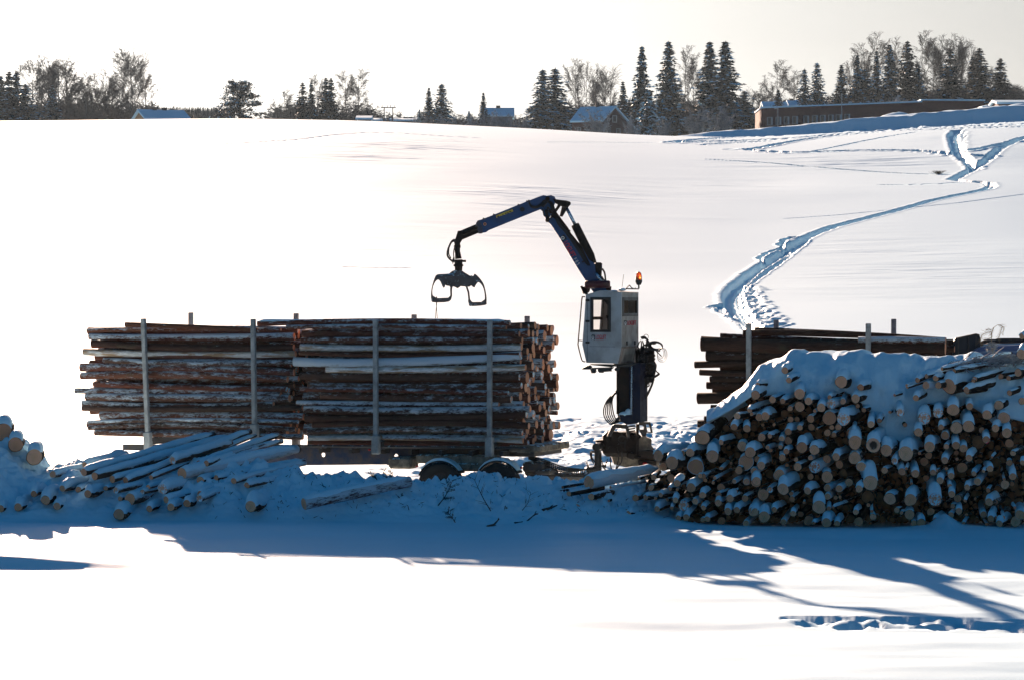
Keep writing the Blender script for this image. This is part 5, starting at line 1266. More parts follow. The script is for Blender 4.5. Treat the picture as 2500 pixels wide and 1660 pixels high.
# ---- hose bundles on the column
m = MB(); hr = random.Random(3)
ZCo = lambda x, y: (1350 + x / 2.85, 650 + y / 2.85)
for k in range(6):     # loops left of the column
    r_ = k * 13
    m.tube([P(*ZCo(x, y), 69.95 + hr.uniform(-.08, .1)) for x, y in ((445, 862 + k * 4), (410 + k * 3, 895), (372 + r_ * .6, 940), (352 + r_, 1000), (362 + r_, 1055 - k * 3), (400 + r_ * .6, 1095 - k * 6), (440, 1088 - k * 6), (470, 1075 - k * 6))], .014, 6)
m.build('hose_loop', M_HOSE, truck, world=True); m = MB()
m.tube([P(*ZCo(x, y), 70.3) for x, y in ((609, 965), (650, 910), (680, 850), (700, 790), (698, 720))], .017, 6)
m.tube([P(*ZCo(x, y), 70.35) for x, y in ((609, 955), (640, 910), (672, 850), (690, 800), (685, 740))], .013, 6)
for k in range(6):
    m.tube([P(*ZCo(600 + hr.uniform(0, 20) + 90 * (1 - math.cos(q)) + 40 * math.sin(q) * 0 + k * 3, 545 + 28 * math.sin(q) + k * 5 - 0), 70.2 + k * .03) for q in [6.283 * i / 16 for i in range(17)]], .013, 6) if k < 0 else None
def loop(cx, cy, rx, ry, rad, d, rot=0.0, n=22):
    pts = []
    for i in range(n + 1):
        q = 6.2832 * i / n; x = rx * math.cos(q); y = ry * math.sin(q)
        pts.append(P(*ZCo(cx + x * math.cos(rot) - y * math.sin(rot), cy + x * math.sin(rot) + y * math.cos(rot)), d + .05 * math.sin(q)))
    m.tube(pts, rad, 6, caps=False)
for k in range(5): loop(712 + k * 2, 553, 50 - k * 2.5, 30 - k * 2, .015, 70.1 + k * .05, .1)
loop(648, 492, 16, 17, .006, 70.1)
for k in range(5): loop(748 + k * 3, 602 + k * 4, 22 + k * 3, 34 + k * 4, .004, 70.1 + k * .03, hr.uniform(-.6, .3))
for k in range(34):
    x0 = 600 + hr.uniform(0, 60); y0 = 500 + hr.uniform(0, 250)
    m.tube([P(*ZCo(x0 + hr.uniform(-12, 12) * j, y0 + hr.uniform(18, 40) * j), 70.35 + hr.uniform(-.15, .25)) for j in range(4)], .014, 6)
for k in range(7): loop(665 + k * 4, 740 - k * 6, 45 - k * 3, 70 - k * 5, .011, 70.3 + k * .03, .2 + k * .05)
for k in range(5): loop(628 + k * 9, 810, 12, 42 - k * 4, .010, 70.25, .1)
for pts in ([(610, 495), (640, 490), (660, 520), (690, 535), (712, 530)], [(612, 500), (650, 500), (670, 540), (700, 570), (740, 585)], [(640, 580), (680, 560), (720, 590), (750, 620)], [(700, 700), (720, 730), (735, 742), (712, 760), (690, 770)], [(640, 640), (600, 650), (590, 700), (600, 760)]):
    for k in range(3): m.tube([P(*ZCo(x + k * 3, y + k * 3), 70.2) for x, y in pts], .013, 6)
m.build('hose_bundle', M_HOSE, truck, world=True)
m = MB(); m.box(P(*ZCo(640, 690), 70.6), (.42, .3, .75), bev=.05); m.box(P(*ZCo(622, 790), 70.6), (.22, .3, .4), bev=.05)
for k in range(7): m.box(P(*ZCo(655, 620 + k * 24), 70.4), (.36, .12, .05))
m.build('valve_block', M_DARKM, truck, world=True)
# ---- posts, headboard, load
for (x0, y0) in ((1828, 790), (2120, 790)):
    a = KL(x0, y0, 0); m = MB(); m.box((a.x, 0, (a.z + 1.2) / 2), (.11, .11, a.z - 1.2), bev=.012)
    for h in (2.4, 3.2): m.box((a.x, 0, h), (.122, .122, .02))
    m.build('post', M_ALU, truck)
for (x0, y0) in ((1895, 781), (2182, 779)):
    a = KL(x0, y0, 2.42); m = MB(); m.box((a.x, 2.42, (a.z + 1.2) / 2), (.11, .11, a.z - 1.2), bev=.012); m.build('post', M_ALU, truck)
for x0 in (1828, 2120):
    a = KL(x0, 790, 0); m = MB(); m.box((a.x, 1.2, 1.22), (.16, 2.3, .16), bev=.015); m.build('bolster', M_STEEL, truck)
ZT = lambda x, y: (2100 + x / 5.8075, 780 + y / 5.8075)
m = MB(); wplate(m, [ZT(1310, 560), ZT(1330, 300), ZT(1355, 262), ZT(1640, 200), ZT(1690, 210), ZT(1710, 290), ZT(1700, 560)], [], 69.9, .10)
hb = m.build('headboard', M_DARKP, truck, world=True)
m = MB()
for x in (1390, 1530, 1640): wplate(m, [ZT(x, 290 - (x - 1355) * .17), ZT(x + 16, 287 - (x - 1355) * .17), ZT(x + 16, 560), ZT(x, 560)], [], 69.86, .04)
wplate(m, [ZT(1330, 300), ZT(1355, 262), ZT(1640, 200), ZT(1690, 210), ZT(1692, 226), ZT(1640, 218), ZT(1362, 282), ZT(1345, 310)], [], 69.85, .05)
bsub(m, 'rib', M_STEEL, par=hb)
m = MB(); outc = [ZT(1450, 640), ZT(1530, 545), ZT(1600, 460), ZT(1680, 400), ZT(1800, 375), ZT(2323, 360), ZT(2700, 365), ZT(2760, 420), ZT(2800, 640)]
wplate(m, outc, [], 69.6, 2.2); tc_ = m.build('truck_cab', M_BLUET, truck, world=True)
m = MB(); wplate(m, [ZT(1640, 520), ZT(1700, 455), ZT(1800, 435), ZT(2323, 440), ZT(2323, 470), ZT(1700, 475), ZT(1650, 560)], [], 69.58, .03); bsub(m, 'trim', mat_plain('paler_blue_trim', (.10, .22, .42), .4), par=tc_)
m = MB(); wplate(m, [ZT(1680, 372), ZT(1760, 350), ZT(2323, 332), ZT(2700, 335), ZT(2700, 360), ZT(1800, 372), ZT(1700, 398)], [], 70.0, 1.6); bsub(m, 'roof_snow', M_SNOWC, par=tc_)
m = MB(); m.tube([P(*ZT(x, y), 69.7) for x, y in ((1705, 355), (1760, 322), (1850, 310), (2100, 312), (2323, 300), (2600, 298))], .05, 7); m.tube([P(*ZT(x, y), 69.7) for x, y in ((1900, 305), (1960, 282), (2150, 278), (2323, 280), (2600, 280))], .022, 7)
for x in (1960, 2120, 2200): m.box(P(*ZT(x, 298), 69.7), (.10, .08, .06))
m.tube([P(*ZT(x, y), 70.3) for x, y in ((1720, 340), (1850, 322), (2323, 322))], .03, 6)
bsub(m, 'roof_rack', M_BLACK, par=tc_)
m = MB(); wplate(m, [ZT(1640, 300), ZT(1690, 250), ZT(1710, 290), ZT(1680, 380)], [], 70.1, .2); m.build('exhaust_bracket', mat_plain('pale_brown_bracket', (.20, .15, .10), .7), truck, world=True)
def klog(px0, py0, px1, py1, r, t, lab, mat=None):
    a = KL(px0, py0, t); c = KL(px1, py1, t); M_ = Matrix.Translation(KO) @ Matrix.Rotation(-TT, 4, 'Z')
    a, c = M_ @ a, M_ @ c; rm = r / F * 70.6
    o = make_log(a, c, rm, rm * .92, mat or M_BARKD, M_CUT, far_cut=True, rnd=rt, nside=14, nseg=8, bend=rt.uniform(-.05, .05))
    return tag(o, lab, 'log', 'logs loaded on the truck')
Q8 = lambda x, y: (1700 + x / 5.8075, 780 + y / 5.8075)
C8 = [(75,345,3530,405,.18,100,'thick'),(145,510,3400,560,.16,75,''),(-20,637,3400,640,.12,50,''),(50,747,3400,750,.12,45,''),(195,840,3400,850,.12,42,''),(150,930,3400,930,.14,55,''),(20,1110,3400,1100,.18,85,''),(210,1240,3400,1230,.12,40,''),(205,1315,3400,1320,.12,45,''),(115,1400,3400,1400,.12,35,''),(25,1475,3400,1480,.12,52,''),(60,1560,3400,1560,.12,45,'')]
for i, (x0, y0, x1, y1, t, r, _) in enumerate(C8):
    klog(*Q8(x0, y0), *Q8(min(x1, 3530), y1), r / 5.8075, t, f'dark reddish log on the side of the truck load, {ordw(i)} from the top')
klog(*Q8(670, 195), *Q8(3500, 300), 8.5, .55, 'log lying on top of the truck load, ending left at the first post', M_BARKD)
klog(*Q8(835, 150), *Q8(3540, 290), 6, 1.1, 'slimmer log along the very top of the truck load, behind the near one', M_BARKD)
klog(*Q8(345, 230), *Q8(3300, 330), 6, .9, 'log just visible above the thick top side log of the truck load', M_BARKD)
klog(2300, 852, 2330, 852, 8, .6, 'short log end jutting toward the dark headboard of the truck', M_BARKD)
klog(*Q8(2300, 292), *Q8(3535, 300), 9, .12, 'snow-streaked top side log of the truck load ending before the headboard', M_BARKL)
m = MB()
for col in range(1, 9):
    for k in range(13):
        t = .15 + col * .26; m.tube([KL(1722 + 8 * col + rt.uniform(-8, 40), 838 + k * 19, t), KL(2290 + 8 * col, 838 + k * 19, t)], .088, 8)
o = m.build('load_core', M_BARKD, None); set_attr(o, .3); o.location = KO; o.rotation_euler = (0, 0, -TT); tag(o, 'inner logs of the truck load, seen as dark gaps and left ends', 'logs', kind='stuff')
# ---------------------------------------------------------------- trees and houses on the far side of the field
def mat_leaf(name, col, rough=.8, var=.5):
    m, nt, b = newmat(name); n = N(nt); c = n.coord('Object')
    v = n.noise(c, 1.2, 3, .6); col2 = tuple(x * (1 - var) for x in col)
    nt.links.new(n.mix(n.math('MULTIPLY_ADD', v, 2.4, -.7, clamp=True), col2, col), b.inputs['Base Color']); b.inputs['Roughness'].default_value = rough
    b.inputs['Specular IOR Level'].default_value = .2
    return m
M_NEED = mat_leaf('spruce_needles', (.030, .050, .050)); M_NEEDD = mat_leaf('dark_needles', (.022, .036, .036))
M_TRUNK = mat_leaf('trunk_bark', (.10, .075, .06)); M_TWIG = mat_leaf('bare_twigs', (.125, .11, .105)); M_TWIGF = mat_leaf('frosted_twigs', (.30, .33, .37), var=.6)
def spruce_mesh(seed, h=18., w=3.2, dens=1.0, snow=.3, power=.8, cyl=0.0, droop=.45, low=.04):
    r = random.Random(seed); V_ = []; F_ = []; M_ = []
    z = h * low
    while z < h * .985:
        t = z / h; Lmax = w * ((1 - t) ** power * (1 - cyl) + cyl * min(1, (1 - t) * 5)) * (.6 + .4 * min(1, t / .12)) + .12
        nb = int((5 + 8 * (1 - t)) * dens) + 2; a0 = r.uniform(0, 6.28)
        for k in range(nb):
            a = a0 + 6.283 * k / nb + r.uniform(-.3, .3); L = Lmax * r.uniform(.55, 1.15) * (1 + .22 * math.sin(a + z * .9 + seed) * (1 - t * .6))
            if r.random() < .10: continue
            if r.random() < .06: L *= 1.22
            ca, sa = math.cos(a), math.sin(a); dr_ = droop * r.uniform(.6, 1.3)
            n_ = max(2, int(L / .42))
            for q in range(n_):
                s = (q + .6) / n_; x = L * s; zz = z - dr_ * L * s * s * .8 + (.25 * L * s if t > .75 else 0) + r.uniform(-.12, .12) + (.10 * L if s > .85 else 0)
                wd = (.34 + .30 * (1 - s)) * r.uniform(.7, 1.3) * (.55 + .45 * (1 - t)); ln = .55 * r.uniform(.7, 1.3) * (.6 + .4 * (1 - t))
                cx, cy = ca * x, sa * x
                tl = r.uniform(-.5, .5)
                p = [(cx - ca * ln * .5 - sa * wd, cy - sa * ln * .5 + ca * wd, zz - .18 * ln + tl * .2), (cx - ca * ln * .5 + sa * wd, cy - sa * ln * .5 - ca * wd, zz - .18 * ln - tl * .2), (cx + ca * ln, cy + sa * ln, zz - .30 * ln), (cx, cy, zz + .16)]
                o = len(V_); V_ += p; F_ += [[o, o + 3, o + 2], [o + 1, o + 2, o + 3]]
                sn = 1 if r.random() < snow else 0; M_ += [sn, sn]
                # hanging curtain
                o = len(V_); hx = wd * .9; V_ += [(cx - sa * hx, cy + ca * hx, zz), (cx + sa * hx, cy - ca * hx, zz), (cx + r.uniform(-.1, .1), cy + r.uniform(-.1, .1), zz - .55 * r.uniform(.5, 1.2) * (.5 + .5 * (1 - t)))]
                F_.append([o, o + 1, o + 2]); M_.append(0)
        z += h * .0205 * r.uniform(.45, 1.55)
    for k in range(4):   # leader
        a = 6.28 * k / 4; o = len(V_); V_ += [(.12 * math.cos(a), .12 * math.sin(a), h * .95), (-.12 * math.cos(a), -.12 * math.sin(a), h * .95), (0, 0, h * 1.01)]; F_.append([o, o + 1, o + 2]); M_.append(0)
    me_ = bpy.data.meshes.new('crown'); me_.from_pydata(V_, [], F_); me_.polygons.foreach_set('material_index', M_); me_.update(); return me_
def trunk_mesh(h, r0, lean=0, name='trunk', top=.04):
    m = MB(); m.tube([(0, 0, -.6), (lean * .2, 0, h * .3), (lean * .5, 0, h * .65), (lean, 0, h)], [r0, r0 * .75, r0 * .45, top], 7)
    me_ = bpy.data.meshes.new(name); me_.from_pydata([tuple(v) for v in m.v], [], m.f); me_.update(); return me_
def birch_mesh(seed, h=16., spread=.5, dens=1.0, weep=.4, stems=1):
    r = random.Random(seed); T = MB(); C = []; CF = []
    def twig(p, d, L, rad):
        # flat-sided thin shoot in 2 pieces
        d = d.normalized(); e = p + d * L * .5; d2 = (d + Vector((r.uniform(-.3, .3), r.uniform(-.3, .3), -weep * r.uniform(.2, 1.2)))).normalized(); f = e + d2 * L * .5
        a = d.orthogonal().normalized() * rad; b = d.cross(a).normalized() * rad
        o = len(C); C.extend([p + a, p - a * .5 + b, p - a * .5 - b, e + a * .7, e - a * .35 + b * .7, e - a * .35 - b * .7, f]); 
        for i in range(3): CF.append([o + i, o + (i + 1) % 3, o + 3 + (i + 1) % 3, o + 3 + i]); CF.append([o + 3 + i, o + 3 + (i + 1) % 3, o + 6])
        return e, f, d2
    def branch(p, d, L, rad, lv):
        if lv >= 3:
            n = int(5 * dens + 1)
            e, f, d2 = twig(p, d, L, max(rad, .030))
            for i in range(n):
                t = r.uniform(.15, 1); q = p.lerp(e, t * 2) if t < .5 else e.lerp(f, t * 2 - 1)
                dd = (d2 + Vector((r.uniform(-1, 1), r.uniform(-1, 1), r.uniform(-.5, .6)))).normalized()
                e2, f2, d3 = twig(q, dd, L * r.uniform(.5, .9), .026)
                if r.random() < .8 * dens: twig(e2, (d3 + Vector((r.uniform(-1, 1), r.uniform(-1, 1), r.uniform(-.6, .4)))).normalized(), L * .5, .020)
            return
        mid = p + d * L * .5 + Vector((r.uniform(-.06, .06), r.uniform(-.06, .06), r.uniform(-.02, .05))) * L; e = mid + (d + Vector((0, 0, .15))).normalized() * L * .5
        T.tube([p, mid, e], [rad, rad * .75, rad * .4], 5, 0, False)
        k = int((4 if lv == 1 else 5) * (.7 + .5 * dens)) 
        for i in range(k + 1):
            t = .25 + .75 * i / k; q = p.lerp(mid, t * 2) if t < .5 else mid.lerp(e, t * 2 - 1)
            dd = (d + Vector((r.uniform(-1, 1), r.uniform(-1, 1), r.uniform(-.2, .7))) * .75).normalized()
            branch(q, dd, L * r.uniform(.45, .62) * (1.15 - .4 * t), rad * .45, lv + 1)
    for s in range(stems):
        lean = Vector((r.uniform(-.08, .08), r.uniform(-.08, .08), 1)) if stems == 1 else Vector((r.uniform(-.25, .25), r.uniform(-.2, .2), 1))
        lean.normalize(); pts = [Vector((r.uniform(-.3, .3) * (stems > 1), 0, -.5))]; hh = h * r.uniform(.85, 1) if stems > 1 else h
        for i in range(1, 7): pts.append(pts[0] + lean * hh * i / 6 + Vector((r.uniform(-.15, .15), r.uniform(-.15, .15), 0)))
        rr = [h * .011 * (1 - .87 * i / 6) for i in range(7)]; T.tube(pts, rr, 7)
        nb = int(20 * dens)
        for i in range(nb):
            t = .22 + .76 * i / nb; k = min(int(t * 6), 5); q = pts[k].lerp(pts[k + 1], t * 6 - k); a = r.uniform(0, 6.283)
            up = r.uniform(.35, 1.1) + t * 1.2
            d = Vector((math.cos(a), math.sin(a), up)).normalized()
            env = math.sin(math.pi * min(1, (t - .08) * .85 + .12)) ** .7
            branch(q, d, h * spread * .62 * env * r.uniform(.75, 1.1) + .5, h * .0042 * (1 - .6 * t), 1 if t < .8 else 2)
    m1 = bpy.data.meshes.new('trunk'); m1.from_pydata([tuple(v) for v in T.v], [], T.f); m1.update()
    m2 = bpy.data.meshes.new('crown'); m2.from_pydata([tuple(v) for v in C], [], CF); m2.update(); return m1, m2
def pine_mesh(seed, h=9., w=5.):
    r = random.Random(seed); V_ = []; F_ = []; M_ = []; T = MB(); T.tube([(0, 0, -.5), (.1, 0, h * .5), (0, 0, h * .9)], [.28, .2, .07], 7)
    for k in range(150):
        t = r.uniform(.16, 1); a = r.uniform(0, 6.283); R_ = w * (1 - abs(t - .35) ** 1.6 * 1.25) * r.uniform(.25, 1) if t > .25 else w * r.uniform(.4, .95)
        c = Vector((math.cos(a) * R_, math.sin(a) * R_, h * t * (1 - .06 * (R_ / w))))
        T.tube([(0, 0, max(.3, c.z - R_ * .45)), c * .5 + Vector((0, 0, c.z * .5 - R_ * .25)) * 1.0, c], [.06, .045, .02], 4, 0, False)
        cw = r.uniform(.55, 1.15)
        for q in range(46):
            d = Vector((r.gauss(0, 1), r.gauss(0, 1), r.gauss(0, .38))) * cw * .55; p = c + d; s = r.uniform(.14, .34)
            u = Vector((r.uniform(-1, 1), r.uniform(-1, 1), r.uniform(-.5, .9))).normalized() * s; v = u.orthogonal().normalized() * s * .6
            o = len(V_); V_ += [p + u, p + v - u * .4, p - v - u * .4]; F_.append([o, o + 1, o + 2]); M_.append(1 if d.z > .10 and r.random() < .4 else 0)
    m1 = bpy.data.meshes.new('trunk'); m1.from_pydata([tuple(v) for v in T.v], [], T.f); m1.update()
    m2 = bpy.data.meshes.new('crown'); m2.from_pydata([tuple(v) for v in V_], [], F_); m2.polygons.foreach_set('material_index', M_); m2.update(); return m1, m2
def bush_mesh(seed, w=3., h=2., frost=True):
    r = random.Random(seed); V_ = []; F_ = []
    for k in range(46):
        a = r.uniform(0, 6.283); d = Vector((math.cos(a) * r.uniform(.1, .9), math.sin(a) * r.uniform(.1, .9), r.uniform(.6, 1.2))).normalized(); p = Vector((r.uniform(-.5, .5) * w * .3, r.uniform(-.5, .5) * w * .3, 0))
        L = h * r.uniform(.6, 1.1)
        for q in range(5):
            e = p + (d + Vector((r.uniform(-.3, .3), r.uniform(-.3, .3), -.08 * q))).normalized() * L / 5; s = .028
            o = len(V_); V_ += [p + Vector((s, 0, 0)), p + Vector((-s, s, 0)), p + Vector((0, -s, 0)), e]; F_ += [[o, o + 1, o + 3], [o + 1, o + 2, o + 3], [o + 2, o, o + 3]]
            for j in range(6):
                dd = Vector((r.uniform(-1, 1), r.uniform(-1, 1), r.uniform(-.3, .9))).normalized() * L * r.uniform(.12, .28); o = len(V_); s2 = .022
                V_ += [e + Vector((s2, 0, 0)), e - Vector((s2, 0, s2)), e + dd, e + Vector((0, s2, s2))]; F_ += [[o, o + 1, o + 2], [o + 1, o + 3, o + 2]]
            p = e
    me_ = bpy.data.meshes.new('branches'); me_.from_pydata([tuple(v) for v in V_], [], F_); me_.update(); return me_
def mats(me_, *ms):
    for q in ms: me_.materials.append(q)
    return me_
SPR = [mats(spruce_mesh(1, 18, 3.0, 1.2, .22), M_NEED, M_SNOWC), mats(spruce_mesh(2, 18, 2.7, 1.15, .14, .95), M_NEED, M_SNOWC), mats(spruce_mesh(3, 18, 3.1, 1.35, .30, .7, droop=.6), M_NEED, M_SNOWC),
       mats(spruce_mesh(4, 18, 2.4, 1.2, .07, .8, cyl=.25), M_NEEDD, M_SNOWC), mats(spruce_mesh(5, 12, 3.0, 1.2, .42, .8), M_NEED, M_SNOWC)]
SPW = [3.0, 2.7, 3.1, 2.4, 3.0]; SPH = [18, 18, 18, 18, 12]
TRK = [mats(trunk_mesh(h * .97, .24), M_TRUNK) for h in SPH]
BIR = [birch_mesh(11, 16, .5, .85), birch_mesh(12, 16, .42, .8, .8), birch_mesh(13, 16, .34, .9, .5), birch_mesh(14, 14, .62, 1.0, .15), birch_mesh(15, 15, .40, .75, .3, 3)]
BIW = [4.2, 3.6, 3.0, 4.6, 3.6]; BIH = [16, 16, 16, 14, 15]
for a_, b2 in BIR: mats(a_, M_TRUNK); mats(b2, M_TWIG)
tn = random.Random(55)
def place(parts, name, label, cat, group, px, topy, D, h0, w0, wpx, basez=None, rz=None):
    x = (px - 1250) / F * D; z0 = gz(x, D) if basez is None else basez; zt = CAMH - (topy - HOR) / F * D
    sc = (zt - z0) / h0; sw_ = (wpx / 2 / F * D) / w0 if wpx else sc
    e = empty(name, (x, D, z0), tn.uniform(0, 6.28) if rz is None else rz, label, cat, group); e.scale = (sw_, sw_, sc)
    for nm, me_ in parts:
        o = bpy.data.objects.new(nm, me_); COL.objects.link(o); o.parent = e
    return e
GS = 'spruces beyond the snowfield'; GBi = 'bare trees beyond the snowfield'
def spr(px, topy, wpx, lab, v, D=640, name='spruce_tree'): return place([('trunk', TRK[v]), ('crown', SPR[v])], name, lab, 'tree', GS, px, topy, D, SPH[v], SPW[v], wpx * 1.45)
def bir(px, topy, wpx, lab, v, D=660): return place([('trunk', BIR[v][0]), ('crown', BIR[v][1])], 'bare_tree', lab, 'tree', GBi, px, topy, D, BIH[v], BIW[v], wpx * 1.4)
for a in [(2, 186, 60, 'dark spruce cut by the left edge of the picture', 0), (22, 175, 56, 'tallest of the dark spruces at the far left', 3), (40, 177, 62, 'dark spruce with twin top right of the far-left tallest', 0), (62, 205, 74, 'broad lower spruce at the right side of the far-left clump', 2),
          (128, 207, 44, 'small ragged spruce in front of the tall bare trees at left', 1), (739, 202, 36, 'slender dark spruce left of an even thinner one, left of centre', 3), (760, 197, 24, 'thinnest spire-like spruce left of centre', 3), (796, 190, 38, 'left one of two fused dark spruces left of centre', 3), (808, 191, 36, 'right one of two fused dark spruces left of centre', 3),
          (1024, 268, 20, 'tiny spruce left of the two snowy mid-height ones', 4), (1047, 215, 40, 'narrow snowy spruce beside a bushier one, left of centre', 1), (1078, 204, 62, 'bushy snowy spruce with blunt top, left of the lone small one', 2), (1180, 227, 34, 'lone small spruce next to the house with a chimney', 1), (1145, 272, 22, 'very small snowy spruce in the frosted hedge', 4),
          (1325, 169, 78, 'left one of two big snow-laden spruces by the dark barn', 2), (1356, 166, 92, 'right one of two big snow-laden spruces by the dark barn', 2), (1521, 200, 48, 'mid-height spruce behind the dark barn\'s gable', 1), (1567, 113, 62, 'tall slim snowy spruce right of the dark barn', 0), (1632, 101, 76, 'tallest full spruce in the middle group, right of the slim one', 0),
          (1733, 102, 82, 'left one of the paired giant spruces right of centre', 0), (1771, 101, 92, 'right one of the paired giant spruces right of centre', 0), (1818, 222, 70, 'low wide spruce at the foot of the paired giants', 2), (1900, 220, 46, 'dark bushy spruce by the brick building\'s left corner', 1), (1964, 168, 46, 'left one of two snowy spruces behind the brick building', 2), (1995, 152, 54, 'right and taller of two snowy spruces behind the brick building', 2),
          (2054, 159, 56, 'leaning-looking snowy spruce at the left end of the right-hand grove', 1), (2093, 135, 46, 'slim spruce among pale bare crowns, left in the grove', 1), (2111, 170, 82, 'wide dark low spruce in the left part of the grove', 0), (2140, 126, 42, 'slim spruce half veiled by birches in the grove', 1), (2172, 109, 56, 'pointed dark spruce with smooth sides in the grove', 0), (2216, 101, 56, 'tallest dark spruce in the right-hand grove', 3),
          (2242, 157, 48, 'shorter spruce just right of the grove\'s tallest', 0), (2320, 120, 56, 'blue-grey spruce standing alone among birches in the grove', 3), (2374, 138, 36, 'narrow companion left of the forked-top spruce', 3), (2391, 118, 58, 'spruce with a bent pointed top, right part of the grove', 3), (2442, 143, 50, 'last separate dark spruce at the far right', 3)]:
    spr(*a, D=tn.uniform(615, 650) if a[0] < 1500 or a[0] > 1850 else tn.uniform(580, 610))
spr(1582, 222, 66, 'frosted young spruce in front, right of the dark barn', 4, D=560)
for a in [(72, 160, 60, 'bare tree with fine upright twigs next to the far-left spruces', 2), (95, 148, 66, 'tallest bare tree at the far left', 2), (112, 152, 50, 'bare tree with a straight stem right of the tallest one at left', 2), (145, 158, 56, 'slender bare tree left of the dark-stemmed one', 2), (166, 150, 62, 'bare tree with a dark stem, second peak from the left', 2), (190, 194, 46, 'shorter bare tree right of the dark-stemmed one', 4), (213, 188, 44, 'thin bare tree by the utility pole', 1), (236, 205, 44, 'low bare tree in the dense left thicket', 4), (251, 180, 56, 'pointed feathery bare tree in the left thicket', 2), (282, 206, 50, 'bushy bare tree left of the round-crowned one', 4), (328, 160, 84, 'large bare tree with a rounded crown and thick stem', 3), (354, 192, 44, 'bare tree drooping at the right side of the round-crowned one', 1),
          (694, 229, 44, 'pale small birch left of the slender dark spruces', 1), (716, 250, 34, 'low bare shrub tree left of the slender dark spruces', 4), (777, 195, 40, 'pale birch between the dark spruces left of centre', 1), (846, 187, 46, 'left one of two weeping birches left of centre', 1), (873, 181, 50, 'right one of two weeping birches left of centre', 1), (1403, 161, 46, 'pale upright birch above the dark barn', 1), (1433, 175, 50, 'rounded birch right of the upright one above the barn', 0), (1470, 200, 44, 'faint small birch above the barn roof', 0), (1490, 187, 56, 'open-crowned birch left of the spruce behind the barn', 0),
          (1674, 133, 54, 'tall pale birch between the tall spruces of the middle group', 1), (1693, 172, 50, 'bare tree leaning beside the paired giant spruces', 0), (1842, 219, 50, 'small pale birch right of the paired giant spruces', 4), (1898, 163, 56, 'pale birch rising behind the brick building\'s left end', 1), (1937, 184, 44, 'faint birch left of the two snowy spruces by the building', 1),
          (2076, 150, 40, 'small pale birch at the left end of the grove', 1), (2105, 124, 52, 'pale birch behind the left spruces of the grove', 1), (2137, 99, 54, 'tall birch with a rounded top, left half of the grove', 1), (2191, 106, 46, 'birch crown between the two tallest spruces of the grove', 2), (2252, 94, 56, 'highest birch of the whole grove', 1), (2276, 108, 46, 'birch right of the grove\'s highest one', 2), (2303, 100, 48, 'dense birch left of the blue-grey spruce', 2), (2328, 98, 46, 'birch right behind the blue-grey spruce', 2), (2346, 104, 44, 'narrow birch in the right half of the grove', 2), (2367, 117, 42, 'birch left of the forked-top spruce', 2), (2415, 166, 42, 'short birch between the last two spruces', 1), (2476, 209, 40, 'small feathery bare tree near the right edge', 4), (2494, 212, 36, 'bare tree cut by the right edge', 4)]:
    bir(*a, D=tn.uniform(650, 690))
pt = pine_mesh(21, 9, 4.6); mats(pt[0], M_TRUNK); mats(pt[1], M_NEEDD, M_SNOWC)
place([('trunk', pt[0]), ('crown', pt[1])], 'pine_tree', 'lone broad pine with tiered rounded crown on the left skyline', 'tree', None, 585, 193, 640, 9.4, 4.6, 118, rz=.4)
BU = [mats(bush_mesh(31, 3, 2), M_TWIGF), mats(bush_mesh(32, 3.4, 2), M_TWIGF), mats(bush_mesh(33, 2.6, 2), M_TWIG)]
for i, (px, ty, wpx, v, lab) in enumerate([(1016, 283, 34, 0, 'first frosted bush of the hedge left of the house with chimney'), (1040, 281, 40, 1, 'second frosted bush of the hedge from the left'), (1072, 280, 44, 0, 'third frosted bush, below the bushy snowy spruce'), (1108, 281, 44, 1, 'fourth frosted bush, left of the lone small spruce'), (1145, 284, 40, 0, 'fifth frosted bush, under the lone small spruce'), (1178, 276, 50, 1, 'sixth frosted bush, at the house\'s left corner'), (1212, 272, 56, 0, 'seventh and tallest frosted bush before the house with chimney'), (1246, 276, 50, 1, 'eighth frosted bush, at the house\'s right'), (1278, 284, 44, 0, 'last frosted bush left of the big snow-laden spruces'),
                                          (1455, 262, 90, 1, 'spreading frosted apple tree in front of the dark barn'), (1545, 280, 46, 0, 'frosted shrub at the dark barn\'s right corner'), (1620, 285, 60, 1, 'frosted shrub under the tallest middle spruce'), (1700, 262, 80, 0, 'frosted thicket below the paired giant spruces, left part'), (1760, 255, 90, 1, 'frosted thicket below the paired giant spruces, right part'),
                                          (2110, 262, 60, 0, 'frosty shrub left in front of the brick building'), (2160, 248, 70, 1, 'frosty shrub in the middle before the brick building'), (2200, 236, 84, 0, 'tall frosty shrub before the brick building'), (2275, 240, 70, 1, 'frosty shrub before the building\'s right wing, left one'), (2320, 244, 70, 0, 'frosty shrub before the building\'s right wing, middle one'), (2368, 246, 60, 1, 'frosty shrub before the building\'s right wing, right one'), (946, 266, 34, 2, 'dark bush behind the pole-mounted transformer'), (670, 281, 16, 2, 'dark low bush right of the lone pine')]):
    place([('branches', BU[v])], 'bush', lab, 'bush', 'bushes beyond the snowfield', px, ty, 545 if px > 1300 else 600, 2.1, 1.6, wpx)
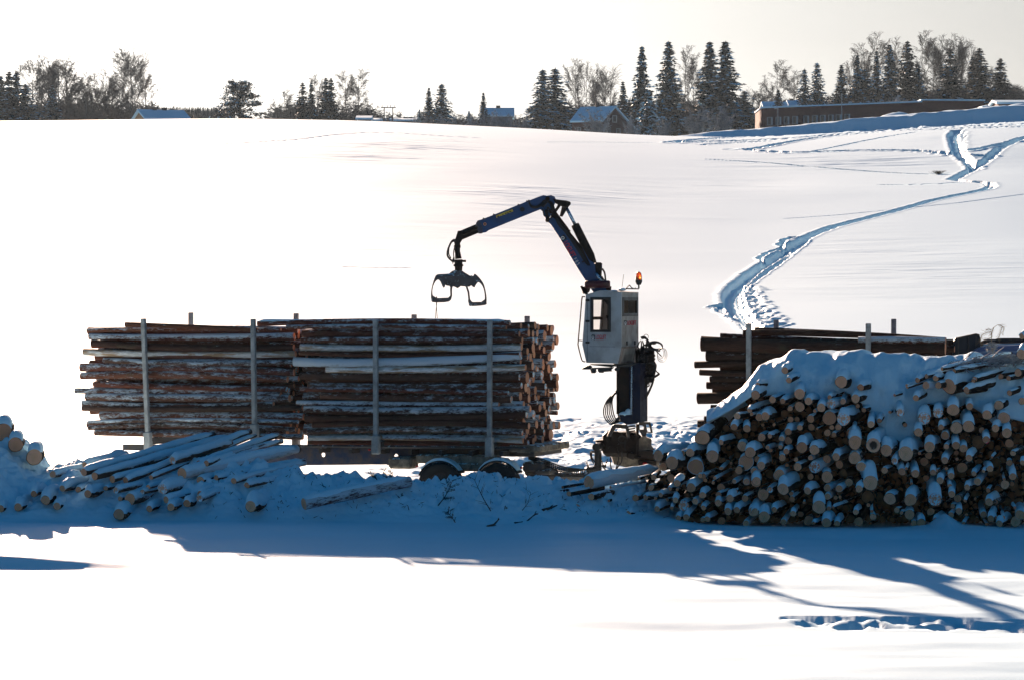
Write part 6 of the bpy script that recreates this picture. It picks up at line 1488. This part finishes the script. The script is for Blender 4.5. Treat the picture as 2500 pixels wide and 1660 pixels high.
# low scrub filling the gaps along the ridge: nobody could count it
SV = []; SF = []; sr = random.Random(71)
bm_co = []
for q in BU:
    c_ = np.empty(len(q.vertices) * 3, np.float32); q.vertices.foreach_get('co', c_); bm_co.append((c_.reshape(-1, 3), [list(p.vertices) for p in q.polygons]))
off_ = 0
for (a_, b2, n_, y0_, y1_, D_s) in ((60, 380, 26, 262, 240, 690), (640, 900, 24, 272, 250, 690), (960, 1300, 22, 288, 274, 690), (1380, 1560, 12, 262, 240, 700), (1560, 1870, 40, 282, 235, 620), (1840, 2060, 12, 262, 230, 700), (2040, 2500, 46, 238, 205, 650)):
    for k in range(n_):
        px = sr.uniform(a_, b2); D = D_s + sr.uniform(-15, 25); x = (px - 1250) / F * D; z0 = gz(x, D); zt = CAMH - (sr.uniform(y1_, y0_) - HOR) / F * D
        co_, fc_ = bm_co[sr.choice((0, 1, 2))]; s_ = max(zt - z0, .5) / 2.1; an = sr.uniform(0, 6.28); w_ = s_ * sr.uniform(.8, 1.3)
        W_ = np.stack([(co_[:, 0] * math.cos(an) - co_[:, 1] * math.sin(an)) * w_ + x, (co_[:, 0] * math.sin(an) + co_[:, 1] * math.cos(an)) * w_ + D, co_[:, 2] * s_ + z0], -1)
        SV.append(W_); SF += [[i + off_ for i in f] for f in fc_]; off_ += len(co_)
tag(link_mesh('undergrowth', np.concatenate(SV).tolist(), SF, M_TWIG), 'tangle of bare scrub between the trees along the ridge', 'scrub', kind='stuff')
# far-off wood on the left horizon
r = random.Random(8); V_ = []; F_ = []
for k in range(420):
    px = 362 + 210 * k / 420 + r.uniform(-2, 2); D = r.uniform(880, 960); x = (px - 1250) / F * D; z0 = gz(x, D); zt = CAMH - (r.uniform(262, 272) - HOR) / F * D
    for q in range(16):
        t = q / 15; w_ = (1 - t) * 1.2 + .12; z = lerp(z0, zt, t)
        for j in range(3):
            a = r.uniform(0, 6.28); o = len(V_); V_ += [(x, D, z + .5), (x + math.cos(a) * w_, D + math.sin(a) * w_, z - .5), (x + math.cos(a + 1) * w_, D + math.sin(a + 1) * w_, z - .5)]; F_.append([o, o + 1, o + 2])
tag(link_mesh('distant_wood', V_, F_, M_NEED), 'low dark line of far-off forest on the left horizon', 'wood', kind='stuff')
# ---------------------------------------------------------------- buildings
M_BARN = mat_plain('dark_red_boards', (.060, .028, .026), .8, 0, .3, (.03, .025, .03)); M_BRICK = mat_plain('dark_red_brick', (.065, .013, .016), .85, 0, .3, (.035, .015, .015), sc=2)
M_OCHRE = mat_plain('ochre_wall', (.40, .20, .09), .8, 0, .2); M_GREYW = mat_plain('grey_wall', (.20, .19, .19), .8, 0, .2); M_CHIM = mat_plain('chimney_brick', (.07, .05, .045), .9)
M_WINF = mat_plain('pale_window_frame', (.42, .42, .42), .6, 0, .1); M_PANE, _nt, _b = newmat('dark_pane'); _b.inputs['Base Color'].default_value = (.03, .035, .04, 1); _b.inputs['Roughness'].default_value = .1
def house(px0, px1, ridge_y, eave_y, D, label, wall, depth=8, gable='x', gx=None, base_drop=4, chim=(), wins=(), rot=0.0, name='house'):
    """simple pitched house; gable='x' means the ridge runs along the picture. sizes from photo pixels"""
    x0 = (px0 - 1250) / F * D; x1 = (px1 - 1250) / F * D; zr = CAMH - (ridge_y - HOR) / F * D; ze = CAMH - (eave_y - HOR) / F * D
    cx = (x0 + x1) / 2; zb = min(gz(cx, D), ze - 2.6); e = empty(name, (cx, D, zb), rot, label, 'house')
    W = (x1 - x0) / 2; H = ze - zb; Rg = zr - zb; m = MB()
    m.box((0, depth / 2, H / 2), (2 * W - .8, depth, H))
    for s in (-1, 1): m.add([(s * (W - .42), 0, H), (s * (W - .42), depth, H), (s * (W - .42), depth / 2, Rg - .15), (s * (W - .5), 0, H), (s * (W - .5), depth, H), (s * (W - .5), depth / 2, Rg - .15)], [[0, 1, 2], [3, 5, 4], [0, 2, 5, 3], [1, 4, 5, 2]])
    m.build('wall', wall, e)
    m = MB()
    for (ya, yb) in ((-.6, depth / 2), (depth + .6, depth / 2)):
        za = H - .25; m.add([(-W, ya, za), (W, ya, za), (W, yb, Rg), (-W, yb, Rg), (-W, ya, za + .35), (W, ya, za + .35), (W, yb, Rg + .35), (-W, yb, Rg + .35)], [[0, 1, 2, 3], [4, 7, 6, 5], [0, 4, 5, 1], [1, 5, 6, 2], [2, 6, 7, 3], [3, 7, 4, 0]])
    rf = m.build('roof', M_SNOWC, e)
    for (cpx, cty) in chim:
        xx = (cpx - 1250) / F * D - cx; zt = CAMH - (cty - HOR) / F * D - zb; m = MB(); m.box((xx, depth / 2, (zt + Rg - .8) / 2), (.8, .8, zt - Rg + .8)); m.box((xx, depth / 2, zt + .05), (.95, .95, .12)); m.build('chimney', M_CHIM, rf)
    return e
house(349, 467, 270, 291, 600, 'ochre house with blue-white snowy roof behind the left crest', M_OCHRE, 9, chim=((392, 261), (417, 262)), rot=R(22))
house(880, 1018, 290, 294, 640, 'low flat-looking roof line with twin chimneys left of centre', M_GREYW, 9, chim=((988, 285), (1000, 285)))
house(868, 908, 285, 290, 620, 'small snowy roof by the weeping birches', M_GREYW, 7)
house(1176, 1256, 265, 283, 620, 'house with snowy roof and one square chimney behind frosted bushes', M_GREYW, 9, chim=((1216, 257),))
house(1545, 1590, 247, 262, 630, 'pale snowy roof just left of the frosted young spruce', M_GREYW, 9)
house(1862, 1925, 250, 262, 640, 'small dark house with snowy roof behind the brick building, left', M_GREYW, 8); house(1925, 2012, 246, 260, 640, 'long snow-covered roof behind the brick building', M_GREYW, 9, chim=((1937, 240),))
house(2432, 2560, 246, 252, 520, 'red low house behind snow mounds at the far right', M_BRICK, 9)
# dark barn: gable turned to the right, long roof on the left
def wpt(px, py, D): return P(px, py, D)
BD = 575; zb = CAMH - (330 - HOR) / F * BD; e = empty('barn', (P(1470, 330, BD).x, BD, zb - .5), 0, 'dark barn with a long snowy roof and gable window, right of centre', 'barn')
def bp(px, py, dy): v = P(px, py, BD); return (v.x, BD + dy, v.z)
A_ = dict(rl=bp(1418, 262, 5), ra=bp(1502, 261, 3.0), el=bp(1395, 299, 0), em=bp(1471, 299, -1.5), er=bp(1548, 309, 5.5), bl=bp(1397, 333, 0), bm_=bp(1471, 333, -1.5), br=bp(1546, 333, 5.5), bk=bp(1420, 300, 10))
m = MB(); m.add([A_['el'], A_['em'], A_['bm_'], A_['bl']], [[0, 1, 2, 3]]); m.add([A_['em'], A_['er'], A_['br'], A_['bm_'], A_['ra']], [[0, 1, 2, 3], [0, 4, 1]])
m.add([A_['el'], A_['bl'], (A_['bl'][0] + 1, BD + 9, A_['bl'][2]), (A_['el'][0] + 1, BD + 9, A_['el'][2])], [[0, 1, 2, 3]]); m.add([A_['er'], A_['br'], (A_['bl'][0] + 1, BD + 12, A_['bl'][2]), (A_['el'][0] + 1, BD + 12, A_['el'][2])], [[0, 1, 2, 3]])
m.build('wall', M_BARN, e, world=True)
m = MB(); th = Vector((0, 0, .28))
q = [Vector(A_['el']) + Vector((-.3, -.5, -.1)), Vector(A_['em']) + Vector((0, -.6, -.1)), Vector(A_['ra']) + Vector((.2, -.3, 0)), Vector(A_['rl'])]
m.add(q + [v + th for v in q], [[0, 1, 2, 3], [4, 7, 6, 5], [0, 4, 5, 1], [1, 5, 6, 2], [2, 6, 7, 3], [3, 7, 4, 0]])
q = [Vector(A_['ra']) + Vector((.2, -.4, 0)), Vector(A_['er']) + Vector((.5, -.5, -.3)), Vector(A_['er']) + Vector((-5, 6, -.3)), Vector(A_['rl'])]
m.add(q + [v + th for v in q], [[0, 1, 2, 3], [4, 7, 6, 5], [0, 4, 5, 1], [1, 5, 6, 2], [2, 6, 7, 3], [3, 7, 4, 0]])
rf = m.build('roof', M_SNOWC, e, world=True)
m = MB(); p = P(1459, 262, BD + 4); m.box(p, (.7, .7, 1.6)); o = m.build('chimney', M_CHIM, e, world=True); o.parent = rf
for (px, py, w_, h_, dy) in ((1501, 291, .85, 1.3, 1.0), (1414, 318, .6, .8, -.6), (1453, 320, .6, 1.2, -1.3), (1510, 320, .8, 1.0, 1.9), (1485, 322, .7, 1.0, -.2)):
    p = P(px, py, BD); p.y = BD + dy - .35; m = MB(); m.box(p, (w_, .12, h_)); wf = m.build('window', M_WINF, e, world=True); m = MB(); m.box(p - Vector((0, .07, 0)), (w_ * .72, .06, h_ * .8)); o = m.build('pane', M_PANE, e, world=True); o.parent = wf
# brick school-like building
SD = 540; e = empty('brick_building', (P(2100, 300, SD).x, SD, gz(P(2100, 300, SD).x, SD)), 0, 'long low dark-red brick building with a row of windows, upper right', 'building')
def sp(px, py, dy): v = P(px, py, SD); return Vector((v.x, SD + dy, v.z))
m = MB(); tl, tm, tr_ = sp(1859, 266, 0), sp(2181, 253, 0), sp(2250, 251, 0); bl, br = sp(1859, 322, 0), sp(2250, 300, 0)
back = Vector((0, 14, 0)); m.add([tl, tr_, br, bl, tl + back, tr_ + back, br + back, bl + back], [[0, 1, 2, 3], [4, 7, 6, 5], [0, 4, 5, 1], [0, 3, 7, 4], [1, 5, 6, 2]])
tl, tr_, bl, br = sp(2249, 246, 1.0), sp(2405, 247, 1.0), sp(2249, 300, 1.0), sp(2405, 290, 1.0)
m.add([tl, tr_, br, bl, tl + back, tr_ + back, br + back, bl + back], [[0, 1, 2, 3], [4, 7, 6, 5], [0, 4, 5, 1], [0, 3, 7, 4], [1, 5, 6, 2]])
m.build('wall', M_BRICK, e, world=True)
m = MB()
for (a_, b2, dy) in (((1857, 265.5), (2251, 250.5), -.3), ((2249, 245.5), (2407, 246.5), .7)):
    p, q = sp(*a_, dy), sp(*b2, dy); u = Vector((0, 0, .22)); v = Vector((0, 14.5, 0)); m.add([p, q, q + v, p + v, p + u, q + u, q + v + u, p + v + u], [[0, 3, 2, 1], [4, 5, 6, 7], [0, 1, 5, 4], [1, 2, 6, 5], [2, 3, 7, 6], [3, 0, 4, 7]])
m.build('roof', M_SNOWC, e, world=True)
for i, xz in enumerate((530, 592, 650, 712, 792, 855, 912, 970, 1025, 1088)):
    px = 1700 + xz / 2.9525; py = 80 + (640 - (xz - 530) * .040) / 2.9525
    p = sp(px, py, -.05); m = MB(); m.box(p, (.95, .12, 1.35)); wf = m.build('window', M_WINF, e, world=True); m = MB(); m.box(p - Vector((.08, .08, 0)), (.55, .05, 1.2)); o = m.build('pane', M_PANE, e, world=True); o.parent = wf
# poles
M_POLE = mat_plain('weathered_pole', (.10, .08, .07), .8); M_WPOLE = mat_plain('white_pole', (.55, .55, .55), .5)
def pole(name, px, y0, y1, D, r_, mat, label, extra=None):
    a = P(px, y0, D); zb_ = min(gz(a.x, D), P(px, y1, D).z); e = empty(name, (a.x, D, zb_), 0, label, 'pole'); m = MB(); m.cyl((0, 0, -.3), (0, 0, a.z - zb_), r_, r_ * .7, 8); m.build('shaft', mat, e)
    if extra: extra(e, a.z - zb_)
    return e
def cross(e, h):
    m = MB(); m.box((0, 0, h - .9), (3.0, .12, .14)); m.build('cross_arm', M_POLE, e)
    for x in (-1.3, 0, 1.3): m = MB(); m.cyl((x, 0, h - .83), (x, 0, h - .6), .06); m.build('insulator', M_POLE, e)
pole('utility_pole', 210, 232, 297, 630, .13, M_POLE, 'wooden utility pole with a cross arm among the left bare trees', cross)
pole('flagpole', 2055, 229, 298, 532, .07, M_WPOLE, 'thin pale flagpole in front of the brick building'); pole('lamp_post', 1899, 266, 308, 532, .06, M_WPOLE, 'slim lamp post near the brick building\'s left end', lambda e, h: (lambda m: (m.box((-.25, 0, h), (.7, .25, .14), bev=.03), m.build('lamp_head', M_WPOLE, e)))(MB()))
pole('mast', 905, 255, 297, 640, .06, M_POLE, 'thin bare mast left of the pole-mounted transformer'); pole('pole', 1603, 215, 322, 560, .05, M_WPOLE, 'thin pale pole before the tall spruces right of the barn')
D = 610; a = P(938, 262, D); b2 = P(959, 262, D); zb_ = gz(a.x, D); e = empty('transformer_pole', ((a.x + b2.x) / 2, D, zb_), 0, 'twin-legged transformer pole on the skyline left of centre', 'pole'); hw = (b2.x - a.x) / 2; H = a.z - zb_
for s in (-1, 1): m = MB(); m.cyl((s * hw, 0, -.3), (s * hw, 0, H), .13, .10, 8); m.build('leg', M_POLE, e)
m = MB(); m.box((0, 0, H - .15), (hw * 2 + 1.2, .16, .18)); m.build('cross_arm', M_POLE, e)
for x in (-hw - .4, -hw * .3, hw * .5, hw + .4): m = MB(); m.cyl((x, 0, H - .05), (x, 0, H + .35), .07); m.build('insulator', M_POLE, e)
# snow mounds by the building
mr = random.Random(4)
def mound(px0, px1, topy, D, label):
    x0 = (px0 - 1250) / F * D; x1 = (px1 - 1250) / F * D; cx = (x0 + x1) / 2; zt = CAMH - (topy - HOR) / F * D; zb_ = gz(cx, D) - .4; n = 26; vs = []; fs = []
    for j in range(n):
        for i in range(n):
            u, v = i / (n - 1) * 2 - 1, j / (n - 1) * 2 - 1; q = max(0, 1 - u * u) ** .8 * max(0, 1 - v * v) ** .8
            vs.append((u * (x1 - x0) / 2, v * 5, (zt - zb_) * q * (.8 + .4 * float(fbm(np.array(u * 2 + px0), np.array(v * 2.), 7, 3)))))
    for j in range(n - 1):
        for i in range(n - 1): fs.append([j * n + i, j * n + i + 1, (j + 1) * n + i + 1, (j + 1) * n + i])
    o = link_mesh('snow_mound', vs, fs, M_SNOW, smooth=True); o.location = (cx, D, zb_); tag(o, label, 'snow mound', 'snow mounds by the far buildings')
mound(2130, 2250, 277, 505, 'smooth ploughed snow mound before the brick building'); mound(2380, 2425, 258, 500, 'left lumpy mound at the far right'); mound(2418, 2452, 261, 498, 'middle lumpy mound at the far right'); mound(2440, 2540, 254, 500, 'highest lumpy mound cut by the right edge')
# dark tuft on the open hill
u_, d_ = px_to_ground(2290, 424); place([('branches', BU[2])], 'bush', 'small dark tuft poking from the open snow slope, upper right', 'bush', None, 2290, 416, d_, 2.1, 1.6, 40)
# ---------------------------------------------------------------- twigs and plants in the near snow
M_DTWIG = mat_plain('dark_twig', (.05, .035, .028), .8); M_GREENT = mat_plain('spruce_sprig', (.035, .05, .03), .8); M_DRY = mat_plain('dry_stalk', (.30, .20, .11), .8)
def onground(px, py):
    """place where the photo ray meets the near ground or heaps"""
    d = 62.0
    while d < 72.5:
        x = (px - 1250) / F * d; z = CAMH - (py - HOR) / F * d
        if gz(x, d) >= z: return d
        d += .04
    return 66.0
def sprig(pts, rad, side, slen, n, label, needles=False, name='twig', d=None, mat=None, seed=1):
    r = random.Random(seed); d = d or onground(*pts[0]) - .02; P3 = [P(x, y, d + .12 * i) for i, (x, y) in enumerate(pts)]
    e = empty(name, tuple(P3[0]), 0, label, 'twig'); m = MB(); m.tube(P3, [rad * (1 - .7 * i / (len(P3) - 1)) for i in range(len(P3))], 5)
    L = sum((P3[i + 1] - P3[i]).length for i in range(len(P3) - 1)); m2 = MB()
    for k in range(n):
        t = r.uniform(.15, 1) * (len(P3) - 1); i = min(int(t), len(P3) - 2); p = P3[i].lerp(P3[i + 1], t - i); dr_ = (P3[i + 1] - P3[i]).normalized()
        sd = Vector((-dr_.z, r.uniform(-.6, .6), dr_.x)) * (1 if k % 2 else -1); q = p + (dr_ * .7 + sd * side).normalized() * slen * r.uniform(.5, 1.1)
        m.tube([p, p.lerp(q, .5) + Vector((0, 0, .01)), q], [rad * .45, rad * .3, rad * .15], 4)
        if needles:
            for w_ in range(12):
                s = p.lerp(q, r.random()); u = Vector((r.uniform(-1, 1), r.uniform(-1, 1), r.uniform(-1, 1))).normalized() * .028
                m2.tube([s - u * .2, s + u], [.0045, .002], 3)
    m.build('stem', mat or M_DTWIG, e, world=True)
    if needles: m2.build('needles', M_GREENT, e, world=True)
ZL = lambda x, y: (700 + x / 3.634, 1040 + y / 3.634)
sprig([ZL(1340, 705), ZL(1400, 630), ZL(1440, 560), ZL(1470, 480)], .014, .8, .22, 16, 'upright spruce sprig stuck in the snow bank below the trailer wheels', True, 'spruce_sprig', seed=1)
sprig([ZL(1810, 750), ZL(1750, 650), ZL(1700, 550), ZL(1665, 470)], .012, .7, .30, 9, 'tall bare twig leaning left in the snow bank', seed=2)
sprig([ZL(1880, 755), ZL(1820, 745), ZL(1780, 720)], .010, .6, .12, 5, 'flat twig at the foot of the tall leaning one', seed=12)
sprig([ZL(2090, 745), ZL(2140, 680), ZL(2165, 590), ZL(2100, 540)], .008, .8, .22, 10, 'fine bent bare twig right in the snow bank', seed=3)
sprig([ZL(890, 480), ZL(880, 430), ZL(870, 390)], .010, .8, .12, 8, 'small green sprig on top of the bank near the wheels, taller one', True, 'spruce_sprig', seed=4)
sprig([ZL(930, 470), ZL(925, 420), ZL(918, 375)], .010, .8, .10, 8, 'small green sprig just right of the taller one', True, 'spruce_sprig', seed=14)
sprig([ZL(800, 470), ZL(770, 440), ZL(725, 420)], .012, .8, .10, 10, 'drooping green sprig left of the two small ones', True, 'spruce_sprig', seed=5)
sprig([ZL(1010, 690), ZL(1020, 640), ZL(1035, 620)], .010, .8, .12, 8, 'tiny green sprig above the lone thick log', True, 'spruce_sprig', seed=6)
sprig([ZL(345, 570), ZL(320, 520), ZL(310, 495)], .010, .3, .04, 2, 'short dark stick in the snow, left of the lone thick log', seed=7)
sprig([ZL(1085, 745), ZL(1075, 705), ZL(1060, 695)], .010, .3, .04, 2, 'stubby stick in the bank, middle', seed=8)
sprig([ZL(1380, 760), ZL(1450, 770), ZL(1560, 790)], .012, .9, .14, 14, 'flattened green bough half sunk below the upright sprig', True, 'spruce_sprig', seed=9)
sprig([ZL(1500, 860), ZL(1460, 800), ZL(1420, 750)], .010, .8, .16, 12, 'dark bough lying below the flattened one', True, 'spruce_sprig', seed=10)
sprig([ZL(1910, 770), ZL(1960, 740), ZL(2010, 745)], .010, .8, .14, 12, 'green bough right of the leaning bare twig', True, 'spruce_sprig', seed=11)
sprig([ZL(1780, 890), ZL(1840, 870), ZL(1885, 820)], .035, .3, .1, 3, 'dark root stub at the foot of the bank', seed=13)
sprig([ZL(2020, 860), ZL(2120, 850), ZL(2200, 780)], .030, .3, .12, 4, 'dark thick branch half in snow at the bank\'s right foot', seed=15)
sprig([ZL(2270, 745), ZL(2330, 725), ZL(2400, 700)], .040, .3, .12, 2, 'short branch with a cut end left of the big pile\'s toe', seed=16)
sprig([ZL(2090, 800), ZL(2150, 790), ZL(2200, 800)], .008, .6, .10, 6, 'thin flat twig above the dark thick branch', seed=17)
sprig([ZL(1160, 840), ZL(1190, 835)], .010, .4, .05, 2, 'tiny twig fragment at the foot of the bank', seed=18)
# litter of bark and broken twigs thrown over the bank
m = MB(); r = random.Random(606)
for k in range(420):
    px = r.uniform(690, 1640) if r.random() < .8 else r.uniform(500, 700); d = r.uniform(64.3, 67.6); x = (px - 1250) / F * d; z = gz(x, d)
    a = r.uniform(0, 3.14); L = r.uniform(.012, .05) * (2.2 if r.random() < .12 else 1); q = Vector((math.cos(a) * L, math.sin(a) * L, r.uniform(-.01, .05)))
    m.tube([Vector((x, d, z + .012)) - q, Vector((x, d, z + .02)) + q], [r.uniform(.004, .010), .003], 4)
tag(m.build('bark_litter', M_DTWIG), 'scattered bark scraps and broken twigs on the ploughed snow bank', 'litter', kind='stuff')
# dry plant on the crest of the pile
pe = (2422, 868); dp = 66.6
r = random.Random(2); e = empty('dry_plant', tuple(P(2422, 870, dp)), 0, 'dry feathery weed standing on the pile in front of the blue truck cab', 'plant'); m = MB(); m2 = MB()
ZP = lambda x, y: (2100 + x / 5.8075, 780 + y / 5.8075)
st = [(1875, 500), (1870, 400), (1860, 300), (1865, 200), (1890, 120), (1950, 78), (2010, 95)]; S3 = [P(*ZP(x, y), dp) for x, y in st]; m.tube(S3, [.010, .009, .008, .007, .006, .005, .003], 5)
def feather(pts, n, ln):
    Q_ = [P(*ZP(x, y), dp + .05) for x, y in pts]; m.tube(Q_, .005, 4)
    for k in range(n):
        t = (k + .5) / n * (len(Q_) - 1); i = int(t); p = Q_[i].lerp(Q_[i + 1], t - i); dd = (Q_[i + 1] - Q_[i]).normalized(); s = Vector((-dd.z, r.uniform(-.4, .4), dd.x)) * (1 if k % 2 else -1)
        m.tube([p, p + (dd + s * .6).normalized() * ln * r.uniform(.6, 1.2)], [.004, .002], 3)
feather([(1900, 110), (1870, 170), (1850, 230)], 12, .10); feather([(1865, 180), (1790, 190), (1720, 230), (1700, 320)], 16, .12); feather([(1860, 150), (1820, 140), (1790, 150)], 8, .06); feather([(1950, 78), (2010, 95), (1990, 180), (1960, 270)], 16, .10); feather([(2010, 95), (2040, 110), (2020, 220)], 6, .08); feather([(1865, 260), (1800, 280), (1750, 290)], 8, .10)
m.build('stalk', M_DRY, e, world=True)
m = MB()
for (x, y, n) in ((1840, 350, 26), (1900, 390, 30), (1880, 440, 26), (1820, 420, 18)):
    for k in range(n): p = P(*ZP(x + r.gauss(0, 22), y + r.gauss(0, 26)), dp + r.uniform(-.1, .1)); u = Vector((r.uniform(-1, 1), r.uniform(-1, 1), r.uniform(-1, 1))).normalized() * .05; m.tube([p - u, p + u], [.008, .004], 4)
m.build('frosted_leaves', M_TWIGF, e, world=True)
# frosted boughs lying on the crest at the right
def bough(px, py, d, lx, ly, n, label, seed):
    r = random.Random(seed); e = empty('frosted_bough', tuple(P(px, py, d)), 0, label, 'bough', 'frosted boughs on the pile crest'); m = MB()
    for k in range(n):
        a = P(px + r.uniform(-lx, lx), py + r.uniform(-ly, ly), d + r.uniform(-.3, .3)); q = Vector((r.uniform(.2, 1), r.uniform(-.6, .6), r.uniform(-.1, .35))).normalized() * r.uniform(.15, .5)
        m.tube([a, a + q * .5 + Vector((0, 0, .02)), a + q], [.012, .009, .004], 4)
        for j in range(5): s = a + q * r.random(); u = Vector((r.uniform(-.5, 1), r.uniform(-1, 1), r.uniform(-.7, .7))).normalized() * .09; m.tube([s, s + u], [.009, .003], 3)
    m.build('twigs', M_TWIGF, e, world=True)
bough(2330, 898, 65.3, 26, 6, 46, 'left frosted bough tangle beside the thin poles', 1); bough(2395, 886, 65.5, 30, 9, 70, 'middle, fullest frosted bough tangle under the weed', 2); bough(2450, 880, 65.6, 28, 9, 60, 'right frosted bough tangle near the picture edge', 3)
rq = random.Random(88)
for (x0, y0, x1, y1, r_, lab) in ((2240, 925, 2345, 882, 5, 'thin snow-lined pole reaching down-left from the crest, upper one'), (2215, 945, 2300, 915, 3.4, 'thin snow-lined pole lowest left of the crest poles'), (2300, 900, 2470, 862, 5, 'long thin pole along the very crest at right'), (2262, 918, 2420, 880, 6, 'snow-lined pole just left of the largest pale log end'), (2330, 905, 2500, 872, 6, 'snow-lined pole above the largest pale log end'), (2184, 964, 2250, 945, 3.6, 'thinnest pole jutting left from beside the largest pale log end'), (2380, 925, 2480, 893, 7, 'snow-lined pole right of the largest pale log end')):
    p0 = P(x0, y0, 64.9); p1 = P(x1, y1, 66.0); rm = r_ / F * 65; o = make_log(p0, p1, rm, rm * .8, M_BARKP, M_CUT, cap=rm * .7, cap_to=(p1 - p0).length * .98, rnd=rq, nside=10, name='pole_log'); tag(o, lab, 'log', 'thin poles on the pile crest')
# ---------------------------------------------------------------- thin winter haze
zs = float(Z.max()) + 60
m = MB(); m.box((0, 1270, (zs - 3) / 2 + -1.5), (9400, 2800, zs + 3))
mh = bpy.data.materials.new('winter_haze'); mh.use_nodes = True; nt = mh.node_tree; nt.nodes.remove(nt.nodes['Principled BSDF'])
pv = nt.nodes.new('ShaderNodeVolumePrincipled'); pv.inputs['Color'].default_value = (.62, .82, 1, 1); pv.inputs['Density'].default_value = .00004; pv.inputs['Anisotropy'].default_value = .3
nt.links.new(pv.outputs[0], nt.nodes['Material Output'].inputs['Volume'])
tag(m.build('haze', mh), kind='stuff')
